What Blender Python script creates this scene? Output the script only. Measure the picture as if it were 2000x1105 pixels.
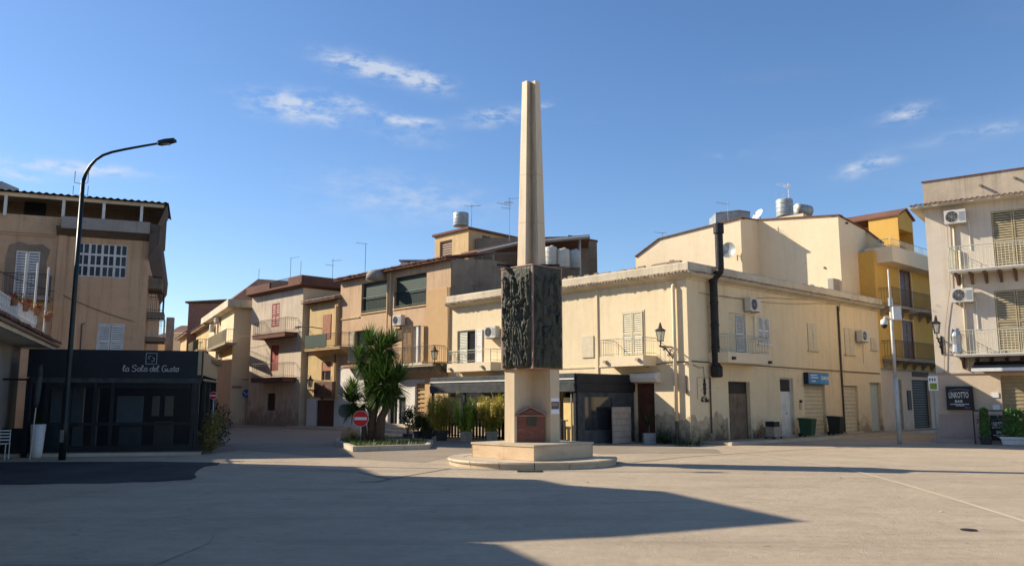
import bpy, math, random
import numpy as np
from mathutils import Vector
random.seed(7)
R = math.radians
# ------------------------------------------------------------ camera, sky, sun, exposure
FPX, CX, CY, EYE, PITCH = 1614.0, 1000.0, 552.5, 1.65, R(8.16)
scene = bpy.context.scene
for o in list(bpy.data.objects): bpy.data.objects.remove(o)
C = scene.collection
cam_d = bpy.data.cameras.new('camera'); cam = bpy.data.objects.new('camera', cam_d); C.objects.link(cam)
cam.location = (0, 0, EYE); cam.rotation_euler = (R(90) + PITCH, 0, 0)
cam_d.sensor_width = 36.0; cam_d.lens = 36.0 * FPX / 2000.0; cam_d.clip_end = 2000; cam_d.clip_start = .05
scene.camera = cam
SUN_EL = R(31.0); TS = (-.964, .265)                     # horizontal direction towards the sun
sd = bpy.data.lights.new('sun', 'SUN'); sun = bpy.data.objects.new('sun', sd); C.objects.link(sun)
sd.energy = 5.0; sd.angle = R(.53); sd.color = (1.0, .89, .72)
tsv = Vector((TS[0]*math.cos(SUN_EL), TS[1]*math.cos(SUN_EL), math.sin(SUN_EL)))
sun.rotation_euler = (-tsv).to_track_quat('-Z', 'Y').to_euler(); sun.location = (-30, 8, 30)
scene.view_settings.view_transform = 'Standard'; scene.view_settings.look = 'None'
scene.view_settings.gamma = 1; scene.view_settings.use_curve_mapping = False
scene.view_settings.exposure = .62
scene.render.resolution_x = 1024; scene.render.resolution_y = 565

def raydir(px, py):
    a = PITCH
    v = Vector((px-CX, FPX*math.cos(a)-(CY-py)*math.sin(a), FPX*math.sin(a)+(CY-py)*math.cos(a)))
    return v
def gnd(px, py, z=0.0):
    r = raydir(px, py); k = (z-EYE)/r.z
    return (r.x*k, r.y*k)
def zat(px, py, Y):
    r = raydir(px, py); return EYE + r.z/r.y*Y
def xyat(px, py, Y):
    r = raydir(px, py); return (r.x/r.y*Y, Y)

world = bpy.data.worlds.new('World'); scene.world = world; world.use_nodes = True
wn = world.node_tree.nodes; wl = world.node_tree.links
for n in list(wn): wn.remove(n)
def WN(t, **k):
    n = wn.new(t)
    for a, b in k.items(): setattr(n, a, b)
    return n
out = WN('ShaderNodeOutputWorld'); bg = WN('ShaderNodeBackground'); sky = WN('ShaderNodeTexSky')
sky.sky_type = 'NISHITA'; sky.sun_disc = False; sky.sun_elevation = SUN_EL
sky.sun_rotation = math.atan2(TS[0], TS[1]) % (2*math.pi)
sky.air_density = 1.0; sky.dust_density = .3; sky.ozone_density = 3.0; sky.altitude = 300
bg.inputs['Strength'].default_value = .107
tc = WN('ShaderNodeTexCoord')
def wmath(op, a, b=None, c=None):
    n = WN('ShaderNodeMath', operation=op)
    for i, v in enumerate((a, b, c)):
        if v is None: continue
        if isinstance(v, (int, float)): n.inputs[i].default_value = v
        else: wl.new(v, n.inputs[i])
    return n.outputs[0]
def wdot(vec):
    n = WN('ShaderNodeVectorMath', operation='DOT_PRODUCT'); wl.new(tc.outputs['Generated'], n.inputs[0])
    n.inputs[1].default_value = vec; return n.outputs['Value']
# wispy clouds: (direction given by the photo's picture point, half width, half height in radians, slant, density)
CL = [(705,128,58,15,.16,1.0),(822,156,46,15,.2,1.0),(572,207,66,20,.06,.9),(678,200,46,10,.22,.55),(775,236,50,10,.16,.6),(828,240,30,8,.1,.6),
      (648,238,18,12,0,.35),(965,228,46,14,-.12,.7),(1065,208,14,6,-.1,.6),(1772,222,32,11,-.1,.75),(1694,324,36,11,-.22,.9),(1930,256,70,8,-.06,.4),
      (135,328,95,9,-.05,.9),(15,338,40,6,.05,.8),(760,380,120,38,.1,.26),(880,400,80,26,0,.16),(790,268,60,14,.1,.2),(1420,302,28,7,0,.2)]
nz = WN('ShaderNodeTexNoise'); nz.inputs['Scale'].default_value = 30; nz.inputs['Detail'].default_value = 9; nz.inputs['Roughness'].default_value = .62
mp = WN('ShaderNodeMapping'); mp.inputs['Scale'].default_value = (1, 1, 2.6); wl.new(tc.outputs['Generated'], mp.inputs[0]); wl.new(mp.outputs[0], nz.inputs['Vector'])
total = None
for (px, py, hw, hh, sl, den) in CL:
    d = raydir(px, py).normalized()
    rt = d.cross(Vector((0,0,1))).normalized(); up = rt.cross(d)
    a = math.atan(sl); r2 = (rt*math.cos(a) - up*math.sin(a)); u2 = (up*math.cos(a) + rt*math.sin(a))
    x = wmath('MULTIPLY', wdot(r2), FPX/(hw*.86)); y = wmath('MULTIPLY', wdot(u2), FPX/(hh*.86))
    q = wmath('ADD', wmath('MULTIPLY', x, x), wmath('MULTIPLY', y, y))
    front = wmath('GREATER_THAN', wdot(d), 0)
    m = wmath('MULTIPLY', wmath('MULTIPLY', wmath('EXPONENT', wmath('MULTIPLY', q, -.62)), den), front)
    total = m if total is None else wmath('ADD', total, m)
# density: gaussian envelope eroded by the noise
nn = wmath('SUBTRACT', nz.outputs['Fac'], .40)
er = wmath('MULTIPLY', total, wmath('MULTIPLY', wmath('MAXIMUM', nn, 0), 5.2))
wisp = WN('ShaderNodeTexNoise'); wisp.inputs['Scale'].default_value = 3.0; wisp.inputs['Detail'].default_value = 5
mp2 = WN('ShaderNodeMapping'); mp2.inputs['Scale'].default_value = (1, 1, 4); wl.new(tc.outputs['Generated'], mp2.inputs[0]); wl.new(mp2.outputs[0], wisp.inputs['Vector'])
wv = wmath('MULTIPLY', wmath('MAXIMUM', wmath('SUBTRACT', wisp.outputs['Fac'], .55), 0), .35)
den = wmath('MINIMUM', wmath('ADD', er, wv), .70)
hs = WN('ShaderNodeHueSaturation'); hs.inputs['Saturation'].default_value = 1.12; wl.new(sky.outputs[0], hs.inputs['Color'])
tint = WN('ShaderNodeMixRGB', blend_type='MULTIPLY'); tint.inputs[0].default_value = 1; tint.inputs[2].default_value = (.97, .95, 1.0, 1)
wl.new(hs.outputs[0], tint.inputs[1])
mix = WN('ShaderNodeMixRGB'); wl.new(den, mix.inputs[0]); wl.new(tint.outputs[0], mix.inputs[1]); mix.inputs[2].default_value = (4.4, 4.7, 5.2, 1)
wl.new(mix.outputs[0], bg.inputs['Color']); wl.new(bg.outputs[0], out.inputs[0])

# ------------------------------------------------------------ materials
MATS = {}
class NT:
    def __init__(s, name):
        s.m = bpy.data.materials.new(name); s.m.use_nodes = True; s.t = s.m.node_tree; s.n = s.t.nodes; s.l = s.t.links
        s.b = s.n['Principled BSDF']; s.tc = s.n.new('ShaderNodeTexCoord'); s.co = s.tc.outputs['Object']
    def noise(s, scale, detail=5, rough=.6, vec=None, stretch=None):
        n = s.n.new('ShaderNodeTexNoise'); n.inputs['Scale'].default_value = scale; n.inputs['Detail'].default_value = detail; n.inputs['Roughness'].default_value = rough
        v = vec or s.co
        if stretch:
            mpn = s.n.new('ShaderNodeMapping'); mpn.inputs['Scale'].default_value = stretch; s.l.new(v, mpn.inputs[0]); v = mpn.outputs[0]
        s.l.new(v, n.inputs['Vector']); return n.outputs['Fac']
    def rng(s, v, a, b, c=0., d=1.):
        n = s.n.new('ShaderNodeMapRange'); n.inputs[1].default_value = a; n.inputs[2].default_value = b; n.inputs[3].default_value = c; n.inputs[4].default_value = d
        s.l.new(v, n.inputs[0]); return n.outputs[0]
    def mix(s, f, a, b, bt='MIX'):
        n = s.n.new('ShaderNodeMixRGB'); n.blend_type = bt
        for i, v in ((0, f), (1, a), (2, b)):
            if isinstance(v, (int, float)): n.inputs[i].default_value = v if i == 0 else (v, v, v, 1)
            elif isinstance(v, tuple): n.inputs[i].default_value = (*v, 1)
            else: s.l.new(v, n.inputs[i])
        return n.outputs[0]
    def math(s, op, a, b=0.):
        n = s.n.new('ShaderNodeMath'); n.operation = op
        for i, v in ((0, a), (1, b)):
            if isinstance(v, (int, float)): n.inputs[i].default_value = v
            else: s.l.new(v, n.inputs[i])
        return n.outputs[0]
    def sep(s):
        n = s.n.new('ShaderNodeSeparateXYZ'); s.l.new(s.co, n.inputs[0]); return n.outputs
    def bump(s, h, st=.3, dist=.02):
        n = s.n.new('ShaderNodeBump'); n.inputs['Strength'].default_value = st; n.inputs['Distance'].default_value = dist
        s.l.new(h, n.inputs['Height']); s.l.new(n.outputs[0], s.b.inputs['Normal'])
    def col(s, c):
        if isinstance(c, tuple): s.b.inputs['Base Color'].default_value = (*c, 1)
        else: s.l.new(c, s.b.inputs['Base Color'])
    def set(s, rough=.8, metal=0., spec=.3):
        s.b.inputs['Roughness'].default_value = rough; s.b.inputs['Metallic'].default_value = metal
        s.b.inputs['Specular IOR Level'].default_value = spec
def sc(c, k): return tuple(min(1, x*k) for x in c)
def plaster(name, base, alt=None, stain=(.12,.10,.08), streak=.3, low=.0, lowh=1.0, patch=0., rough=.9, bump=.25, top=None):
    t = NT(name); alt = alt or sc(base, .82)
    a = t.rng(t.noise(.45, 8, .72), .40, .62)
    c = t.mix(a, base, alt)
    c = t.mix(t.rng(t.noise(1.7, 7, .75, stretch=(1,1,.7)), .56, .70, 0, .28), c, sc(alt, .84))
    c = t.mix(t.rng(t.noise(9, 4, .7), .3, .7, 0, .25), c, sc(base, 1.12))
    c = t.mix(t.rng(t.noise(3.1, 3, .5), .72, .75, 0, .3), c, stain)
    st = t.math('MULTIPLY', t.rng(t.noise(1.0, 7, .75, stretch=(3.4,3.4,.20)), .50, .72), t.rng(t.noise(.5,3,.5), .35, .6))
    c = t.mix(t.math('MULTIPLY', st, streak), c, stain)
    if patch:
        pm = t.rng(t.noise(1.3, 5, .75), .60, .64); c = t.mix(t.math('MULTIPLY', pm, patch), c, sc(stain, 2.2))
    if top:
        zt = t.math('ADD', t.sep()[2], t.rng(t.noise(.8, 5, .7, stretch=(1.5,1.5,.3)), .3, .7, -.8, .8))
        dr = t.math('MULTIPLY', t.rng(zt, top[0], top[1]), t.rng(t.noise(2.2, 6, .75, stretch=(3,3,.12)), .46, .66))
        c = t.mix(t.math('MULTIPLY', dr, top[2]), c, stain)
    if low:
        z = t.sep()[2]
        lo = t.math('ADD', t.rng(z, 0, lowh, 1, 0), t.rng(t.noise(1.3, 7, .75), .3, .7, -.55, .45))
        c = t.mix(t.math('MULTIPLY', t.rng(lo, .25, .8), low), c, stain)
    t.col(c); t.set(rough, 0, .2)
    t.bump(t.math('ADD', t.noise(30, 6, .7), t.math('MULTIPLY', t.noise(3, 5, .6), 1.5)), bump, .03)
    return t.m
def simple(name, col, rough=.6, metal=0., var=.15, scale=6, bump=.1, spec=.4, dirt=0.):
    t = NT(name)
    c = t.mix(t.rng(t.noise(scale, 5, .65), .35, .65), sc(col, 1+var), sc(col, 1-var))
    if dirt: c = t.mix(t.math('MULTIPLY', t.rng(t.noise(2.2, 6, .72, stretch=(1,1,.4)), .5, .7), dirt), c, (.10,.08,.06))
    t.col(c); t.set(rough, metal, spec); t.bump(t.noise(scale*5, 4, .6), bump, .01)
    return t.m
def leafm(name, c1, c2, c3):
    t = NT(name); g = t.n.new('ShaderNodeNewGeometry')
    r = g.outputs['Random Per Island']
    c = t.mix(r, c1, c2); c = t.mix(t.rng(t.noise(2.0, 3, .5), .45, .7), c, c3)
    t.col(c); t.set(.5, 0, .35)
    tr = t.n.new('ShaderNodeBsdfTranslucent'); t.l.new(c, tr.inputs[0]); ms = t.n.new('ShaderNodeMixShader'); ms.inputs[0].default_value = .3
    o = t.n['Material Output']; t.l.new(t.b.outputs[0], ms.inputs[1]); t.l.new(tr.outputs[0], ms.inputs[2]); t.l.new(ms.outputs[0], o.inputs[0])
    return t.m
def glassm(name, col, rough=.08, alpha=.35):
    t = NT(name); t.col(col); t.set(rough, 0, .6)
    tb = t.n.new('ShaderNodeBsdfTransparent'); tb.inputs[0].default_value = (.75,.8,.82,1)
    ms = t.n.new('ShaderNodeMixShader'); ms.inputs[0].default_value = alpha
    o = t.n['Material Output']; t.l.new(t.b.outputs[0], ms.inputs[1]); t.l.new(tb.outputs[0], ms.inputs[2]); t.l.new(ms.outputs[0], o.inputs[0])
    return t.m
M = MATS
M['cream'] = plaster('cream_plaster', (.74,.61,.40), (.68,.55,.35), (.22,.17,.11), .28, .8, 1.25, top=(5.0, 6.6, .20))
M['cream_pale'] = plaster('pale_cream_plaster', (.74,.61,.42), (.69,.56,.38), (.30,.23,.17), .2, .0)
M['cornice'] = plaster('cornice_render', (.62,.54,.40), (.45,.38,.27), (.12,.10,.07), .6, 0)
M['ochre'] = plaster('ochre_plaster', (.60,.42,.22), (.50,.34,.17), (.20,.14,.09), .6, .4, 1.0, .35)
M['ochre_pink'] = plaster('peach_plaster', (.58,.40,.25), (.47,.315,.19), (.22,.15,.09), .6, .3, .9, .35, top=(6.5, 8.8, .4))
M['ochre_dark'] = plaster('ochre_pilaster', (.55,.36,.18), (.48,.31,.16), (.2,.13,.08), .3, .4, 1.0)
M['yellow_house'] = plaster('straw_plaster', (.60,.44,.22), (.50,.36,.18), (.2,.14,.08), .55, .3, 1.0, .25)
M['white_house'] = plaster('pinkish_white_plaster', (.60,.50,.38), (.50,.41,.31), (.17,.13,.10), .6, .7, 2.6, .15, top=(7, 9, .4))
M['tan'] = plaster('tan_plaster', (.74,.58,.38), (.67,.52,.33), (.2,.16,.11), .3, .4, 1.0)
M['left'] = plaster('pinkish_beige_plaster', (.64,.42,.25), (.56,.36,.21), (.15,.11,.08), .5, .3, 1.2, .15, top=(6.5, 9.5, .4))
M['left_old'] = plaster('old_ochre_render', (.55,.38,.235), (.41,.28,.17), (.12,.09,.06), .8, .2, 1.0, .6)
M['right'] = plaster('light_grey_beige_plaster', (.62,.54,.44), (.56,.48,.385), (.27,.2,.14), .35, .3, 1.2, .1, top=(8, 9.8, .35))
M['right_par'] = plaster('weathered_parapet_render', (.50,.42,.32), (.38,.31,.23), (.13,.1,.08), .7, 0, 1, .3)
M['right_low'] = plaster('peach_ground_floor_plaster', (.64,.51,.38), (.58,.46,.34), (.25,.18,.13), .3, .4, .8)
M['plinth_pink'] = plaster('pinkish_stone_plinth', (.50,.37,.30), (.44,.33,.27), (.2,.15,.12), .3, .3, .5)
M['yellow'] = plaster('yellow_plaster', (.66,.40,.10), (.58,.34,.08), (.28,.16,.06), .25, .3, 1.0)
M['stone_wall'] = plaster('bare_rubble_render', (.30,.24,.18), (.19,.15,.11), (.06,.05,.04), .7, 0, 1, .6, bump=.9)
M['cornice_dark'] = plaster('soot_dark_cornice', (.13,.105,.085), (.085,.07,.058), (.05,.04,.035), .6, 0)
M['damp'] = plaster('damp_base_plaster', (.54,.44,.29), (.27,.21,.14), (.07,.06,.045), .8, .9, 1.2, .5)
M['concrete'] = plaster('grey_concrete', (.34,.31,.27), (.26,.235,.20), (.08,.07,.06), .6, 0)
M['brownpar'] = plaster('brown_parapet', (.17,.085,.06), (.13,.065,.05), (.06,.04,.03), .5)
M['whitep'] = plaster('white_render', (.72,.68,.60), (.66,.61,.53), (.3,.25,.2), .25)
M['white'] = simple('white_painted_metal', (.70,.69,.65), .45, 0, .06, 4, .05, dirt=.25)
M['white_wood'] = simple('white_painted_wood', (.66,.65,.60), .6, 0, .08, 5, .1, dirt=.35)
M['cream_wood'] = simple('cream_painted_shutter', (.58,.50,.34), .6, 0, .08, 5, .1)
M['green_grey'] = simple('pale_green_grey_shutter', (.42,.42,.33), .6, 0, .08, 5, .1)
M['ochre_wood'] = simple('ochre_wood', (.42,.28,.12), .6, 0, .2, 4, .2)
M['olive_wood'] = simple('olive_beige_shutter', (.36,.29,.17), .6, 0, .14, 4, .2)
M['brown'] = simple('dark_brown_wood', (.09,.035,.022), .5, 0, .3, 4, .2)
M['brown2'] = simple('brown_door_wood', (.13,.065,.04), .5, 0, .3, 3, .2)
M['red_wood'] = simple('faded_red_shutter', (.32,.07,.05), .6, 0, .2, 4, .2)
M['dark'] = simple('dark_interior', (.018,.018,.019), .6, 0, .3, 2, 0)
M['glass'] = simple('dark_window_glass', (.025,.03,.035), .06, 0, .2, 1, 0, spec=.9)
M['glass_blue'] = simple('blue_tinted_glass', (.02,.03,.045), .25, 0, .5, .9, 0, spec=.4)
M['iron'] = simple('black_wrought_iron', (.03,.026,.024), .55, .3, .3, 8, .1)
M['ironbrown'] = simple('brown_iron_railing', (.10,.075,.055), .6, .2, .3, 8, .1)
M['rail_pale'] = simple('pale_painted_railing', (.50,.50,.40), .5, .1, .1, 6, .05)
M['pole_pale'] = simple('pale_grey_pole_paint', (.50,.49,.45), .5, .1, .12, 3, .05, dirt=.3)
M['casing'] = simple('off_white_casing', (.60,.57,.50), .5, 0, .06, 4, .05, dirt=.35)
M['galv'] = simple('galvanised_steel', (.42,.43,.44), .4, .7, .12, 5, .05)
M['metal_grey'] = simple('grey_painted_metal', (.28,.29,.29), .5, .2, .12, 5, .05)
M['tank'] = simple('grey_tank', (.36,.38,.37), .45, .15, .2, 1.2, .05, dirt=.4)
M['tank_white'] = simple('white_tank', (.50,.47,.40), .5, 0, .1, 1.2, .05, dirt=.3)
M['black'] = simple('black_paint', (.013,.016,.020), .5, 0, .3, 2, .05)
M['navy'] = simple('black_navy_fascia', (.012,.017,.026), .5, 0, .25, .8, .03)
M['green_black'] = simple('dark_green_lamp_paint', (.014,.024,.024), .4, .3, .2, 3, .05)
M['anth'] = simple('anthracite_awning_fabric', (.05,.055,.058), .7, 0, .35, 3.5, .3)
M['flue'] = simple('sooty_black_flue', (.022,.019,.018), .55, .3, .4, 4, .15)
M['tile'] = plaster('terracotta_tiles', (.21,.10,.065), (.12,.065,.048), (.06,.05,.04), .5, bump=.5)
M['tile_pale'] = plaster('lichened_tiles', (.36,.27,.19), (.25,.18,.12), (.08,.06,.05), .5, bump=.6)
M['worn_door'] = simple('worn_door_paint', (.17,.125,.085), .8, 0, .35, 2.2, .3, dirt=.6)
M['terracotta'] = simple('terracotta_pot', (.33,.14,.08), .8, 0, .2, 6, .2)
M['pot_beige'] = simple('beige_plastic_pot', (.38,.31,.24), .7, 0, .15, 6, .1, dirt=.3)
M['pot_dark'] = simple('dark_plastic_pot', (.05,.045,.042), .6, 0, .2, 6, .1)
M['pot_white'] = simple('white_pot', (.7,.68,.64), .4, 0, .08, 6, .05, dirt=.2)
M['soil'] = simple('soil', (.06,.04,.025), .95, 0, .4, 14, .8)
M['bin_green'] = simple('green_bin_plastic', (.02,.075,.04), .5, 0, .15, 4, .05)
M['bin_dark'] = simple('dark_bin_plastic', (.02,.025,.022), .5, 0, .15, 4, .05)
M['sign_red'] = simple('sign_red', (.60,.02,.025), .35, 0, .05, 3, .02)
M['sign_white'] = simple('sign_white', (.78,.77,.75), .4, 0, .04, 3, .02)
M['sign_blue'] = simple('sign_blue', (.015,.09,.36), .35, 0, .06, 3, .02)
M['sky_blue_sign'] = simple('shop_sign_blue', (.02,.19,.42), .3, 0, .25, 2.5, .02)
M['sign_back'] = simple('sign_back_grey', (.16,.17,.17), .5, .4, .1, 3, .02)
M['letter'] = simple('off_white_lettering', (.75,.74,.70), .5, 0, .03, 3, .0)
M['letter_grey'] = simple('grey_lettering', (.42,.41,.40), .5, 0, .05, 3, .0)
M['script_grey'] = simple('script_lettering_grey', (.42,.42,.41), .5, 0, .05, 3, .0)
M['purple'] = simple('purple_lettering', (.30,.12,.42), .5, 0, .05, 3, .0)
M['cord'] = simple('dark_cable', (.06,.05,.045), .7, 0, .1, 3, .0)
M['cord_tan'] = simple('weathered_cable', (.26,.19,.12), .7, 0, .2, 3, .0)
M['bark'] = plaster('yucca_bark', (.15,.10,.065), (.085,.055,.035), (.03,.02,.015), .6, bump=1.0)
M['yucca'] = leafm('yucca_leaves', (.07,.14,.022), (.13,.21,.045), (.04,.09,.02))
M['yucca_dry'] = leafm('dry_yucca_leaves', (.20,.14,.06), (.14,.09,.04), (.10,.07,.03))
M['bamboo'] = leafm('yellow_green_bamboo_leaves', (.52,.44,.07), (.36,.38,.06), (.55,.38,.09))
M['bamboo_g'] = leafm('green_bamboo_leaves', (.30,.42,.05), (.42,.44,.07), (.18,.30,.04))
M['bamboo_d'] = leafm('olive_bamboo_leaves', (.20,.20,.05), (.27,.23,.06), (.12,.13,.035))
M['ivy'] = leafm('ivy_leaves', (.05,.13,.02), (.12,.24,.05), (.03,.08,.02))
M['shrub'] = leafm('dark_shrub_leaves', (.03,.055,.02), (.05,.08,.03), (.02,.035,.012))
M['grass'] = leafm('grass_blades', (.10,.17,.03), (.16,.24,.05), (.18,.17,.06))
M['flower'] = simple('red_flowers', (.42,.05,.035), .7, 0, .3, 20, .3)
M['curtain'] = simple('grey_curtain', (.62,.63,.64), .8, 0, .12, 2, .2)
M['blind'] = simple('sun_painted_blind', (.75,.55,.22), .8, 0, .1, 2, .1)  # bright yellow colour imitates sunlight falling on the blinds
M['brick'] = simple('old_brick', (.28,.15,.10), .9, 0, .3, 8, .5)
M['green_blind'] = simple('dark_green_blind', (.016,.04,.028), .6, 0, .25, 3, .1)
M['clear'] = glassm('smoky_plastic_pane', (.03,.035,.04), .12, .70)
M['lamp_glass'] = glassm('lantern_glass', (.5,.48,.42), .1, .6)
# travertine
def travertine(name, base, alt, vein, vert=True, bump=.2):
    t = NT(name)
    s1 = t.noise(1.2, 8, .7, stretch=(2.2,2.2,.35) if vert else (1,1,2.5))
    c = t.mix(t.rng(s1, .36, .66), base, alt)
    v = t.rng(t.noise(2.2, 8, .75, stretch=(3,3,.3) if vert else (1,1,3)), .55, .68)
    c = t.mix(t.math('MULTIPLY', v, .5), c, vein)
    c = t.mix(t.rng(t.noise(45, 3, .6), .55, .7, 0, .35), c, vein)
    t.col(c); t.set(.55, 0, .35); t.bump(t.noise(28, 6, .7), bump, .015); return t.m
M['trav'] = travertine('travertine', (.66,.53,.36), (.56,.43,.27), (.34,.22,.12))
M['trav_h'] = travertine('travertine_plinth', (.66,.50,.32), (.55,.39,.24), (.42,.25,.14), False, .4)
M['trav_disc'] = travertine('travertine_step', (.58,.48,.34), (.46,.37,.25), (.2,.15,.1), False, .5)
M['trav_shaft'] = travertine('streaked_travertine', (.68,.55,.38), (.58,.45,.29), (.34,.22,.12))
def notch_shade_grime(m, x0, x1, k, col):
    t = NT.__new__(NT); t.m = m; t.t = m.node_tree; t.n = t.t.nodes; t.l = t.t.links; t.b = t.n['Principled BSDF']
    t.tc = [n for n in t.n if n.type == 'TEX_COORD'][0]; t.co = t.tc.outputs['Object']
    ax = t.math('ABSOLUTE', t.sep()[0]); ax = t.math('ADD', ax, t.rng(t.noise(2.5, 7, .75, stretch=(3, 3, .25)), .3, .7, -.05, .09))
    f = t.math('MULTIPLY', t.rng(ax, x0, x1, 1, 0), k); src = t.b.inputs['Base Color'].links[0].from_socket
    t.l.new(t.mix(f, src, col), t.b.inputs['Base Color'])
notch_shade_grime(M['trav_shaft'], .03, .16, .62, (.17,.125,.085))  # darkens the notch: painted-in shade together with streaky grime
M['redmarble'] = travertine('red_marble', (.20,.065,.042), (.13,.045,.032), (.40,.20,.11), False, .2)
M['pinkstrip'] = travertine('pink_marble_strip', (.36,.20,.15), (.28,.15,.11), (.45,.3,.22))
# bronze relief with verdigris
t = NT('weathered_bronze'); c = t.mix(t.rng(t.noise(3, 7, .7), .35, .68), (.040,.040,.029), (.078,.080,.057))
c = t.mix(t.rng(t.noise(14, 5, .7), .5, .75, 0, .5), c, (.022,.024,.02)); t.col(c); t.set(.62, .2, .35); t.bump(t.noise(40, 6, .7), .35, .01); M['bronze'] = t.m
# ground
t = NT('square_asphalt')
big = t.rng(t.noise(.09, 6, .6), .35, .65)
c = t.mix(big, (.50,.395,.275), (.56,.455,.325))
c = t.mix(t.rng(t.noise(.55, 9, .78), .42, .66, 0, .62), c, (.34,.27,.19))
c = t.mix(t.rng(t.noise(5.5, 6, .8), .46, .68, 0, .42), c, (.33,.265,.19)); c = t.mix(t.rng(t.noise(2.3, 7, .8, stretch=(.5,1.3,1)), .52, .66, 0, .38), c, (.58,.48,.35))
sp = t.rng(t.noise(110, 3, .7), .42, .60, 0, .34); c = t.mix(sp, c, (.24,.20,.15))
c = t.mix(t.rng(t.noise(60, 2, .5), .62, .68, 0, .3), c, (.56,.50,.40))
tr = t.rng(t.noise(.35, 8, .75, stretch=(.25,2.2,1)), .52, .68, 0, .55); c = t.mix(tr, c, (.28,.225,.165))
spots = t.rng(t.noise(1.9, 5, .6), .67, .70, 0, .55); c = t.mix(spots, c, (.15,.13,.115))
w = t.n.new('ShaderNodeTexVoronoi'); w.feature = 'DISTANCE_TO_EDGE'; w.inputs['Scale'].default_value = .13
mpn = t.n.new('ShaderNodeMapping'); nzz = t.n.new('ShaderNodeTexNoise'); nzz.inputs['Scale'].default_value = 1.1; nzz.inputs['Detail'].default_value = 6
t.l.new(t.co, nzz.inputs['Vector']); mv = t.n.new('ShaderNodeVectorMath'); mv.operation = 'MULTIPLY_ADD'; t.l.new(nzz.outputs['Color'], mv.inputs[0]); mv.inputs[1].default_value = (1.4,1.4,0); t.l.new(t.co, mv.inputs[2]); t.l.new(mv.outputs[0], w.inputs['Vector'])
ck = t.math('MULTIPLY', t.rng(w.outputs[0], .0, .0025, 1, 0), t.rng(t.noise(.2, 3, .5), .5, .6)); c = t.mix(t.math('MULTIPLY', ck, .35), c, (.10,.09,.08))
t.col(c); t.set(.92, 0, .15); t.bump(t.math('ADD', t.noise(60, 6, .75), t.math('MULTIPLY', t.noise(4, 6, .7), 1.8)), .6, .03); M['ground'] = t.m
def asphalt(name, a, b):
    t = NT(name); c = t.mix(t.rng(t.noise(.5, 8, .7), .35, .65), a, b); c = t.mix(t.rng(t.noise(120, 2, .6), .42, .62, 0, .25), c, sc(a, .6))
    t.col(c); t.set(.92, 0, .15); t.bump(t.noise(90, 5, .7), .35, .02); return t.m
M['asphalt_dark'] = asphalt('older_asphalt', (.26,.215,.16), (.33,.27,.20))
M['asphalt_smear'] = asphalt('black_smear_asphalt', (.045,.042,.042), (.085,.08,.075))
M['joint'] = asphalt('pale_joint', (.60,.50,.36), (.54,.44,.31))
M['crackfill'] = asphalt('crack_filler', (.09,.08,.07), (.12,.105,.09))
M['paving'] = asphalt('pavement_concrete', (.40,.33,.25), (.33,.275,.20))
M['kerb'] = plaster('kerb_stone', (.56,.49,.37), (.44,.37,.27), (.15,.12,.09), .4, bump=.5)

# ------------------------------------------------------------ mesh building
class Wall:
    """vertical plane: origin on the ground, compass heading (from +Y, clockwise) of its left-to-right direction"""
    def __init__(s, O, heading):
        s.O = O; h = R(heading); s.d = (math.sin(h), math.cos(h)); s.n = (s.d[1], -s.d[0]); s.ang = math.atan2(s.d[1], s.d[0]); s.heading = heading
    def pt(s, u, o, z): return (s.O[0]+s.d[0]*u+s.n[0]*o, s.O[1]+s.d[1]*u+s.n[1]*o, z)
    def hit(s, px, py, off=0.):
        r = raydir(px, py); k = (s.O[0]*s.n[0]+s.O[1]*s.n[1]+off)/(r.x*s.n[0]+r.y*s.n[1])
        x, y = r.x*k, r.y*k
        return ((x-s.O[0])*s.d[0]+(y-s.O[1])*s.d[1], EYE+r.z*k)
    def rect(s, x0, y0, x1, y1, off=0.):
        ym, xm = (y0+y1)/2, (x0+x1)/2
        return (s.hit(x0, ym, off)[0], s.hit(xm, y1, off)[1], s.hit(x1, ym, off)[0], s.hit(xm, y0, off)[1])   # u0,z0,u1,z1
    def shift(s, o): 
        p = s.pt(0, o, 0); return Wall((p[0], p[1]), s.heading)
class WorldF:
    def pt(s, x, y, z): return (x, y, z)
class LocalF:
    def pt(s, u, o, z): return (u, -o, z)
WF, LF = WorldF(), LocalF()
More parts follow.
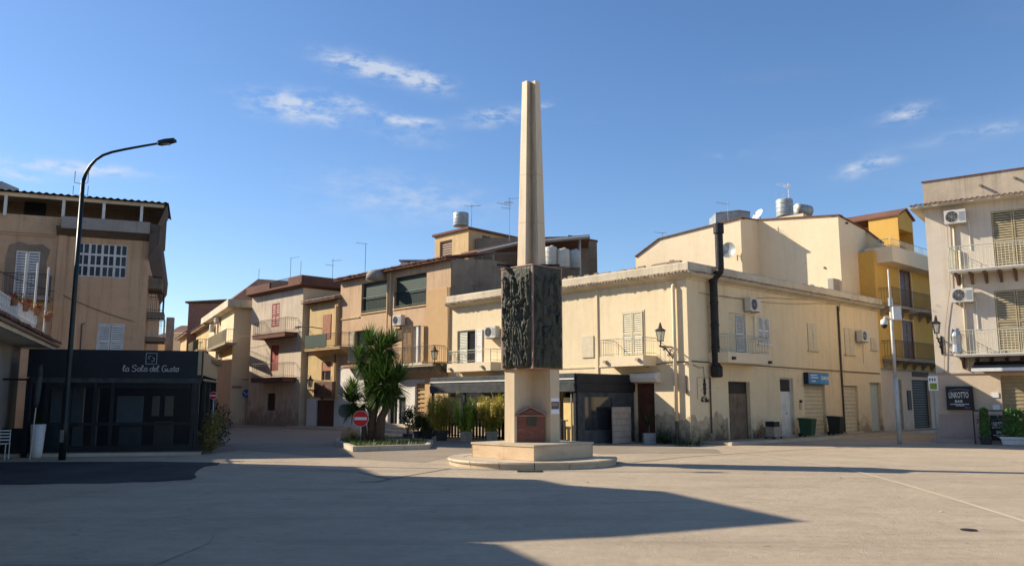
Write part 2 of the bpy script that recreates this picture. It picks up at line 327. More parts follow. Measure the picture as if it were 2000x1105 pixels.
class MB:
    def __init__(s, f=WF): s.f = f; s.v = []; s.p = []
    def add(s, pts, faces):
        b = len(s.v); s.v += [s.f.pt(*q) for q in pts]; s.p += [tuple(b+i for i in fc) for fc in faces]; return s
    def box(s, a0, a1, b0, b1, c0, c1):
        pts = [(x, y, z) for z in (c0, c1) for y in (b0, b1) for x in (a0, a1)]
        return s.add(pts, [(0,2,3,1),(4,5,7,6),(0,1,5,4),(2,6,7,3),(0,4,6,2),(1,3,7,5)])
    def quad(s, *pts): return s.add(list(pts), [tuple(range(len(pts)))])
    def plate(s, poly, o0, o1):          # polygon in (u,z), extruded in o
        n = len(poly); pts = [(u, o0, z) for u, z in poly]+[(u, o1, z) for u, z in poly]
        return s.add(pts, [tuple(range(n)), tuple(range(2*n-1, n-1, -1))]+[(i, (i+1) % n, n+(i+1) % n, n+i) for i in range(n)])
    def slab(s, poly, z0, z1):           # polygon in (a,b), extruded in z
        n = len(poly); pts = [(a, b, z0) for a, b in poly]+[(a, b, z1) for a, b in poly]
        return s.add(pts, [tuple(range(n)), tuple(range(2*n-1, n-1, -1))]+[(i, (i+1) % n, n+(i+1) % n, n+i) for i in range(n)])
    def prof(s, prof, u0, u1):           # profile in (o,z), extruded along u
        n = len(prof); pts = [(u0, o, z) for o, z in prof]+[(u1, o, z) for o, z in prof]
        return s.add(pts, [tuple(range(n)), tuple(range(2*n-1, n-1, -1))]+[(i, (i+1) % n, n+(i+1) % n, n+i) for i in range(n)])
    def tube(s, pts, r, seg=6, caps=True):
        P = [Vector(q) for q in pts]; n = len(P); rs = r if isinstance(r, (list, tuple)) else [r]*n
        rings = []; prev = None
        for i in range(n):
            d = (P[min(i+1, n-1)]-P[max(i-1, 0)]).normalized()
            if prev is None: a = d.cross(Vector((0, 0, 1)) if abs(d.z) < .9 else Vector((1, 0, 0))).normalized()
            else:
                a = (prev-d*prev.dot(d)).normalized()
            prev = a; b = d.cross(a)
            rings.append([tuple(P[i]+(a*math.cos(2*math.pi*k/seg)+b*math.sin(2*math.pi*k/seg))*rs[i]) for k in range(seg)])
        fs = []
        for i in range(n-1):
            for k in range(seg): fs.append((i*seg+k, i*seg+(k+1) % seg, (i+1)*seg+(k+1) % seg, (i+1)*seg+k))
        if caps: fs += [tuple(range(seg-1, -1, -1)), tuple((n-1)*seg+k for k in range(seg))]
        return s.add([q for rg in rings for q in rg], fs)
    def lathe(s, c, prof, seg=16):
        n = len(prof); pts = [(c[0]+r*math.cos(2*math.pi*k/seg), c[1]+r*math.sin(2*math.pi*k/seg), z) for r, z in prof for k in range(seg)]
        fs = [(i*seg+k, i*seg+(k+1) % seg, (i+1)*seg+(k+1) % seg, (i+1)*seg+k) for i in range(n-1) for k in range(seg)]
        fs += [tuple(range(seg-1, -1, -1)), tuple((n-1)*seg+k for k in range(seg))]
        return s.add(pts, fs)
    def sweep(s, path, prof, closed=False):   # world frame; path xy, profile (out,z); out is to the right of travel
        n = len(path); P = [Vector((a, b)) for a, b in path]; rows = []
        for i in range(n):
            ds = []
            if closed or i > 0: ds.append((P[i]-P[(i-1) % n]).normalized())
            if closed or i < n-1: ds.append((P[(i+1) % n]-P[i]).normalized())
            ns = [Vector((d.y, -d.x)) for d in ds]; m = sum(ns, Vector((0, 0))); m.normalize(); k = 1/max(.3, m.dot(ns[0]))
            rows.append([(P[i].x+m.x*k*o, P[i].y+m.y*k*o, z) for o, z in prof])
        q = len(prof); fs = []
        for i in range(n if closed else n-1):
            j = (i+1) % n
            for k in range(q): fs.append((i*q+k, i*q+(k+1) % q, j*q+(k+1) % q, j*q+k))
        if not closed: fs += [tuple(range(q)), tuple((n-1)*q+k for k in range(q-1, -1, -1))]
        return s.add([x for r_ in rows for x in r_], fs)
    def wall(s, u0, u1, zl, zr, holes=(), depth=.18, z0=0., o=0.):
        zf = min(zl, zr); us = sorted({u0, u1, *[h[0] for h in holes], *[h[2] for h in holes]}); zs = sorted({z0, zf, *[h[1] for h in holes], *[h[3] for h in holes]})
        us = [u for u in us if u0-1e-6 <= u <= u1+1e-6]; zs = [z for z in zs if z0-1e-6 <= z <= zf+1e-6]
        for i in range(len(us)-1):
            for j in range(len(zs)-1):
                um, zm = (us[i]+us[i+1])/2, (zs[j]+zs[j+1])/2
                if any(h[0] < um < h[2] and h[1] < zm < h[3] for h in holes): continue
                s.quad((us[i], o, zs[j]), (us[i+1], o, zs[j]), (us[i+1], o, zs[j+1]), (us[i], o, zs[j+1]))
        if abs(zl-zr) > 1e-6: s.quad((u0, o, zf), (u1, o, zf), (u1, o, zr), (u0, o, zl)) if False else s.add([(u0, o, zf), (u1, o, zf), (u1, o, zr) if zr > zl else (u0, o, zl)], [(0, 1, 2)])
        for h in holes:
            a, b, c, d = h[:4]; q = depth
            s.quad((a, o, b), (a, o-q, b), (a, o-q, d), (a, o, d)); s.quad((c, o, b), (c, o-q, b), (c, o-q, d), (c, o, d))
            s.quad((a, o, d), (c, o, d), (c, o-q, d), (a, o-q, d)); s.quad((a, o, b), (c, o, b), (c, o-q, b), (a, o-q, b))
        return s
OFF = {}
def root_off(o):
    while o is not None:
        if o.name in OFF: return OFF[o.name]
        o = o.parent
    return Vector((0, 0, 0))
def mesh_obj(name, mb, mat, parent=None, kind=None, label=None, smooth=False, local=False):
    me = bpy.data.meshes.new(name); off = Vector((0, 0, 0)) if (local or parent is None) else root_off(parent)
    me.from_pydata([(a-off.x, b-off.y, c-off.z) for a, b, c in mb.v], [], mb.p); me.update()
    if smooth:
        me.polygons.foreach_set('use_smooth', [True]*len(me.polygons))
    me.materials.append(M[mat] if isinstance(mat, str) else mat)
    o = bpy.data.objects.new(name, me); C.objects.link(o)
    if parent is not None: o.parent = parent
    if kind: o['kind'] = kind
    if label: o['label'] = label
    return o
part = mesh_obj
def lpart(name, mb, mat, parent, **k): return mesh_obj(name, mb, mat, parent, local=True, **k)
def thing(name, label, cat, loc=(0, 0, 0), rz=0, group=None, local=False):
    o = bpy.data.objects.new(name, None); C.objects.link(o); o.location = loc; o.rotation_euler = (0, 0, rz); o.empty_display_size = .2
    o['label'] = label; o['category'] = cat
    if group: o['group'] = group
    OFF[o.name] = Vector((0, 0, 0)) if local else Vector(loc)
    return o
def tag(o, label, cat, group=None, kind=None):
    if label: o['label'] = label
    if cat: o['category'] = cat
    if group: o['group'] = group
    if kind: o['kind'] = kind
    return o
def copy_tree(o, loc=None, rz=None, label=None, parent=None):
    kids = [c for c in bpy.data.objects if c.parent == o]
    c = o.copy(); C.objects.link(c)
    if parent: c.parent = parent
    for k in kids: copy_tree(k, parent=c)
    if loc is not None: c.location = loc
    if rz is not None: c.rotation_euler = (0, 0, rz)
    if label: c['label'] = label
    return c
def struct(name, mb, mat): return mesh_obj(name, mb, mat, kind='structure')
def text_pts(txt, size, bold=0.):
    cu = bpy.data.curves.new('t', 'FONT'); cu.body = txt; cu.size = size; cu.extrude = .004; cu.offset = bold; cu.align_x = 'CENTER'; cu.resolution_u = 2
    o = bpy.data.objects.new('t', cu); C.objects.link(o); dg = bpy.context.evaluated_depsgraph_get(); dg.update()
    me = o.evaluated_get(dg).to_mesh(); vs = [tuple(v.co) for v in me.vertices]; fs = [tuple(p.vertices) for p in me.polygons]
    bpy.data.objects.remove(o); bpy.data.curves.remove(cu); return vs, fs
def text_mb(f, txt, size, u, o, z, bold=0., sx=1., sy=1.):
    vs, fs = text_pts(txt, size, bold); mb = MB(f); mb.add([(u+x*sx, o+zz, z+y*sy) for x, y, zz in vs], fs); return mb

# ------------------------------------------------------------ building elements (all in a wall's frame)
def louvre(mb, u0, u1, z0, z1, o, pitch=.075, fr=.05, th=.035):
    mb.box(u0, u0+fr, o, o+th, z0, z1); mb.box(u1-fr, u1, o, o+th, z0, z1)
    for a, b in ((z0, z0+fr*1.3), (z1-fr*1.3, z1), ((z0+z1)/2-fr*.6, (z0+z1)/2+fr*.6)): mb.box(u0+fr, u1-fr, o+.002, o+th-.002, a, b)
    z = z0+fr*1.3
    while z < z1-fr*1.3:
        mb.quad((u0+fr, o+.004, z+pitch), (u1-fr, o+.004, z+pitch), (u1-fr, o+th-.003, z+pitch*.25), (u0+fr, o+th-.003, z+pitch*.25)); z += pitch
def shutter_window(w, root, r, mat='white_wood', leaves=2, depth=.16, frame='whitep', surround=0., sill=True, slat=.075, pane='glass', solid=False):
    u0, z0, u1, z1 = r
    mb = MB(w); f = .05
    for a, b, c, d in ((u0, u0+f, z0, z1), (u1-f, u1, z0, z1), (u0+f, u1-f, z1-f, z1), (u0+f, u1-f, z0, z0+f)): mb.box(a, b, -depth+.02, -depth+.07, c, d)
    if surround:
        s_ = surround
        for a, b, c, d in ((u0-s_, u0, z0, z1+s_), (u1, u1+s_, z0, z1+s_), (u0, u1, z1, z1+s_)): mb.box(a, b, .0-.01, .025, c, d)
    if sill: mb.box(u0-.08, u1+.08, -.02, .09, z0-.07, z0-.001)
    wo = part('window', mb, frame, root)
    part('pane', MB(w).box(u0, u1, -depth-.02, -depth+.01, z0, z1), pane, wo)
    if leaves:
        wd = (u1-u0)/leaves
        for i in range(leaves):
            m2 = MB(w); a, b = u0+i*wd+.012, u0+(i+1)*wd-.012
            if solid:
                m2.box(a, b, -depth+.075, -depth+.115, z0+.01, z1-.01)
                for q in (.35, .68): m2.box(a+.06, b-.06, -depth+.115, -depth+.125, z0+(z1-z0)*(q-.28), z0+(z1-z0)*(q+.0))
            else: louvre(m2, a, b, z0+.01, z1-.01, -depth+.075, slat)
            part('shutter', m2, mat, wo)
    return wo
def open_leaf(w, parent, hinge_u, z0, z1, width, ang, mat, o=0.02, slat=.075):
    """louvred leaf hinged at hinge_u and swung out by ang degrees from the wall plane (negative opens to the left)"""
    m = MB(LF); louvre(m, 0, width, z0, z1, 0, slat); a = R(ang); mb = MB(w)
    sgn = 1 if ang >= 0 else -1
    mb.add([(hinge_u+sgn*x*math.cos(a)+(-y)*math.sin(a)*0, o+x*abs(math.sin(a))+(-y), z) for x, y, z in m.v], m.p)
    return part('shutter', mb, mat, parent)
def roller(w, root, r, mat, pitch=.13, depth=.12, name='roller_shutter'):
    u0, z0, u1, z1 = r; mb = MB(w); z = z0
    while z < z1:
        t_ = min(z1, z+pitch)
        mb.quad((u0, -depth, z), (u1, -depth, z), (u1, -depth+.025, z+(t_-z)*.5), (u0, -depth+.025, z+(t_-z)*.5))
        mb.quad((u0, -depth+.025, z+(t_-z)*.5), (u1, -depth+.025, z+(t_-z)*.5), (u1, -depth+.02, t_-.008), (u0, -depth+.02, t_-.008))
        mb.quad((u0, -depth+.02, t_-.008), (u1, -depth+.02, t_-.008), (u1, -depth, t_), (u0, -depth, t_)); z += pitch
    return part(name, mb, mat, root)
def door(w, root, r, mat, depth=.14, panels=2, transom=0., handle=True, glassmat='glass', label=None):
    u0, z0, u1, z1 = r; mb = MB(w); zt = z1-transom
    f = .06; mb.box(u0, u0+f, -depth, -depth+.05, z0, z1); mb.box(u1-f, u1, -depth, -depth+.05, z0, z1); mb.box(u0+f, u1-f, -depth, -depth+.05, z1-f, z1)
    n = panels; wd = (u1-u0-2*f)/n
    for i in range(n):
        a, b = u0+f+i*wd+.006, u0+f+(i+1)*wd-.006
        mb.box(a, b, -depth-.01, -depth+.03, z0+.01, zt-.03)
        h = zt-z0
        for q0, q1 in ((.06, .30), (.36, .62), (.68, .94)): mb.box(a+.08, b-.08, -depth+.03, -depth+.045, z0+h*q0, z0+h*q1)
    do = part('door', mb, mat, root, label=label)
    if transom: part('pane', MB(w).box(u0+f, u1-f, -depth-.01, -depth+.02, zt, z1-f), glassmat, do)
    if handle: part('handle', MB(w).tube([((u0+u1)/2+.04, -depth+.05, z0+1.0), ((u0+u1)/2+.04, -depth+.09, z0+1.0), ((u0+u1)/2+.14, -depth+.09, z0+1.0)], .012), 'iron', do)
    return do
def balcony(w, root, u0, u1, z, depth=.9, h=1.0, slabmat='whitep', railmat='iron', th=.12, brackets=0, bmat='concrete', sp=.12, bar=.009, box=0., scroll=False, drape=None, sides=True):
    """slab with top at z; railing around; box>0 builds a thick white boxed slab"""
    t_ = box or th; mb = MB(w).box(u0, u1, 0.0, depth, z-t_, z)
    if not box: mb.box(u0-.03, u1+.03, .001, depth+.03, z-.04, z+.001)
    bo = part('balcony', mb, slabmat, root)
    r = MB(w); o = depth-.05; a, b = u0+.05, u1-.05
    for zz, rr in ((z+h, .018), (z+.10, .012), (z+h-.12, .008)):
        r.tube([(a, 0, zz), (a, o, zz), (b, o, zz), (b, 0, zz)], rr, 4)
    n = max(2, int((b-a)/sp))
    for i in range(n+1):
        u = a+(b-a)*i/n; r.tube([(u, o, z), (u, o, z+h)], bar*(1.8 if i in (0, n) else 1), 4, False)
    m_ = max(2, int(o/sp))
    for i in range(1, m_):
        q = o*i/m_
        for u in (a, b): r.tube([(u, q, z), (u, q, z+h)], bar, 4, False)
    if scroll:
        for i in range(0, n, 2):
            u = a+(b-a)*(i+.5)/n; r.tube([(u+.05*math.cos(t2), o, z+h*.5+.09*math.sin(t2)*1.4) for t2 in [k*math.pi/4 for k in range(9)]], bar*.8, 3, False)
    part('railing', r, railmat, bo)
    for i in range(brackets):
        u = u0+.2+(u1-u0-.4)*i/max(1, brackets-1)
        part('bracket', MB(w).plate([(u, z-t_)], 0, 0) if False else MB(w).prof([(0, z-t_), (depth*.8, z-t_), (depth*.8, z-t_-.07), (depth*.35, z-t_-.16), (.1, z-t_-.42), (0, z-t_-.45)], u-.05, u+.05), bmat, bo)
    return bo
def tile_row(mb, w, u0, u1, o0, o1, z0, z1, sp=.2, r=.075):
    """rows of barrel tiles running from (o0,z0) high to (o1,z1) low"""
    n = int((u1-u0)/sp)
    for i in range(n):
        u = u0+(i+.5)*(u1-u0)/n; dz = random.uniform(-.012, .012); q = random.uniform(-.03, .03)
        pts = []
        for (o, z) in ((o0, z0), (o1+q, z1)):
            for k in range(5):
                a = math.pi*k/4; pts.append((u+r*math.cos(a)*1.1, o, z+r*math.sin(a)+dz))
        mb.add(pts, [(k, k+1, k+6, k+5) for k in range(4)]+[(5, 6, 7, 8, 9)])
def body(root, w, u0, u1, depth, h, mat, front=False, name='outer_wall', z0=0., flat=True, roofmat='concrete', rz=None):
    """back and side walls of a block behind wall w"""
    mb = MB(w)
    mb.quad((u0, 0, z0), (u0, -depth, z0), (u0, -depth, h), (u0, 0, h)); mb.quad((u1, 0, z0), (u1, -depth, z0), (u1, -depth, h), (u1, 0, h))
    mb.quad((u0, -depth, z0), (u1, -depth, z0), (u1, -depth, h), (u0, -depth, h))
    if front: mb.quad((u0, 0, z0), (u1, 0, z0), (u1, 0, h), (u0, 0, h))
    part(name, mb, mat, root)
    if flat: part('roof', MB(w).box(u0+.01, u1-.01, -depth+.01, -.01, (rz or h)-.2, (rz or h)-.02), roofmat, root)
# ============================================================ GROUND
g = struct('ground', MB().quad((-400, -300, 0), (400, -300, 0), (400, 600, 0), (-400, 600, 0)), 'ground')
def flat(name, poly, mat, z): return struct(name, MB().add([(x, y, z) for x, y in poly], [tuple(range(len(poly)))]), mat)
def strip(name, pts, w, mat, z):
    mb = MB(); P = [Vector(p) for p in pts]
    for i in range(len(P)-1):
        d = (P[i+1]-P[i]).normalized(); n = Vector((-d.y, d.x))*w/2
        mb.add([(*(P[i]-n), z), (*(P[i+1]-n), z), (*(P[i+1]+n), z), (*(P[i]+n), z)], [(0, 1, 2, 3)])
    return struct(name, mb, mat)
# older asphalt of the street on the left and round the planting island
flat('street', [gnd(*p) for p in ((395,888),(470,878),(640,893),(830,903),(872,893),(1240,885),(1410,885),(1400,877),(1250,871),(1130,868),(870,862),(660,838),(440,830),(380,850))], 'asphalt_dark', .004)
flat('street', [gnd(*p) for p in ((-140,905),(-140,947),(60,946),(120,944),(210,944),(260,941),(300,941),(345,938),(372,937),(384,932),(380,925),(388,917),(400,911),(425,908),(430,903),(300,901),(0,902))], 'asphalt_smear', .005)  # black patch standing in for a dark smear, not tar on the street
flat('street', [gnd(*p) for p in ((0,1050),(60,1040),(125,1018),(240,1008),(330,1012),(420,1030),(410,1060),(300,1105),(-60,1105))], 'ground', .006)
strip('paving_joint', [gnd(*p) for p in ((1415,879),(1500,891),(1640,912),(1760,944),(1880,980),(2010,1021),(2150,1062))], .10, 'joint', .008)
strip('paving_joint', [gnd(*p) for p in ((1180,905),(1235,903),(1330,893),(1420,887),(1560,878),(1740,870))], .05, 'crackfill', .009)
strip('paving_joint', [gnd(*p) for p in ((700,941),(735,941),(790,930),(868,917),(880,915))], .05, 'crackfill', .010)
strip('paving_joint', [gnd(*p) for p in ((470,912),(620,916),(700,922),(760,935))], .04, 'crackfill', .011)
# drain grating in front of the monument, man-hole cover
gx, gy = gnd(1035, 921)
mb = MB()
for i in range(18): mb.box(gx-.27+i*.032, gx-.25+i*.032, gy-.09, gy+.09, .006, .022)
mb.box(gx-.3, gx+.31, gy-.11, gy-.09, .004, .024); mb.box(gx-.3, gx+.31, gy+.09, gy+.11, .004, .024)
gr = tag(mesh_obj('drain_grate', mb, 'iron'), 'dark slotted drain grate in the asphalt in front of the monument step', 'drain grate')
mx, my = gnd(1892, 1035)
tag(mesh_obj('manhole_cover', MB().lathe((mx, my), [(.10, .004), (.10, .012), (.09, .014), (0.01, .014)], 20), 'iron'), 'small round dark cover set in sunlit asphalt at lower right', 'manhole cover')
# debris: little leaves
for (px, py, lab) in ((1148,943,'small dry brown leaf lying on sunlit asphalt beyond the big shadow'), (1643,934,'dark scrap lying on the asphalt near the pale joint line'), (1838,1000,'small pale paper scrap standing on the sunlit asphalt')):
    x, y = gnd(px, py); mb = MB()
    mb.add([(x-.03, y-.02, .010), (x+.025, y-.015, .02), (x+.04, y+.03, .012), (x-.015, y+.03, .022)], [(0, 1, 2), (0, 2, 3)])
    tag(mesh_obj('litter', mb, 'sign_white' if 'paper' in lab else 'brown2'), lab, 'litter')

# ============================================================ CREAM CORNER BUILDING
CC = gnd(1350, 868); WL = Wall(CC, 137); WR = Wall(CC, 47)
HC = 7.1
uL0 = WL.hit(879, 700)[0]; uR1 = WR.hit(1719, 700)[0]
zled = WL.hit(1349, 708)[1]
cb = thing('corner_building', 'large cream two-storey corner building with a tiled cornice behind the monument', 'building', (CC[0], CC[1], 0))
# holes
h1 = WL.rect(893, 645, 930, 714); h2 = WL.rect(1217, 609, 1257, 693); hg = WL.rect(1242, 742, 1279, 866)
hg = (hg[0], 0.02, hg[2], hg[3]); 
hwin = (WL.hit(868,800)[0], 0.4, WL.hit(985,800)[0], 2.5)
hdr = (WL.hit(1120,800)[0]-.6, 0.02, WL.hit(1120,800)[0]+.5, 2.2)
mb = MB(WL).wall(uL0, 0, HC-.3, HC-.3, [h1, h2, hg, hwin, hdr]); part('wall', mb, 'cream', cb)
a1 = WR.rect(1424, 612, 1456, 690); a2 = WR.rect(1480, 620, 1503, 672); a3 = WR.rect(1577, 632, 1595, 683); a4 = WR.rect(1649, 641, 1667, 691); a5 = WR.rect(1700, 660, 1711, 682)
d1 = WR.rect(1424, 745, 1466, 850); d2 = WR.rect(1525, 738, 1551, 845); d3 = WR.rect(1572, 752, 1613, 843); d4 = WR.rect(1645, 753, 1677, 835); d5 = WR.rect(1701, 747, 1719, 838)
d5 = (d5[0], d5[1], uR1-.12, d5[3])
fix = lambda d, z=.12: (d[0], z, d[2], d[3])
d1, d2, d3, d4, d5 = fix(d1, .03), fix(d2), fix(d3), fix(d4), fix(d5)
part('wall', MB(WR).wall(0, uR1, HC-.3, HC-.3, [a1, a2, a3, a4, a5, d1, d2, d3, d4, d5], .22), 'cream', cb)
mb = MB(); L = WL.pt(uL0, 0, 0); Rr = WR.pt(uR1, 0, 0); Bk = (L[0]+Rr[0]-CC[0], L[1]+Rr[1]-CC[1])
for a, b in ((L, Bk), (Bk, Rr)): mb.quad((a[0], a[1], 0), (b[0], b[1], 0), (b[0], b[1], HC-.3), (a[0], a[1], HC-.3))
part('outer_wall', mb, 'cream', cb)
part('roof', MB().slab([(CC[0], CC[1]+.05), (L[0]+.03, L[1]), Bk, (Rr[0]-.03, Rr[1])], HC-.45, HC-.3), 'concrete', cb)
path = [(L[0], L[1]), CC, (Rr[0], Rr[1])]
part('cornice', MB().sweep(path, [(-.12, HC-.62), (.04, HC-.62), (.09, HC-.55), (.34, HC-.48), (.40, HC-.44), (.40, HC-.37), (.30, HC-.33), (.30, HC-.02), (.22, HC+.04), (-.12, HC+.04)]), 'cornice', cb)
# row of tile ends under the parapet band and lichened tiles on top
mb = MB(WL); tile_row(mb, WL, uL0, .35, .28, .46, HC-.345, HC-.40, .17, .06); mr = MB(WR); tile_row(mr, WR, -.1, uR1, .28, .46, HC-.345, HC-.40, .17, .06)
part('roof_tiles', mb, 'tile_pale', cb, kind='stuff'); part('roof_tiles', mr, 'tile_pale', cb, kind='stuff')
mb = MB(WL)
for i in range(90):
    u = random.choice([random.uniform(uL0*.66, uL0*.3), random.uniform(-3.0, -.4), random.uniform(uL0*.45, -.2)]); s_ = random.uniform(.06, .16); o = random.uniform(-.3, .15)
    mb.box(u, u+s_*2, o-s_, o, HC+.03, HC+.04+s_*random.uniform(.3, .9))
for i in range(45):
    u = random.uniform(-1.35, -.35); s_ = random.uniform(.06, .13); o = random.uniform(-.3, .1); z = HC+.05+random.uniform(0, .16)*max(0, 1-abs(u+.85)/.5); mb.box(u, u+s_*2, o-s_, o, z, z+s_*.6)
part('roof_tiles', mb, 'tile_pale', cb, kind='stuff', label='loose broken tiles heaped along the parapet top')
mb = MB(WR)
for i in range(70):
    u = random.uniform(.2, uR1); s_ = random.uniform(.05, .12); o = random.uniform(-.15, .2); mb.box(u, u+s_*2.4, o-s_, o, HC+.03, HC+.03+s_*random.uniform(.2, .5))
part('roof_tiles', mb, 'tile_pale', cb, kind='stuff')
# string course with cables, pilaster strips
part('string_course', MB(WL).box(uL0, -.001, .0, .035, zled-.05, zled+.03), 'cream', cb)
part('string_course', MB(WR).box(.002, uR1, .0, .035, zled-.05, zled+.03), 'cream', cb)
part('pilaster', MB(WL).box(WL.hit(1163,600)[0], WL.hit(1168,600)[0], 0, .06, .1, HC-.6), 'cream', cb)
# windows on the left-hand face
w1 = shutter_window(WL, cb, h1, leaves=0, frame='white_wood', surround=.0, sill=False)
um = (h1[0]*.42+h1[2]*.58)
mb = MB(WL); louvre(mb, h1[0]+.02, um-.15, h1[1], h1[3]-.02, -.1, .08); part('shutter', mb, 'green_grey', w1)
m2 = MB(WL); louvre(m2, h1[2]+.0, h1[2]+.52, h1[1], h1[3]-.02, .03, .08); part('shutter', m2, 'white_wood', w1)
shutter_window(WL, cb, h2, 'cream_wood', 2, .05, 'cream_wood', surround=.06, sill=False, slat=.09)
# ironwork and boxed balconies
b1 = WL.hit(873, 715, .9); b1r = WL.hit(958, 712, .9); zb1 = WL.hit(915, 709, .9)[1]
balcony(WL, cb, b1[0], b1r[0], zb1+.02, .9, .52+.1, 'cream_pale', 'rail_pale', box=.42, sp=.5, bar=.012)
b2 = WL.hit(1171, 698, .9); b2r = WL.hit(1256, 698, .9); zb2 = WL.hit(1212, 695, .9)[1]
balcony(WL, cb, b2[0], b2r[0], zb2, .9, .72, 'cream_pale', 'rail_pale', box=.42, sp=.13, bar=.008)
b3 = WR.hit(1428, 700, .9); b3r = WR.hit(1504, 700, .9); zb3 = WR.hit(1465, 692, .9)[1]
balcony(WR, cb, b3[0]-.2, b3r[0], zb3+.05, .9, .72, 'cream_pale', 'rail_pale', box=.42, sp=.14, bar=.008)
# small box vents poking from balcony fronts
for (u, z) in ((b2[0]+.35, zb2-.22), (b2r[0]-.25, zb2-.18)):
    part('vent', MB(WL).box(u-.07, u+.07, .9, 1.02, z-.05, z+.06), 'pot_beige', cb)
for (u, z) in ((b3[0]+.12, zb3-.2), (b3r[0]-.1, zb3-.28)):
    part('vent', MB(WR).box(u-.07, u+.07, .9, 1.02, z-.05, z+.06), 'iron', cb)
for (u, z) in ((b1[0]+.3, zb1-.25), (b1r[0]-.6, zb1-.2)):
    part('vent', MB(WL).box(u-.07, u+.07, .9, 1.02, z-.05, z+.06), 'pot_beige', cb)
part('meter_hatch', MB(WL).box(*[WL.rect(1137, 656, 1160, 698)[i] for i in (0, 2)], 0, .05, *[WL.rect(1137, 656, 1160, 698)[i] for i in (1, 3)]), 'cream_wood', cb)
# downpipes
ud = WL.hit(1322, 700)[0]
part('downpipe', MB(WL).tube([(ud, .03, HC-.75), (ud, .13, HC-.85), (ud, .13, .9)], .075, 10), 'cream_pale', cb, smooth=True)
part('downpipe', MB(WL).tube([(ud, .13, .9), (ud, .13, .05)], .06, 8), 'ironbrown', cb, smooth=True, label='rusty lower length of downpipe')
ud2 = WR.hit(1640, 700)[0]
part('downpipe', MB(WR).tube([(ud2, .06, HC-.7), (ud2, .06, .1)], .05, 8), 'ironbrown', cb, smooth=True, label='thin brown downpipe between the shop doors')
# garage opening and its pale rolled awning
part('door', MB(WL).box(hg[0], hg[2], -.2, -.14, hg[1], hg[3]), 'brown', cb, label='dark reddish brown door in shade')
part('awning', MB(WL).prof([(0, 2.85), (.35, 2.78), (.4, 2.62), (.3, 2.45), (0, 2.4)], hg[0]-.05, hg[2]+.35), 'whitep', cb)
wd_ = part('window', MB(WL).box(hwin[0], hwin[2], -.16, -.1, hwin[3]-.06, hwin[3]), 'anth', cb)
part('pane', MB(WL).box(hwin[0], hwin[2], -.18, -.14, hwin[1], hwin[3]), 'glass', wd_)
part('door', MB(WL).box(hdr[0], hdr[2], -.18, -.14, hdr[1], hdr[3]), 'black', cb)
# windows on the right-hand face
ww = shutter_window(WR, cb, (a1[0], a1[1], a1[2], a1[3]), leaves=0, frame='cream_wood', sill=False, depth=.14)
um = a1[0]+(a1[2]-a1[0])*.42
part('shutter', MB(WR).box(a1[0]+.02, um, -.08, -.03, a1[1], a1[3]-.02), 'cream_wood', ww)
mb = MB(WR); louvre(mb, um+.1, a1[2]-.02, a1[1], a1[3]-.02, -.09, .085); part('shutter', mb, 'white_wood', ww)
part('window_surround', MB(WR).box(a1[2], a1[2]+.07, 0, .03, a1[1], a1[3]+.07), 'whitep', cb)
shutter_window(WR, cb, a2, 'white_wood', 2, .10, 'white_wood', slat=.085)
for a in (a3, a4, a5): shutter_window(WR, cb, a, 'cream_wood', 2, .08, 'cream_wood', sill=True, slat=.16, solid=True)
# ground floor openings of the right-hand face
door(WR, cb, (d1[0], d1[1], d1[2], d1[3]-.5), 'worn_door', .2, 2, handle=False, label='dark worn door in deep recess'); part('transom', MB(WR).box(d1[0], d1[2], -.21, -.17, d1[3]-.5, d1[3]), 'dark', cb)
door(WR, cb, d2, 'white_wood', .18, 1, transom=(d2[3]-d2[1])*.22, label='narrow white door with dark fanlight')
roller(WR, cb, d3, 'cream_wood', .19, .15); roller(WR, cb, d4, 'cream_wood', .19, .15)
door(WR, cb, d5, 'green_grey', .2, 1, handle=False)
for dd in (d2, d3, d4): part('doorstep', MB(WR).box(dd[0]-.05, dd[2]+.05, .0, .22, 0.10, .17), 'kerb', cb)
# dark damp base course near the corner
def jag(a, b, h, n):
    ph = [random.uniform(0, 6.28) for _ in range(5)]; n = 70
    return [(a+(b-a)*i/n, h+.13*math.sin(3.1*(b-a)*i/n+ph[0])+.08*math.sin(7.3*(b-a)*i/n+ph[1])+.05*math.sin(17*(b-a)*i/n+ph[2])+random.uniform(-.025, .025)) for i in range(n+1)]
part('damp_patch', MB(WR).plate([(.03, 0)]+jag(.03, d1[0]-.12, 1.05, 9)+[(d1[0]-.12, 0)], .0, .012), 'damp', cb)
part('damp_patch', MB(WR).plate([(d1[2]+.1, 0)]+jag(d1[2]+.1, d2[0]-.1, .45, 8)+[(d2[0]-.1, 0)], .0, .012), 'damp', cb)
dl = max(-2.6, hg[2]+.03); part('damp_patch', MB(WL).plate([(dl, 0)]+jag(dl, -.03, 1.05, 9)+[(-.03, 0)], .0, .012), 'damp', cb)
# pavement along the right-hand face
swp = [WR.pt(-.3, 1.1, 0)[:2], WR.pt(uR1+9, 1.1, 0)[:2]]
mb = MB(WR).box(.6, uR1+8, .0, 1.25, 0.0, .10); struct('pavement', mb, 'paving')
struct('kerb', MB(WR).box(.6, uR1+8, 1.25, 1.42, 0.0, .115), 'kerb')

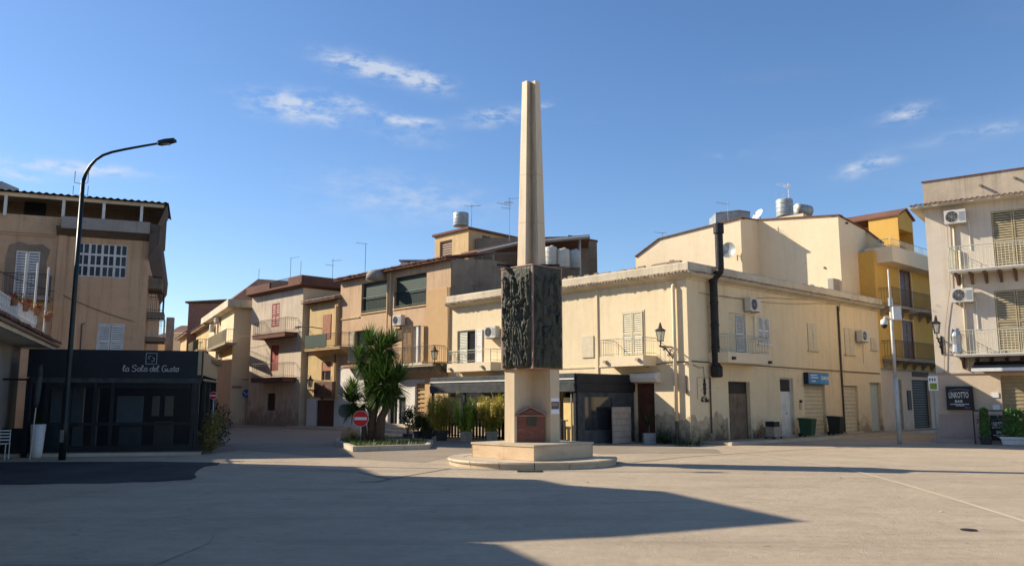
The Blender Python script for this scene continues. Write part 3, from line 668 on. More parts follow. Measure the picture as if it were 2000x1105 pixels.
# taller block rising behind the cream roof
TA = xyat(1449, 500, 46.0)
def back_block():
    rt = thing('upper_house', 'tall cream house wing with brown roof edge rising behind the corner building', 'building', (TA[0], TA[1], 0))
    WA = Wall(TA, 137); WB0 = Wall(TA, 47)
    def xsec(w, px): return w.hit(px, 480)[0]
    uA0 = xsec(WA, 1241); uA1 = xsec(WA, 1288); zt = WA.hit(1449, 426)[1]
    z0, z1, z2 = WA.hit(1241, 502)[1], WA.hit(1288, 467)[1], zt
    zb = 6.0
    poly = [(uA0, zb), (0, zb), (0, z2), (uA1, z1), (uA0, z0)]
    part('wall', MB(WA).plate(poly, -.3, 0), 'cream_pale', rt)
    uf = xsec(WB0, 1481); P2 = WB0.pt(uf, 0, 0)[:2]
    zB0 = WB0.hit(1481, 431)[1]
    part('wall', MB(WB0).plate([(.002, zb), (uf, zb), (uf, zB0), (.002, z2)], -.3, -.001), 'cream_pale', rt)
    WC = Wall(P2, 137); uc = xsec(WC, 1640); P3 = WC.pt(uc, 0, 0)[:2]; zC = WC.hit(1640, 421)[1]
    part('wall', MB(WC).plate([(0, zb), (uc, zb), (uc, zC), (0, zB0)], -.3, 0), 'cream_pale', rt)
    WD = Wall(P3, 47); ud_ = xsec(WD, 1694); P4 = WD.pt(ud_, 0, 0)[:2]; zD = WD.hit(1694, 452)[1]
    part('wall', MB(WD).plate([(.002, zb), (ud_, zb), (ud_, zD), (.002, zC)], -.3, -.001), 'cream_pale', rt)
    WE = Wall(P4, 137); ue = xsec(WE, 1722); zE = WE.hit(1722, 474)[1]
    part('wall', MB(WE).plate([(0, zb), (ue, zb), (ue, zE), (0, zD)], -.3, 0), 'cream_pale', rt)
    # roof: slab edges in brown tile, following each wall top
    def edge(w, pts, nm='roof_edge'):
        mb = MB(w)
        for (ua, za), (ub, zb_) in zip(pts[:-1], pts[1:]):
            mb.add([(ua, -.35, za-.02), (ub, -.35, zb_-.02), (ub, .10, zb_-.0), (ua, .10, za-.0), (ua, -.35, za+.07), (ub, -.35, zb_+.07), (ub, .10, zb_+.06), (ua, .10, za+.06)], [(0,1,2,3),(4,5,6,7),(3,2,6,7),(0,1,5,4),(0,3,7,4),(1,2,6,5)])
        part(nm, mb, 'tile', rt)
    edge(WA, [(uA0, z0), (uA1, z1), (0.1, z2)]); edge(WB0, [(0, z2), (uf, zB0)]); edge(WC, [(0, zB0), (uc+.1, zC)]); edge(WD, [(0, zC), (ud_, zD)]); edge(WE, [(0, zD), (ue, zE)])
    # roof surface behind
    b = lambda w, u, o, z: w.pt(u, o, z)
    pts = [b(WA, uA0, 0, z0), b(WA, uA1, 0, z1), b(WA, 0, 0, z2), b(WB0, uf, 0, zB0), b(WC, uc, 0, zC), b(WD, ud_, 0, zD)]
    back = [(p[0]+3.2, p[1]+7.0, p[2]-.5) for p in pts]
    mb = MB(); n = len(pts); mb.add(pts+back, [(i, i+1, n+i+1, n+i) for i in range(n-1)]); part('roof', mb, 'tile', rt)
    mb = MB(); mb.add([(p[0], p[1], 0) for p in back]+back, [(i, i+1, n+i+1, n+i) for i in range(n-1)]); part('outer_wall', mb, 'cream_pale', rt)
    mb = MB(); mb.add([(pts[0][0], pts[0][1], 0), (back[0][0], back[0][1], 0), back[0], pts[0]], [(0,1,2,3)]); part('outer_wall', mb, 'cream_pale', rt)
    part('vent', MB(WD).tube([(.9, -.02, WD.hit(1650, 432)[1]-.1), (.9, .12, WD.hit(1650, 432)[1]-.1)], .06, 8), 'ironbrown', rt)
    part('vent', MB(WC).tube([(uc-.9, -.02, WC.hit(1610, 523)[1]), (uc-.9, .05, WC.hit(1610, 523)[1])], .06, 8), 'ironbrown', rt)
    # little parapet with a block on top of B
    zs = WC.hit(1530, 415)[1]
    part('roof_parapet', MB(WC).plate([(WC.hit(1488, 430)[0], zB0-.1), (WC.hit(1556, 430)[0], zB0-.1), (WC.hit(1556, 430)[0], WC.hit(1556, 412)[1]), (WC.hit(1488, 430)[0], WC.hit(1488, 424)[1])], -1.2, -.8), 'cream_pale', rt)
    return WA, WB0, WC, WD
WA, WFc, WC, WD = back_block()
# cream stub chimneys on the flat roof in front
st = WR.pt(WR.hit(1695, 560)[0], -1.0, 0)
ch = thing('roof_stub', 'low crumbling masonry stub on the cream roof below the yellow house', 'masonry stub', (st[0], st[1], HC-.3))
mb = MB(WR); uu = WR.hit(1680, 560, -1.0)[0]; u2 = WR.hit(1716, 560, -1.0)[0]
mb.box(uu, u2, -1.3, -.9, HC-.31, WR.hit(1700, 541, -1.0)[1]); part('block', mb, 'right_par', ch)
mb = MB(WR); u3 = WR.hit(1628, 560, -1.0)[0]
mb.box(u3, uu-.05, -1.3, -1.0, HC-.31, WR.hit(1650, 548, -1.0)[1]); part('block', mb, 'concrete', ch)

# ============================================================ YELLOW HOUSE, far right
def yellow_house():
    O = WR.pt(uR1+.001, 0, 0)[:2]; W = Wall(O, 47); u1 = W.hit(1838, 700)[0]
    rt = thing('yellow_house', 'narrow yellow three-storey house with two iron balconies and a roof dormer', 'house', (O[0], O[1], 0))
    zt = W.hit(1760, 505)[1]
    r1 = W.rect(1758, 529, 1780, 602); r2 = W.rect(1763, 627, 1785, 702); g1 = W.rect(1751, 741, 1763, 820); g2 = W.rect(1783, 742, 1817, 825)
    g1, g2 = (g1[0], .14, g1[2], g1[3]), (g2[0], .14, g2[2], g2[3])
    zl = W.hit(1760, 722)[1]
    part('wall', MB(W).wall(0, u1, zt, zt, [r1, r2], .15, z0=zl), 'yellow', rt)
    part('wall', MB(W).wall(0, u1, zl, zl, [g1, g2], .2), 'right_low', rt)
    body(rt, W, 0, u1, 9, zt, 'yellow', roofmat='tile')
    for r_ in (r1, r2):
        wo = door(W, rt, r_, 'brown', .1, 2, handle=False)
        for a, b, c, d in ((r_[0]-.09, r_[0], r_[1], r_[3]+.09), (r_[2], r_[2]+.09, r_[1], r_[3]+.09), (r_[0], r_[2], r_[3], r_[3]+.09)): part('window_surround', MB(W).box(a, b, 0, .025, c, d), 'cream_pale', rt)
    zb = W.hit(1780, 601, .8)[1]; ub = W.hit(1746, 600, .8)[0]
    balcony(W, rt, ub, u1-.25, zb, .8, .95, 'concrete', 'ironbrown', brackets=7, sp=.13)
    zb = W.hit(1780, 701, .8)[1]
    balcony(W, rt, ub, u1-.25, zb, .8, .95, 'concrete', 'ironbrown', brackets=7, sp=.13)
    # roof terrace: boxed white parapet with railing
    zp0, zp1 = W.hit(1743, 509, .9)[1], W.hit(1743, 480, .9)[1]
    uu = W.hit(1743, 495, .9)[0]
    b0 = part('terrace', MB(W).box(uu, u1+.3, -.4, .9, zp0-.02, zp0+.14), 'cream_pale', rt)
    part('parapet', MB(W).box(uu, u1+.3, .78, .9, zp0+.14, zp1), 'cream_pale', b0); part('parapet', MB(W).box(uu, uu+.12, -.6, .78, zp0+.14, zp1), 'cream_pale', b0)
    r = MB(W)
    for z in (.06, .42): r.tube([(uu+.06, -.5, zp1+z), (uu+.06, .84, zp1+z), (u1+.2, .84, zp1+z)], .018, 4)
    n = int((u1-uu)/.16)
    for i in range(n+1): r.tube([(uu+.06+i*.16, .84, zp1), (uu+.06+i*.16, .84, zp1+.42)], .010, 4, False)
    for i in range(8): r.tube([(uu+.06, .84-i*.16, zp1), (uu+.06, .84-i*.16, zp1+.42)], .010, 4, False)
    part('railing', r, 'rail_pale', b0)
    # sloping tile roof behind the terrace
    mb = MB(W); za, zb2 = W.hit(1728, 462, -1.0)[1], W.hit(1820, 520, -1.0)[1]
    mb.add([(-.6, -1.0, za-.1), (u1+.2, -1.0, zb2), (u1+.2, -6, zb2+.3), (-.6, -6, za+.3), (-.6, -1.0, zp0), (u1+.2, -1.0, zp0)], [(0, 1, 2, 3), (4, 5, 1, 0)]); part('roof', mb, 'tile', rt)
    # dormer
    D0 = W.pt(W.hit(1755, 450, -1.6)[0], -1.6, 0)[:2]; WDm = Wall(D0, 47); e1 = WDm.hit(1783, 450)[0]; zz0 = WDm.hit(1760, 500)[1]; ze = WDm.hit(1755, 421)[1]; zr = WDm.hit(1768, 411)[1]
    WDl = Wall(D0, 137); f0 = WDl.hit(1697, 450)[0]; f0 = max(f0, -4.5)
    zo = WDm.hit(1755, 446)[1]
    hole = (.10, zz0, e1-.12, zo)
    mb = MB(WDm).wall(0, e1, ze, ze, [hole], .8, z0=zz0); mb.quad((0, 0, ze), (e1, 0, ze), (e1/2, 0, zr)); part('dormer', mb, 'yellow', rt)
    part('dormer_side', MB(WDl).plate([(f0, zz0-.3), (0, zz0-.3), (0, ze), (f0, ze)], -.12, 0), 'yellow', rt)
    part('dormer_back', MB(WDm).box(.1, e1-.1, -1.0, -.9, zz0, zo), 'yellow', rt)
    part('dormer_side', MB(WDm).box(e1-.1, e1-.0, -4, -.01, zz0-.3, ze), 'yellow', rt)
    mb = MB(WDm)
    for a, za_, b, zb_ in ((-.10, ze-.03, e1/2, zr+.02), (e1/2, zr+.02, e1+.12, ze-.06)): mb.add([(a, .15, za_), (b, .15, zb_), (b, -4.4, zb_), (a, -4.4, za_), (a, .15, za_+.1), (b, .15, zb_+.1), (b, -4.4, zb_+.1), (a, -4.4, za_+.1)], [(0,1,2,3),(4,5,6,7),(0,1,5,4),(0,3,7,4),(1,2,6,5)])
    part('dormer_roof', mb, 'tile', rt)
    door(W, rt, g1, 'metal_grey', .12, 1); roller(W, rt, g2, 'black', .14, .15)
    r_ = W.rect(1772, 762, 1779, 800)
    part('notice_case', MB(W).box(r_[0], r_[2], 0, .05, r_[1], r_[3]), 'dark', rt)
    part('string_course', MB(W).box(0, u1, 0, .06, zl-.06, zl+.04), 'concrete', rt)
    return W, u1
WY, uY1 = yellow_house()
r_ = WY.rect(1781, 725, 1813, 736); yh = [o for o in bpy.data.objects if o.name == 'yellow_house'][0]
wo = part('window', MB(WY).box(r_[0], r_[2], .0, .02, r_[1], r_[3]), 'brown', yh, label='dark barred transom above the roller shutter')
mb = MB(WY)
for i in range(9): u = r_[0]+(r_[2]-r_[0])*(i+.5)/9; mb.box(u-.03, u+.03, .02, .05, r_[1]+.02, r_[3]-.02)
part('bars', mb, 'ironbrown', wo)
# dim house closing the gap between the yellow house and the right-hand building
GP = WY.pt(uY1+.5, -.3, 0)[:2]; WG = Wall(GP, 60)
gh = thing('rear_house', 'shadowed brown house front glimpsed in the gap beside the right-hand building', 'house', (GP[0], GP[1], 0))
gw = [(.5, 3.6, 1.5, 5.8), (.5, 6.9, 1.5, 8.6)]
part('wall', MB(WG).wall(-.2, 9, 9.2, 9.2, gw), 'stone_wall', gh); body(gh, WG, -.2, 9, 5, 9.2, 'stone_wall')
for q in gw: shutter_window(WG, gh, q, 'brown', 2)

# ============================================================ RIGHT-HAND BUILDING
RO = gnd(1838, 863); WX = Wall(RO, 126.6)
def right_building():
    W = WX; u1 = 11.0; rt = thing('right_building', 'pale grey-beige three-storey building with shuttered balcony doors and bar on ground floor', 'building', (RO[0], RO[1], 0))
    ze = W.hit(1838, 404)[1]; zp = W.hit(1838, 352)[1]; zl = W.hit(1838, 729)[1]
    zpl = W.hit(1860, 808)[1]
    r1 = W.rect(1939, 410, 2002, 524); r2 = W.rect(1946, 566, 2004, 688)
    r3 = W.rect(1958, 733, 2030, 850)
    r1 = (r1[0], r1[1], r1[0]+1.5, r1[3]); r2 = (r2[0], r2[1], r2[0]+1.5, r2[3]); r3 = (r3[0], .15, r3[0]+2.6, r3[3])
    part('wall', MB(W).wall(0, u1, ze, ze, [r1, r2], .16, z0=zl), 'right', rt)
    part('wall', MB(W).wall(0, u1, zl, zl, [r3], .25), 'right_low', rt)
    mb = MB(W); mb.box(-.02, r3[0]-.001, .0, .05, 0, zpl); part('plinth', mb, 'plinth_pink', rt)
    part('plinth', MB(W).box(r3[2], u1, .0, .05, 0, zpl), 'plinth_pink', rt)
    body(rt, W, 0, u1, 10, ze, 'right')
    part('parapet', MB(W).box(.0, u1, -.25, .0, ze+.1, zp), 'right_par', rt); part('parapet', MB(W).box(0, .25, -9, -.25, ze+.1, zp), 'right_par', rt)
    part('coping', MB(W).box(-.04, u1, -.29, .04, zp, zp+.05), 'brownpar', rt)
    part('eaves', MB(W).box(-.5, u1, -8, .5, ze-.03, ze+.05), 'cornice', rt)
    mb = MB(W); tile_row(mb, W, -.5, u1, .05, .56, ze+.14, ze+.06, .19, .07); part('roof_tiles', mb, 'tile', rt, kind='stuff')
    mb = MB(W.shift(0)); part('string_course', MB(W).box(0, u1, 0, .05, zl-.03, zl+.03), 'plinth_pink', rt)
    for r_ in (r1, r2):
        shutter_window(W, rt, r_, 'olive_wood', 2, .12, 'olive_wood', sill=False, slat=.10)
    zb = W.hit(1900, 524, .85)[1]; ub = W.hit(1853, 524, .85)[0]
    balcony(W, rt, ub, u1-3, zb, .85, .95, 'whitep', 'rail_pale', brackets=14, bmat='brown2', sp=.13, th=.1)
    zb2 = W.hit(1930, 690, .85)[1]; ub = W.hit(1864, 690, .85)[0]
    balcony(W, rt, ub, u1-3, zb2, .85, .95, 'whitep', 'rail_pale', brackets=14, bmat='brown2', sp=.13, th=.1)
    ua = W.hit(1897, 722, 1.2)[0]; za = W.hit(1940, 722, 1.2)[1]
    aw = part('awning', MB(W).add([(ua, .05, za+.38), (u1, .05, za+.38), (u1, 1.2, za+.05), (ua, 1.2, za+.05), (ua, .05, za+.34), (u1, .05, za+.34), (u1, 1.2, za+.01), (ua, 1.2, za+.01)], [(0,1,2,3),(4,5,6,7),(0,3,7,4)]), 'navy', rt)
    part('valance', MB(W).box(ua, u1, 1.2, 1.24, za-.05, za+.08), 'white', aw)
    roller(W, rt, r3, 'olive_wood', .15, .2)
    ud = W.hit(1883, 600)[0]
    part('downpipe', MB(W).tube([(ud, .07, zb+.9), (ud, .07, zl+.1)], .05, 8), 'cream_wood', rt, smooth=True)
    part('downpipe', MB(W).tube([(W.hit(1866, 480)[0], .05, ze-.6), (W.hit(1867, 520)[0], .05, zb+.0)], .04, 8), 'cream_wood', rt, smooth=True)
    for px, py in ((1915, 362), (1982, 347)):
        u, z = W.hit(px, py); part('spout', MB(W).tube([(u, -.05, z), (u, .22, z-.05)], .055, 8), 'concrete', rt)
    for px, py in ((1967, 776), (1970, 796)):
        u, z = W.hit(px, py); 
    return zb, zb2, r3, za
zbx1, zbx2, RX3, ZAW = right_building()
# pink low kerb at its foot
k0 = WX.hit(1832, 862)[0]
struct('kerb', MB(WX).box(-.2, 3.4, .051, .75, 0, .16), 'plinth_pink')

# ============================================================ OCHRE BUILDING (between cream building and straw house)
OO = WL.pt(uL0, 0, 0)[:2]; WO = Wall(OO, 137)     # u negative to the left
def ochre():
    W = WO; u0 = W.hit(664, 620)[0]; rt = thing('ochre_building', 'peach and ochre house with two dark green screened loggias under a tiled eave', 'house', (OO[0], OO[1], 0))
    zr = W.hit(872, 508)[1]; ul = W.hit(835, 600)[0]
    L1 = W.rect(706, 549, 757, 608); L2 = W.rect(770, 537, 833, 597)
    L1 = (L1[0], L1[1], L1[2], L2[3]+.0); zs = min(L1[1], L2[1]); L1 = (L1[0], zs, L1[2], L2[3]); L2 = (L2[0], zs, L2[2], L2[3])
    wl_ = W.rect(693, 645, 720, 706); wb = W.rect(773, 641, 788, 667); wd_ = W.rect(806, 636, 823, 708)
    gd = W.rect(810, 748, 834, 835); gd = (gd[0], .3, gd[2], gd[3]); go = W.rect(757, 775, 792, 840); go = (go[0], .3, go[2], go[3])
    zm = W.hit(760, 712)[1]
    part('wall', MB(W).wall(u0, ul, zr, zr, [L1, L2, wl_, wb, wd_], .2, z0=zm), 'ochre_pink', rt)
    part('wall', MB(W).wall(u0, ul, zm, zm, [gd, go], .25), 'whitep', rt)
    part('pilaster', MB(W).box(ul, .0, -.3, .10, 0, W.hit(855, 565)[1]), 'ochre_dark', rt)
    part('wall', MB(W).box(ul, .0, -.3, .0, W.hit(855, 565)[1]+.001, zr), 'ochre_pink', rt)
    body(rt, W, u0, 0, 8.5, zr-.1, 'stone_wall')
    # party wall rising above the cream roof
    zq = W.hit(872, 506)[1]
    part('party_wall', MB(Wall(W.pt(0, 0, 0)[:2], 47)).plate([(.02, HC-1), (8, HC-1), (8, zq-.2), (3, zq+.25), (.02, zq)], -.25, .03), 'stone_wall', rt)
    # loggias: green netting blinds behind railings
    for r_ in (L1, L2):
        lo = part('loggia', MB(W).box(r_[0], r_[2], -.62, -.6, r_[1], r_[3]), 'green_blind', rt)
        part('blind', MB(W).box(r_[0]+.03, r_[2]-.03, -.20, -.17, r_[1]+.05, r_[3]-.02), 'green_blind', lo)
        r = MB(W); zt = r_[1]+(r_[3]-r_[1])*.5
        r.tube([(r_[0], -.05, zt), (r_[2], -.05, zt)], .025, 6); r.tube([(r_[0], -.05, r_[1]+.1), (r_[2], -.05, r_[1]+.1)], .02, 6)
        n = int((r_[2]-r_[0])/.14)
        for i in range(n+1): u = r_[0]+(r_[2]-r_[0])*i/n; r.tube([(u, -.05, r_[1]), (u, -.05, zt)], .012, 4, False)
        part('railing', r, 'green_blind', lo)
        part('side_wall', MB(W).box(r_[0]-.02, r_[0], -.6, -.2, r_[1], r_[3]), 'ochre_pink', lo)
        part('sill', MB(W).box(r_[0]-.05, r_[2]+.05, -.1, .06, r_[1]-.09, r_[1]-.01), 'ochre', lo)
    part('column', MB(W).box(L1[2]+.12, L1[2]+.32, .0, .1, zs-.3, zr-.05), 'cornice', rt)
    part('downpipe', MB(W).tube([(L1[2]+.22, .16, zr-.1), (L1[2]+.22, .16, .3)], .05, 8), 'ochre', rt, smooth=True)
    # step band between floors
    part('string_course', MB(W).box(u0, L1[0]-.1, .0, .05, zs-.25, zs-.18), 'ochre', rt)
    # eave
    part('eaves', MB(W).prof([(-.3, zr), (.38, zr-.05), (.38, zr+.02), (-.3, zr+.1)], u0-.25, .05), 'brownpar', rt)
    mb = MB(W); tile_row(mb, W, u0-.25, .05, -3.2, .44, zr+.75, zr+.06, .2, .075); part('roof_tiles', mb, 'tile', rt, kind='stuff')
    # windows
    w_ = shutter_window(W, rt, wl_, leaves=0, frame='ochre_wood', sill=False); open_leaf(W, w_, wl_[0], wl_[1], wl_[3], .45, -20, 'cream_wood')
    w_ = part('window', MB(W).box(wb[0], wb[2], -.1, -.06, wb[1], wb[3]), 'brown', rt)
    w_ = shutter_window(W, rt, wd_, leaves=0, frame='white_wood', sill=False, pane='curtain')
    part('door_leaf', MB(W).box(wd_[0]+.25, wd_[0]+.42, -.1, -.05, wd_[1], wd_[3]), 'white_wood', w_)
    open_leaf(W, w_, wd_[0], wd_[1], wd_[3], .62, -28, 'ochre_wood', slat=.11); open_leaf(W, w_, wd_[2], wd_[1], wd_[3], .55, 20, 'ochre_wood', slat=.11)
    zb = W.hit(800, 712, .9)[1]; ua = W.hit(741, 712, .9)[0]; ub = W.hit(845, 711, .9)[0]
    balcony(W, rt, ua, ub, zb, .9, .95, 'kerb', 'ironbrown', sp=.13, th=.12)
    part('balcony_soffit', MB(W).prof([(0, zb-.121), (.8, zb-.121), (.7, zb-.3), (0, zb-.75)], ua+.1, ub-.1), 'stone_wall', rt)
    # slatted ochre door, dark doorway with steps
    w_ = part('door', MB(W).box(gd[0], gd[2], -.2, -.16, gd[1], gd[3]), 'ochre_wood', rt)
    z = gd[1]+.1
    while z < gd[3]-.1:
        part('slat', MB(W).box(gd[0]+.05, gd[2]-.05, -.16, -.10, z, z+.10), 'cream_wood' if False else 'ochre_wood', w_); z += .24
    part('door', MB(W).box(go[0], go[2], -.24, -.2, go[1], go[3]), 'dark', rt)
    part('door', MB(W).box((go[0]+go[2])/2-.1, (go[0]+go[2])/2+.05, -.2, -.12, go[1], go[3]), 'white_wood', rt)
    for i in range(3): part('step', MB(W).box(go[0]+.3, go[2]+.9, 0, .95-i*.3, i*.14, (i+1)*.14), 'kerb', rt)
    # low dark canopy by the yucca
    za = W.hit(690, 718, .5)[1]
    part('canopy', MB(W).prof([(0, za+.15), (.6, za+.02), (.6, za-.04), (0, za+.08)], W.hit(667, 718, .5)[0], W.hit(715, 718, .5)[0]), 'brown2', rt)
    return zr, u0
ZRO, uO0 = ochre()
sw = MB(WO).box(uO0-3.2, -.3, .0, 1.5, 0, .13); struct('pavement', sw, 'paving')
struct('kerb', MB(WO).box(uO0-3.2, -.3, 1.5, 1.66, 0, .145), 'kerb')

# ============================================================ rooftop tower and canopy behind the ochre house
def tower():
    P = xyat(915, 470, 50.5); Wl = Wall(P, 137); Wr = Wall(P, 47)
    rt = thing('roof_tower', 'tan rooftop stair tower with barred brick-coloured opening below a grey tank', 'tower', (P[0], P[1], 0))
    u0 = Wl.hit(849, 480)[0]; z = Wl.hit(914, 448)[1]; h = Wl.rect(859, 470, 883, 503)
    part('wall', MB(Wl).wall(u0, 0, z, z, [h], .18, z0=7), 'ochre', rt)
    u1 = Wr.hit(1030, 470)[0]; zr = Wr.hit(1005, 466)[1]; h2 = Wr.rect(942, 461, 958, 474)
    mb = MB(Wr).wall(0, u1, z-1.2 if False else min(z, zr), min(z, zr), [h2], .12, z0=7); mb.quad((0, 0, min(z, zr)), (u1, 0, min(z, zr)), (0, 0, z)); part('wall', mb, 'ochre', rt)
    part('outer_wall', MB(Wl).box(u0, 0, -u1, -u1+.1, 7, min(z, zr)), 'ochre', rt)
    part('outer_wall', MB(Wl).quad((u0, 0, 7), (u0, -u1, 7), (u0, -u1, min(z, zr)), (u0, 0, z)), 'ochre', rt)
    mb = MB(Wl); mb.add([(u0-.12, .15, z+.0), (.15, .15, z), (.15, -u1, zr-.05), (u0-.12, -u1, zr-.05), (u0-.12, .15, z+.14), (.15, .15, z+.14), (.15, -u1, zr+.1), (u0-.12, -u1, zr+.1)], [(0,1,2,3),(4,5,6,7),(0,1,5,4),(1,2,6,5),(0,3,7,4)]); part('roof', mb, 'tile', rt)
    wo = part('window', MB(Wl).box(h[0], h[2], -.17, -.14, h[1], h[3]), 'brick', rt)
    b = MB(Wl)
    for i in range(7): zz = h[1]+(h[3]-h[1])*(i+.5)/7; b.box(h[0]+.12, h[2]-.02, -.14, -.10, zz-.03, zz+.03)
    part('bars', b, 'pot_beige', wo)
    wo = part('window', MB(Wr).box(h2[0], h2[2], -.11, -.09, h2[1], h2[3]), 'dark', rt)
    b = MB(Wr)
    for i in range(5): uu = h2[0]+(h2[2]-h2[0])*(i)/4; b.box(uu-.02, uu+.02, -.09, -.05, h2[1], h2[3])
    for i in range(4): zz = h2[1]+(h2[3]-h2[1])*i/3; b.box(h2[0], h2[2], -.05, -.03, zz-.015, zz+.015)
    part('bars', b, 'pot_beige', wo)
    return P, Wl, Wr, z, u0
TP, TWl, TWr, TZ, TU0 = tower()
def terrace_roof():
    P = xyat(925, 490, 47.0); W = Wall(P, 100)
    rt = thing('roof_terrace', 'covered rooftop terrace with thin metal canopy and brown back wall behind the monument', 'roof terrace', (P[0], P[1], 0))
    # back wall block to the right
    Q = xyat(1166, 480, 50.0); Wq = Wall(Q, 95); ul = Wq.hit(930, 500)[0]; zt = Wq.hit(1165, 472)[1]; ztl = Wq.hit(1100, 462)[1]
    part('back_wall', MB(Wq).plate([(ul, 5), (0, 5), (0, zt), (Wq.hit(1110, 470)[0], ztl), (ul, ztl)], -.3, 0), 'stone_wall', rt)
    part('side_wall', MB(Wq).quad((0, 0, 5), (0, -6, 5), (0, -6, zt), (0, 0, zt)), 'stone_wall', rt)
    part('coping', MB(Wq).add([(Wq.hit(1110, 470)[0], .06, ztl), (.05, .06, zt), (.05, -.35, zt), (Wq.hit(1110, 470)[0], -.35, ztl), (Wq.hit(1110, 470)[0], .06, ztl+.08), (.05, .06, zt+.08), (.05, -.35, zt+.08), (Wq.hit(1110, 470)[0], -.35, ztl+.08)], [(0,1,2,3),(4,5,6,7),(0,1,5,4),(1,2,6,5)]), 'tile', rt)
    part('floor', MB(Wq).box(ul, 0, .0, 4.5, 6.2, HC+.3), 'concrete', rt)
    # sloping canopy: left low, right high
    def bar(px, py, Y): return (*xyat(px, py, Y), zat(px, py, Y))
    a, b = bar(932, 488, 46.5), bar(1012, 470, 46.5); c, d = bar(1152, 458, 46.0), bar(1152, 456, 50.5)
    a2 = bar(900, 494, 50.0)
    mb = MB(); top = [a, b, c, (c[0]+.3, 50.3, c[2]+.1), (a2[0], a2[1], a2[2])]
    mb.add(top+[(x, y, z-.09) for x, y, z in top], [(0, 1, 2, 3, 4), (5, 6, 7, 8, 9), (0, 1, 6, 5), (1, 2, 7, 6), (2, 3, 8, 7), (0, 4, 9, 5)]); part('canopy', mb, 'tile', rt)
    mb = MB(); mb.tube([(a[0], a[1]-.05, a[2]-.16), (b[0], b[1]-.05, b[2]-.16), (c[0], c[1]-.05, c[2]-.14)], .10, 4); part('beam', mb, 'metal_grey', rt)
    for px, py in ((940, 500), (963, 496), (1132, 462)):
        x, y = xyat(px, py, 46.6); part('post', MB().tube([(x, y, HC-.2), (x, y, zat(px, py, 46.6)-.05)], .07, 8), 'metal_grey', rt)
    return
terrace_roof()

# ============================================================ STRAW-COLOURED HOUSE with curved balcony
SO = WO.pt(uO0, 0, 0)[:2]; WS = Wall(SO, 137)
def straw():
    W = WS; u0 = W.hit(603, 680)[0]; rt = thing('straw_house', 'small straw-yellow house with brown door and iron balcony hung with dark green cloth', 'house', (SO[0], SO[1], 0))
    zr = W.hit(630, 590)[1]; r1 = W.rect(631, 614, 647, 662); r2 = W.rect(628, 706, 646, 742); rd = W.rect(617, 781, 652, 838); rd = (rd[0], .12, rd[2], rd[3])
    up = W.hit(655, 700)[0]; zc = W.hit(630, 778)[1]
    part('wall', MB(W).wall(u0, 0, zr, zr, [r1, r2], .15, z0=zc), 'yellow_house', rt); part('wall', MB(W).wall(u0, 0, zc, zc, [rd], .2), 'whitep', rt)
    body(rt, W, u0, 0, 7, zr, 'yellow_house')
    part('pilaster', MB(W).box(up, -.001, .0, .16, zc, zr), 'ochre_dark', rt)
    part('eaves', MB(W).box(u0-.4, .1, -.2, .45, zr, zr+.07), 'brownpar', rt); mb = MB(W); tile_row(mb, W, u0-.4, .1, -2.6, .5, zr+.85, zr+.13, .2, .075); part('roof_tiles', mb, 'tile_pale', rt, kind='stuff')
    w_ = shutter_window(W, rt, r1, 'terracotta', 1, .08, 'brown2', sill=False, solid=True)
    w_ = part('window', MB(W).box(r2[0], r2[2], -.14, -.1, r2[1], r2[3]), 'brown2', rt); zmid = r2[1]+(r2[3]-r2[1])*.5
    part('blind', MB(W).box(r2[0]+.05, r2[2]-.02, -.1, -.03, zmid, r2[3]), 'terracotta', w_)
    part('pane', MB(W).box(r2[0]+.35, r2[2]-.05, -.1, -.08, r2[1], zmid), 'glass', w_)
    door(W, rt, rd, 'brown', .15, 2)
    rb = W.rect(616, 745, 651, 775, .3); part('awning_box', MB(W).box(rb[0], rb[2], 0, .4, rb[1], rb[3]), 'brown2', rt)
    zb = W.hit(625, 679, .9)[1]; ua, ub = W.hit(594, 675, .9)[0], W.hit(662, 682, .9)[0]
    bo = balcony(W, rt, ua, ub, zb, .85, .85, 'ochre', 'iron', sp=.13, th=.14)
    part('cloth_screen', MB(W).box(ua+.03, ua+(ub-ua)*.62, .83, .86, zb+.04, zb+.86), 'green_blind', bo)
    part('cloth_screen', MB(W).box(ua+.0, ua+.03, .1, .86, zb+.04, zb+.86), 'green_blind', bo)
    part('balcony_soffit', MB(W).prof([(0, zb-.141), (.7, zb-.141), (0, zb-.5)], ua+.15, ub-.15), 'ochre', rt)
    return u0
uS0 = straw()

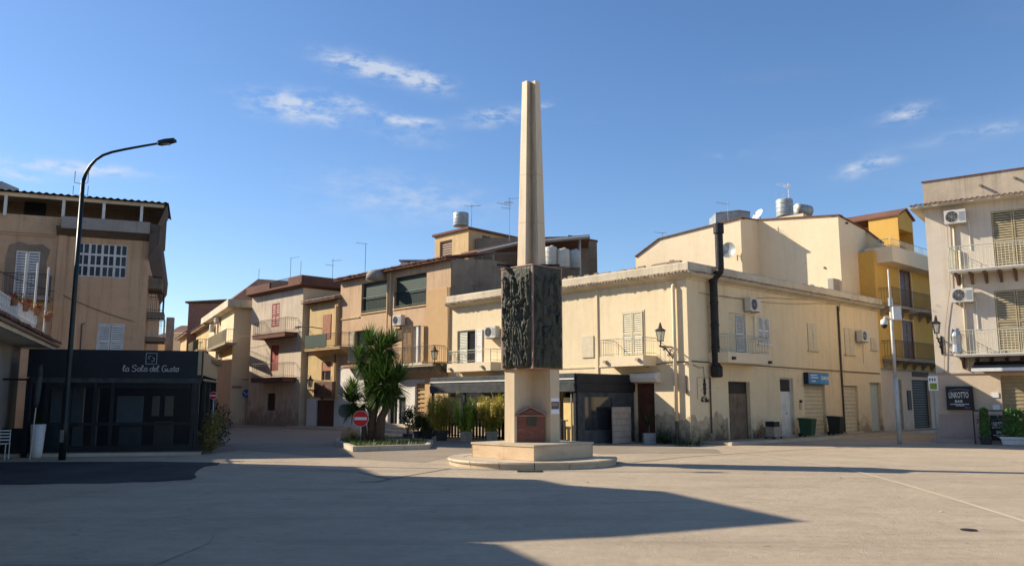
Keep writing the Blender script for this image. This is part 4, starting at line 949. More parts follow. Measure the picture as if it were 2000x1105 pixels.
# ============================================================ PINKISH-WHITE HOUSE
HO = gnd(583, 834); WHl = Wall(HO, 137); WHr = Wall(HO, 47)
def white_house():
    rt = thing('white_house', 'pinkish-white three-storey corner house with brown parapet and faded red shutters', 'house', (HO[0], HO[1], 0))
    W = WHl; u0 = W.hit(490, 650)[0]; ze = W.hit(583, 563)[1]; zp = W.hit(583, 541)[1]
    r1 = W.rect(531, 592, 546, 638); r2 = W.rect(528, 674, 544, 724); r3 = W.rect(521, 768, 537, 801)
    part('wall', MB(W).wall(u0, 0, ze, ze, [r1, r2, r3], .15), 'white_house', rt)
    V = WHr; u1 = 6.5
    part('wall', MB(V).wall(0, u1, ze, ze, [], .15), 'tan', rt)
    mb = MB(W); mb.quad((u0, 0, 0), (u0, -7, 0), (u0, -7, ze), (u0, 0, ze)); mb.quad((u0, -u1, 0), (0, -u1, 0), (0, -u1, ze), (u0, -u1, ze)); part('outer_wall', mb, 'tan', rt)
    pth = [W.pt(u0, 0, 0)[:2], HO, V.pt(u1, 0, 0)[:2]]
    part('eaves', MB().sweep(pth, [(-.2, ze-.02), (.1, ze-.02), (.5, ze+.12), (.5, ze+.25), (-.2, ze+.25)]), 'brownpar', rt)
    part('parapet', MB(V).box(-.3, 3.4, .2, .35, ze+.25, zp), 'brownpar', rt); part('parapet', MB(W).box(-1.5, .35, .2, .35, ze+.25, zp), 'brownpar', rt)
    part('parapet', MB(W).box(u0-.3, -4.2, .2, .35, ze+.25, zp-.05), 'brownpar', rt)
    part('roof', MB(W).box(u0, .1, -6.4, .1, ze, ze+.2), 'concrete', rt)
    r = MB(W); zz = zp
    r.tube([(-4.2, .28, zz), (-1.5, .28, zz)], .02, 4); 
    for i in range(22): r.tube([(-4.2+i*.125, .28, ze+.25), (-4.2+i*.125, .28, zz)], .014, 4, False)
    part('railing', r, 'ironbrown', rt)
    r = MB(V); r.tube([(3.4, .28, zz), (u1, .28, zz)], .02, 4)
    for i in range(24): r.tube([(3.4+i*.13, .28, ze+.25), (3.4+i*.13, .28, zz)], .014, 4, False)
    part('railing', r, 'ironbrown', rt)
    shutter_window(W, rt, r1, 'red_wood', 2, .1, 'red_wood', sill=False, slat=.16); door(W, rt, r2, 'red_wood', .12, 2, handle=False)
    w_ = part('window', MB(W).box(r3[0], r3[2], -.14, -.1, r3[1], r3[3]), 'dark', rt)
    for (px0, px1, py) in ((493, 556, 655), (490, 553, 741)):
        zb = W.hit(525, py-4, .9)[1]; ua, ub = W.hit(px0, py, .9)[0], W.hit(px1, py, .9)[0]
        balcony(W, rt, ua, ub, zb, .9, .95, 'brownpar', 'ironbrown', sp=.13, th=.3)
    return ze
white_house()

# ============================================================ TAN CORNER HOUSE in the side street
NO = gnd(447, 829); 
WNl = Wall(NO, 153); WNr = Wall(NO, 62)
def tan_house():
    rt = thing('tan_house', 'tan house at the mouth of the side street with a blue traffic sign', 'house', (NO[0], NO[1], 0))
    ze = WNr.hit(455, 603)[1]; zt = WNr.hit(455, 586)[1]; uA = WNl.hit(408, 650)[0]; uB = 11
    part('wall', MB(WNr).wall(0, uB, ze, ze), 'tan', rt)
    a = WNl.rect(425, 655, 434, 700)
    part('wall', MB(WNl).wall(uA, 0, ze, ze, [a]), 'tan', rt); shutter_window(WNl, rt, a, 'white_wood', 2)
    pth = [WNl.pt(uA-1.5, 0, 0)[:2], NO, WNr.pt(uB, 0, 0)[:2]]
    part('cornice', MB().sweep(pth, [(-.2, ze), (.1, ze), (.55, ze+.1), (.55, zt), (-.2, zt)]), 'cornice', rt)
    part('roof', MB(WNr).add([(0, 0, zt), (uB, 0, zt), (uB, -8, zt+.1), (0, -8, zt+.1)], [(0,1,2,3)]), 'tile', rt)
    # brown pitched roof above
    za = WNr.hit(500, 552)[1]
    part('pitched_roof', MB(WNr).add([(-.2, -.3, zt+.05), (uB, -.3, zt+.05), (uB, -4.2, za+.9), (2.4, -4.2, za+.9), (-.2, -8, zt+.05), (uB, -8, zt+.05)], [(0, 1, 2, 3), (0, 3, 4), (4, 5, 2, 3)]), 'tile', rt)
    mb = MB(WNr); mb.quad((0, -8, 0), (uB, -8, 0), (uB, -8, ze), (0, -8, ze)); part('outer_wall', mb, 'tan', rt)
    zl = WNr.hit(455, 738)[1]
    part('string_course', MB(WNr).box(0, uB, 0, .05, zl-.04, zl+.04), 'tan', rt)
    zb = WNl.hit(430, 672, .8)[1]; ua, ub = WNl.hit(405, 672, .8)[0], WNl.hit(440, 670, .8)[0]
    balcony(WNl, rt, ua, ub, zb, .8, .95, 'kerb', 'rail_pale', sp=.14)
    return uA
uNA = tan_house()
# further houses along the street
def far_row(px0, px1, ytop_px, label, mat, off=0., bal=None, h=None, nm='street_house', wins=()):
    a = WNl.hit(px0, 700)[0]; b = WNl.hit(px1, 700)[0]; P = WNl.pt(b, off, 0)[:2]; W = Wall(P, 153)
    ln = b-a; z = h
    rt = thing(nm, label, 'house', (P[0], P[1], 0))
    hs = []
    for (u, z0, z1) in wins: hs.append((-u-.5, z0, -u+.5, z1))
    part('wall', MB(W).wall(-ln, 0, z, z, hs, .15), mat, rt); body(rt, W, -ln, 0, 7, z, mat)
    for q in hs: shutter_window(W, rt, q, random.choice(['ochre_wood', 'white_wood', 'brown2']), 2, sill=False)
    mb = MB(W); part('eaves', mb.box(-ln, .2, -.2, .5, z-.0, z+.08), 'tile_pale', rt)
    mb = MB(W); tile_row(mb, W, -ln, .2, -2.5, .55, z+.8, z+.15, .22, .08); part('roof_tiles', mb, 'tile', rt, kind='stuff')
    if bal:
        for (u0, u1, zz, rm, sm) in bal: balcony(W, rt, -u1, -u0, zz, .9, .95, sm, rm, sp=.15)
    return W, rt
hz = WNl.hit(405, 620)[1]
far_row(374, 407, 0, 'yellowish street house with dark green balcony next to the tan house', 'yellow_house', 0, [(.5, 4.2, WNl.hit(400, 683)[1]*.98, 'green_blind', 'kerb'), (4.8, 8.5, WNl.hit(400, 683)[1]*.98, 'rail_pale', 'kerb')], 8.3, wins=((2.2, 5.0, 7.2), (6.4, 5.0, 7.2), (2.2, .2, 2.4)))
far_row(352, 374, 0, 'brownish street house further along with a small pale balcony', 'ochre', .15, [(3, 7, 4.6, 'rail_pale', 'kerb')], 8.6, wins=((4, 4.7, 6.8), (9, 4.7, 6.8)))
# brick attic
BA = xyat(366, 640, 82.0); WBk = Wall(BA, 80)
bt = thing('brick_attic', 'bare brick attic storey rising above the street roofs', 'attic', (BA[0], BA[1], 0))
zt = WBk.hit(370, 592)[1]; ub = WBk.hit(432, 600)[0]
hb = WBk.rect(369, 598, 372, 616)
part('wall', MB(WBk).wall(0, ub, zt, zt, [], .15, z0=5), 'brick', bt)
part('side_wall', MB(WBk).quad((0, 0, 5), (0, -5, 5), (0, -5, zt), (0, 0, zt)), 'brick', bt)
part('roof', MB(WBk).add([(-.3, .3, zt), (ub+.5, .3, zt+.3), (ub+.5, -5, zt+.5), (-.3, -5, zt+.2), (-.3, .3, zt+.15), (ub+.5, .3, zt+.45), (ub+.5, -5, zt+.65), (-.3, -5, zt+.35)], [(0,1,2,3),(4,5,6,7),(0,1,5,4),(0,3,7,4)]), 'tile', bt)
nb = 0
for j in range(9):           # courses of the exposed brickwork that still read as bricks
    pass
# chimney and end-of-street houses
ex = xyat(331, 660, 95); 
tag(mesh_obj('chimney', MB().box(ex[0]-.35, ex[0]+.35, ex[1]-.3, ex[1]+.3, 3, zat(331, 620, 95)), 'stone_wall'), 'slim dark chimney standing alone against the sky at the end of the street', 'chimney')
for i, (x0, x1, yt, Y, mt, lb) in enumerate(((296, 334, 664, 112, 'ochre', 'distant brown house closing the view at the left end of the street'), (330, 364, 650, 104, 'tan', 'distant tan house with dark roof under the chimney at street end'))):
    a, b = xyat(x0, 700, Y), xyat(x1, 700, Y); W = Wall(a, 90); z = zat(x0, yt, Y); ln = b[0]-a[0]+.5
    rt = thing('distant_house', lb, 'house', (a[0], a[1], 0)); hs = [(ln*.3, z*.55, ln*.3+1, z*.55+1.8), (ln*.65, z*.55, ln*.65+1, z*.55+1.8)]
    part('wall', MB(W).wall(0, ln, z, z, hs), mt, rt); body(rt, W, 0, ln, 8, z, mt)
    for q in hs: shutter_window(W, rt, q, 'brown2', 2)
    mb = MB(W); mb.add([(-.3, .4, z), (ln+.3, .4, z), (ln+.3, -4, z+1.3), (-.3, -4, z+1.3), (-.3, -8, z), (ln+.3, -8, z)], [(0,1,2,3),(2,3,4,5)]); part('pitched_roof', mb, 'tile', rt)

# ============================================================ LEFT BUILDING with roof terrace
LO = xyat(284, 600, 38.0); WB = Wall(LO, 68.5)      # origin at its right corner, u negative to the left
def left_building():
    W = WB; rt = thing('left_building', 'large pinkish-beige building on the left with a covered roof terrace on white posts', 'building', (LO[0], LO[1], 0))
    um = W.hit(118, 500)[0]; u0 = -18
    zc = W.hit(284, 470)[1]; zp = W.hit(260, 437)[1]
    r1 = W.rect(149, 476, 248, 541); r2 = W.rect(191, 634, 239, 700); r3 = W.rect(28, 490, 76, 578); 
    r3 = (r3[0], r3[1], r3[2], r3[3])
    zo = W.hit(60, 462)[1]
    part('wall', MB(W).wall(um, 0, zc, zc, [r1, r2], .16), 'left', rt)
    part('wall', MB(W).wall(u0, um-.001, zc, zc, [r3], .16), 'left_old', rt)
    part('pilaster', MB(W).box(um-.12, um+.25, .0, .06, 0, zc), 'left', rt)
    body(rt, W, u0, 0, 22, zc, 'left', rz=zc+.2)
    # parapets and heavy dark cornice
    part('parapet', MB(W).box(u0, um, -.2, .04, zc, zp+.05), 'left_old', rt)
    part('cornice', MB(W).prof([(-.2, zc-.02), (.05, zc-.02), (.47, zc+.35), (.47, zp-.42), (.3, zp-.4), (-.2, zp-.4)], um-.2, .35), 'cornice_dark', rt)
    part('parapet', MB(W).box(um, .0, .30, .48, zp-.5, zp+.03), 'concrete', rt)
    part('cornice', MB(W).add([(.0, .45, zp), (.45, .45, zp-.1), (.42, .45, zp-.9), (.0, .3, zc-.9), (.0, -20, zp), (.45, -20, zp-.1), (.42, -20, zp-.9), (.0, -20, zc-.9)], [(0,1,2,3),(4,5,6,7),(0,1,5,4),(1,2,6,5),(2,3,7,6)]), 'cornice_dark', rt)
    part('string_course', MB(W).box(u0, um-.13, .0, .06, W.hit(60, 459)[1]-.03, W.hit(60, 459)[1]+.03), 'left_old', rt)
    # multi-pane window: each pane its own piece
    wo = part('window', MB(W).box(r1[0], r1[2], -.16, -.12, r1[1], r1[3]), 'dark', rt)
    f = MB(W); nx, nz_ = 8, 3; a, b, c, d = r1; us = [a+(c-a)*i/nx for i in range(nx+1)]; zs = [b+(d-b)*i/nz_ for i in range(nz_+1)]
    for i, u in enumerate(us): t_ = .05 if i in (0, 8, 2, 4, 6) else .028; f.box(max(a, u-t_), min(c, u+t_), -.12, -.05, b, d)
    for j, z in enumerate(zs): f.box(a, c, -.119, -.045, max(b, z-.045), min(d, z+.045))
    part('frame', f, 'white_wood', wo)
    for i in range(nx):
        for j in range(nz_):
            tl = random.uniform(-.012, .012)
            part('pane', MB(W).add([(us[i]+.02, -.10+tl, zs[j]+.02), (us[i+1]-.02, -.10-tl, zs[j]+.02), (us[i+1]-.02, -.10-tl, zs[j+1]-.02), (us[i]+.02, -.10+tl, zs[j+1]-.02)], [(0,1,2,3)]), 'glass_blue', wo)
    shutter_window(W, rt, r2, 'white_wood', 2, .1, 'white_wood', slat=.1, surround=.05); w_ = shutter_window(W, rt, r3, 'white_wood', 2, .1, 'white_wood', sill=False, surround=.0, slat=.12)
    part('cement_patch', MB(W).plate([(r3[0]-.35, r3[1]), (r3[0]-.002, r3[1]), (r3[0]-.002, r3[3]+.002), (r3[2]+.002, r3[3]+.002), (r3[2]+.002, r3[1]), (r3[2]+.3, r3[1]), (r3[2]+.26, r3[3]-.4), (r3[2]+.38, r3[3]+.1), (r3[2]+.05, r3[3]+.34), (r3[0]+.5, r3[3]+.28), (r3[0]+.1, r3[3]+.4), (r3[0]-.3, r3[3]+.22), (r3[0]-.4, r3[3]-.5)], 0, .015), 'stone_wall', rt)
    zb = W.hit(60, 577, .9)[1]; ub = W.hit(95, 577, .9)[0]
    balcony(W, rt, ub-4.5, ub, zb, .9, .95, 'concrete', 'ironbrown', sp=.13, th=.16)
    # terrace: posts, back wall, window, corrugated roof
    zt0 = W.hit(285, 403, .3)[1]; ztl = W.hit(0, 384, .3)[1]
    part('terrace_wall', MB(W).box(u0, .62, -2.6, -2.5, zc, zt0+.36), 'stone_wall', rt); part('ceiling', MB(W).add([(u0, .5, zt0+.12), (.6, .5, zt0+.12), (.6, -6, zt0+.66), (u0, -6, zt0+.66)], [(0,1,2,3)]), 'cornice', rt)
    wr = W.rect(48, 385, 90, 425, -2.5); wo = part('window', MB(W).box(wr[0], wr[2], -2.5, -2.45, wr[1], wr[3]), 'black', rt)
    part('pane', MB(W).box(wr[0]+.1, (wr[0]+wr[2])/2-.05, -2.45, -2.44, wr[1]+.1, wr[3]-.1), 'glass_blue', wo); part('pane', MB(W).box((wr[0]+wr[2])/2+.05, wr[2]-.1, -2.45, -2.44, wr[1]+.1, wr[3]-.1), 'glass_blue', wo)
    for px in (10, 124, 203, 277):
        u = W.hit(px, 410, .3)[0]; part('post', MB(W).box(u-.06, u+.06, .24, .36, zp-.1, zt0+.05), 'white_wood', rt)
    u = W.hit(-90, 410, .3)[0]; part('post', MB(W).box(u-.06, u+.06, .24, .36, zp-.1, zt0+.05), 'white_wood', rt)
    part('beam', MB(W).box(u0, .55, .22, .38, zt0-.02, zt0+.13), 'cornice', rt)
    mb = MB(W); n = 130; z_f, z_b = zt0+.2, zt0+.75; A = []
    for i in range(n+1): uu = u0+(18.75)*i/n; dz = .035*math.sin(i*math.pi); dz = .035*(1 if i % 2 else -1); A += [(uu, .55, z_f+dz), (uu, -6, z_b+dz)]
    mb.add(A, [(2*i, 2*i+1, 2*i+3, 2*i+2) for i in range(n)]); part('corrugated_roof', mb, 'tile', rt)
    mb = MB(W); mb.add([(.72, .55, z_f-.05), (.72, -6, z_b-.05), (.72, -6, z_b+.04), (.72, .55, z_f+.04)], [(0,1,2,3)]); part('roof_trim', mb, 'brownpar', rt)
    # sloping brown side screen at the right end
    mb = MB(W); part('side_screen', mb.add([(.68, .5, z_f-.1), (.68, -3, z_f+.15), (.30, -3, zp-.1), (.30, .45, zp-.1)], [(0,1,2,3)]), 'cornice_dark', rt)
    # balconies of the street side, seen end-on
    WSd = Wall(LO, 68.5-90.0)     # along the side street, outward to the right
    for (py0, dep, box_, yy) in ((548, .62, .5, 0), (612, .75, .12, 0), (660, .85, .12, 0)):
        zz = zat(300, py0, 40.0)
        balcony(WSd, rt, 1.2, 3.4, zz, dep, .95 if box_ < .4 else .05, 'stone_wall', 'rail_pale' if py0 > 650 else 'iron', sp=.14, box=box_ if box_ > .4 else 0, th=.2)
    part('pipe', MB(W).tube([(W.hit(157, 700)[0], .05, 1.5), (W.hit(160, 632)[0], .05, W.hit(160, 632)[1]), (W.hit(166, 632)[0], .1, W.hit(166, 632)[1])], .03, 6), 'ironbrown', rt)
left_building()
# further row on the left side of the side street; its shade falls across the street
def rear_row():
    h = R(-24.6); d = (math.sin(h), math.cos(h)); P = (LO[0]+math.sin(R(-21.5))*21-.4, LO[1]+math.cos(R(-21.5))*21)
    rt = thing('street_row_house', 'tall plain house row along the left side of the side street behind the terrace building', 'house', (P[0], P[1], 0)); n = (-d[1], d[0])
    q = lambda a, b: (P[0]+d[0]*a+n[0]*b, P[1]+d[1]*a+n[1]*b)
    part('wall', MB().slab([q(0, 0), q(38, 0), q(38, 10), q(0, 10)], 0, 8.6), 'ochre_pink', rt); part('roof', MB().slab([q(-.2, -.3), q(38, -.3), q(38, 10), q(-.2, 10)], 8.603, 8.75), 'tile', rt)
rear_row()

# ============================================================ LOW TILED BUILDING AT LEFT EDGE with flower terrace
z_e = 3.55
r1_, r2_ = raydir(112, 676), raydir(0, 622)
A_ = (r1_.x*(z_e-EYE)/r1_.z, r1_.y*(z_e-EYE)/r1_.z); B_ = (r2_.x*(z_e-EYE)/r2_.z, r2_.y*(z_e-EYE)/r2_.z)
dv = Vector((A_[0]-B_[0], A_[1]-B_[1])); LEN = dv.length; WE_ = Wall(B_, math.degrees(math.atan2(dv.x, dv.y)))   # near end at u=0
def low_building():
    W = WE_; a, b = -5.0, LEN-.1; rt = thing('low_building', 'low building at the left edge with tiled eave and a white flower terrace on top', 'building', (B_[0], B_[1], 0))
    o = -.9      # wall plane set back under the eave
    d_ = (LEN*.25, .1, LEN*.25+1.0, 2.35); g_ = (-2.2, .8, .6, 2.4)
    part('wall', MB(W.shift(o)).wall(a, b-1.2, z_e+.1, z_e+.1, [d_, g_], .16), 'concrete', rt)
    V = W.shift(o); wo = part('window', MB(V).box(g_[0], g_[2], -.16, -.12, g_[1], g_[3]), 'black', rt); door(V, rt, d_, 'black', .12, 1)
    mb = MB(W); mb.quad((a, o, 0), (a, -5, 0), (a, -5, z_e), (a, o, z_e)); mb.quad((b-1.2, o, 0), (b-1.2, -5, 0), (b-1.2, -5, z_e), (b-1.2, o, z_e)); part('outer_wall', mb, 'concrete', rt)
    part('soffit', MB(W).box(a, b, -1.4, -.05, z_e-.15, z_e-.1), 'whitep', rt)
    part('fascia', MB(W).box(a, b, -.05, .02, z_e-.17, z_e+.0), 'cornice', rt)
    part('fascia', MB(W).box(a, b, .02, .10, z_e-.06, z_e+.02), 'brown2', rt)
    mb = MB(W); tile_row(mb, W, a, b, -.7, .14, z_e+.34, z_e+.05, .2, .078); part('roof_tiles', mb, 'tile', rt, kind='stuff')
    part('terrace_floor', MB(W).box(a, b, -5, -.5, z_e-.1, z_e+.2), 'concrete', rt)
    # white balustrade with pierced panels and poles
    r = MB(W); z0 = z_e+.25; h = .78
    for z in (z0, z0+h*.5, z0+h): r.box(a, b-.2, -.72, -.66, z-.03, z+.03)
    u = a; k = 0
    while u < b-.2:
        r.box(u-.035, u+.035, -.72, -.66, z0, z0+h)
        r.tube([(u+.18+.10*math.cos(t), -.69, z0+h*.75+.10*math.sin(t)) for t in [i*math.pi/4 for i in range(9)]], .022, 4, False)
        r.tube([(u+.18+.10*math.cos(t), -.69, z0+h*.25+.10*math.sin(t)) for t in [i*math.pi/4 for i in range(9)]], .022, 4, False)
        u += .36
    part('balustrade', r, 'white', rt)
    for px, pt in ((134, 492), (210, 510), (281, 524)):
        px = px*.308; 
    for (px, py) in ((41, 494), (64, 513), (86, 522)):
        rr = raydir(px, 640); nx, ny = W.n; P0 = W.pt(0, -.69, 0); kk = (P0[0]*nx+P0[1]*ny)/(rr.x*nx+rr.y*ny); x, y = rr.x*kk, rr.y*kk
        part('pole', MB().tube([(x, y, z0), (x, y, zat(px, py, y))], .035, 6), 'white', rt)
low_building()
# flower pots hanging on the balustrade
first = None
for i, (px, py, lb) in enumerate(((28, 585, 'pot of red and yellow flowers on the white balustrade, nearest to the picture edge'), (50, 597, 'second flower pot on the white balustrade, between the poles'), (72, 606, 'third flower pot on the white balustrade, left of the last pole'), (93, 619, 'last small red flower pot at the right end of the white balustrade'))):
    W = WE_; rr = raydir(px, py); P0 = W.pt(0, -.6, 0); kk = (P0[0]*W.n[0]+P0[1]*W.n[1])/(rr.x*W.n[0]+rr.y*W.n[1]); x, y, z = rr.x*kk, rr.y*kk, EYE+rr.z*kk
    if first is None:
        t = thing('flower_pot', lb, 'flower pot', (x, y, z-.12), 0, 'flower pots along the white balustrade', local=True)
        lpart('pot', MB().lathe((0, 0), [(.08, -.05), (.13, .15), (.14, .16), (.12, .16)], 12), 'terracotta', t)
        mb = MB(); rng = random.Random(3)
        for k in range(70):
            a, e, r_ = rng.uniform(0, 6.28), rng.uniform(-.2, 1.4), rng.uniform(.08, .26); c = Vector((math.cos(a)*math.cos(e)*r_, math.sin(a)*math.cos(e)*r_, .16+math.sin(e)*r_*.8)); s_ = .04
            d1, d2 = Vector((rng.uniform(-1, 1), rng.uniform(-1, 1), rng.uniform(-1, 1))).normalized()*s_, Vector((rng.uniform(-1, 1), rng.uniform(-1, 1), rng.uniform(-1, 1))).normalized()*s_
            mb.add([tuple(c), tuple(c+d1), tuple(c+d1+d2), tuple(c+d2)], [(0, 1, 2, 3)])
        lpart('flowers', mb, 'flower', t, kind='stuff'); mb = MB()
        for k in range(60):
            a, e, r_ = rng.uniform(0, 6.28), rng.uniform(-.3, 1.4), rng.uniform(.08, .28); c = Vector((math.cos(a)*math.cos(e)*r_, math.sin(a)*math.cos(e)*r_, .16+math.sin(e)*r_*.8))
            d1, d2 = Vector((rng.uniform(-1, 1), rng.uniform(-1, 1), rng.uniform(-1, 1))).normalized()*.05, Vector((rng.uniform(-1, 1), rng.uniform(-1, 1), rng.uniform(-1, 1))).normalized()*.04
            mb.add([tuple(c), tuple(c+d1), tuple(c+d1+d2), tuple(c+d2)], [(0, 1, 2, 3)])
        lpart('leaves', mb, 'bamboo_d', t, kind='stuff'); first = t
    else: copy_tree(first, (x, y, z-.12), i*1.3, lb)

# ---- buildings outside the frame on the left whose shade falls over the square
SD = Vector((-TS[0], -TS[1]))
def off_house(nm, lb, pts_shadow, h, mat):
    t = h/math.tan(SUN_EL); poly = [(x+TS[0]*t, y+TS[1]*t) if not raw else (x, y) for (x, y, raw) in pts_shadow]
    P = poly[0]; rt = thing(nm, lb, 'building', (P[0], P[1], 0))
    part('wall', MB().slab(poly, 0, h-.25), mat, rt)
    cx_ = sum(p[0] for p in poly)/len(poly); cy_ = sum(p[1] for p in poly)/len(poly)
    part('roof', MB().slab(poly, h-.25+.003, h), 'cornice', rt)
    return poly
HT = 10.2; g0 = [gnd(*p) for p in ((1575,1018),(1300,959),(1200,953),(1110,947),(1055,936),(1000,937),(760,936),(735,925),(700,911),(560,907))]
pl = [(x, y, False) for x, y in g0]+[(-32, 27, True), (-34, 12, True)]+[(*gnd(*p), False) for p in ((980,1058),(1210,1048))]
OP = off_house('side_building', 'tall plastered building beyond the left edge whose shade covers the square', pl, HT, 'left')
W = Wall(OP[0], math.degrees(math.atan2(OP[1][0]-OP[0][0], OP[1][1]-OP[0][1])))
rt = [o for o in bpy.data.objects if o.name.startswith('side_building')][0]
for i in range(2):
    for z in (4.6, 7.6):
        u = .7+i*1.8; part('window', MB(W).box(u, u+.9, -.05, .03, z, z+1.6), 'ochre_wood', rt)
H2 = 7.0
pl = [(*gnd(*p), False) for p in ((980,1062),(1020,1080),(1075,1105))]; t7 = H2/math.tan(SUN_EL)
x0, y0 = pl[2][0]+TS[0]*t7, pl[2][1]+TS[1]*t7
pl += [(x0+2.6, y0-7.5, True), (x0-9, y0-11, True), (x0-14, y0+1.5, True)]
off_house('side_building', 'lower plastered building beyond the left edge beside the camera', pl, H2, 'ochre_pink')

# ============================================================ DARK GLAZED RESTAURANT PAVILION (left)
PC = gnd(387, 887); WP = Wall(PC, 78); WPs = Wall(PC, -15)
def pavilion():
    W, S = WP, WPs; u0 = W.hit(47, 800)[0]; dep = S.hit(421, 800)[0]; z1 = W.hit(385, 685)[1]; z0 = W.hit(385, 738)[1]
    rt = thing('restaurant_pavilion', 'black-framed glazed restaurant pavilion with dark fascia and script lettering', 'pavilion', (PC[0], PC[1], 0))
    part('fascia', MB(W).box(u0, 0, -.15, 0, z0, z1), 'navy', rt)
    part('fascia', MB(S).box(.002, dep, -.15, -.001, z0+.1, z1), 'olive_wood', rt, label='brownish side fascia')
    part('roof', MB(W).box(u0+.1, -.15, -dep, -.15, z1-.25, z1-.12), 'black', rt)
    part('platform', MB(W).box(u0-1.0, .1, -dep-.1, .25, 0, .13), 'anth', rt)
    part('platform_edge', MB(W).box(u0-2.5, .12, .25, .33, 0, .10), 'kerb', rt)
    part('valance', MB(W).box(u0+.1, -.02, -.06, -.02, z0-.16, z0-.002), 'anth', rt)
    cx = [W.hit(p, 800)[0] for p in (50, 88, 183, 217, 376)]+[-.12]
    for u in cx: part('post', MB(W).box(u-.05, u+.05, -.12, -.02, .13, z0-.16), 'black', rt)
    for v in (1.6, 3.2, dep-.1): part('post', MB(S).box(v-.05, v+.05, -.12, -.02, .13, z0), 'black', rt)
    zr = W.hit(200, 828)[1]; zt = W.hit(200, 757)[1]
    for i in range(len(cx)-1):
        a, b = cx[i]+.05, cx[i+1]-.05
        if b-a < .1: continue
        part('rail', MB(W).box(a, b, -.10, -.04, zr-.04, zr+.05), 'black', rt)
        part('rail', MB(W).box(a, b, -.10, -.04, .13, .30), 'black', rt)
        part('pane', MB(W).box(a, b, -.075, -.065, zr+.05, z0-.16), 'clear', rt)
        part('pane', MB(W).box(a, b, -.075, -.065, .30, zr-.04), 'clear', rt)
    # striped valance folds behind the glass, pale panels as curtains and painted-in reflections
    mb = MB(W); n = 90
    for i in range(n): u = u0+.3+(-.4-u0-.3+.0)*i/n; mb.quad((u, -.16, zt), (u+.04, -.20, zt), (u+.04, -.20, z0-.1), (u, -.16, z0-.1)); mb.quad((u+.04, -.20, zt), (u+.075, -.16, zt), (u+.075, -.16, z0-.1), (u+.04, -.20, z0-.1))
    part('drape', mb, 'metal_grey', rt)
    for p0, p1, ya, yb, mt in ((99, 120, 757, 828, 'curtain'), (127, 135, 757, 890, 'curtain'), (140, 162, 757, 828, 'curtain'), (183, 190, 757, 890, 'whitep'), (228, 279, 773, 828, 'curtain'), (232, 275, 832, 880, 'metal_grey'), (297, 311, 773, 812, 'cream_pale'), (322, 338, 773, 812, 'cream_pale'), (300, 338, 822, 872, 'pot_beige'), (140, 160, 832, 885, 'curtain'), (88, 122, 830, 885, 'metal_grey')):
        r_ = W.rect(p0, ya, p1, yb, -.9); part('inner_panel', MB(W).box(r_[0], r_[2], -.95, -.9, max(.15, r_[1]), r_[3]), mt, rt)
    part('inner_wall', MB(W).box(u0+.2, -.3, -dep+.1, -dep+.2, .13, z1-.3), 'black', rt)
    part('inner_wall', MB(W).box(u0+.0, u0+.1, -dep+.1, -.2, .13, z1-.3), 'black', rt)
    # diagonal brace of the side awning frame
    part('brace', MB(S).tube([(.3, .02, z0-.05), (dep, .02, z0+.0)], .04, 4), 'olive_wood', rt)
    return u0, dep, z0, z1
PU0, PDEP, PZ0, PZ1 = pavilion()
# low dark rail and screen to the left of the pavilion
fx = gnd(46, 893); fy = gnd(-60, 897)
fr = thing('terrace_screen', 'black metal frame with post and low rail left of the pavilion', 'screen', (fx[0], fx[1], 0))
part('post', MB().box(fx[0]-.07, fx[0]+.07, fx[1]-.05, fx[1]+.05, 0, zat(46, 738, fx[1])), 'navy', fr)
part('rail', MB().tube([(fx[0], fx[1], zat(46, 741, fx[1])), (fy[0], fy[1], zat(46, 741, fx[1]))], .03, 4), 'black', fr)
part('low_panel', MB().box(fy[0], fx[0]-.08, fx[1]+.0, fx[1]+.04, .15, zat(46, 836, fx[1])), 'black', fr)
# white chair by the screen
cpos = gnd(8, 896)
chr_ = thing('chair', 'white metal chair partly cut by the left picture edge', 'chair', (cpos[0]-.1, cpos[1]-.1, 0), .3, local=True)
mb = MB(); 
for x in (-.2, .2):
    for y in (-.2, .2): lpart('leg', MB().tube([(x, y, 0), (x, y, .44 if y < 0 else .84)], .014, 6), 'white', chr_)
lpart('seat', MB().box(-.22, .22, -.22, .22, .43, .46), 'white', chr_); mb = MB()
for i in range(4): mb.box(-.2, .2, .19, .21, .52+i*.09, .56+i*.09)
lpart('backrest', mb, 'white', chr_)
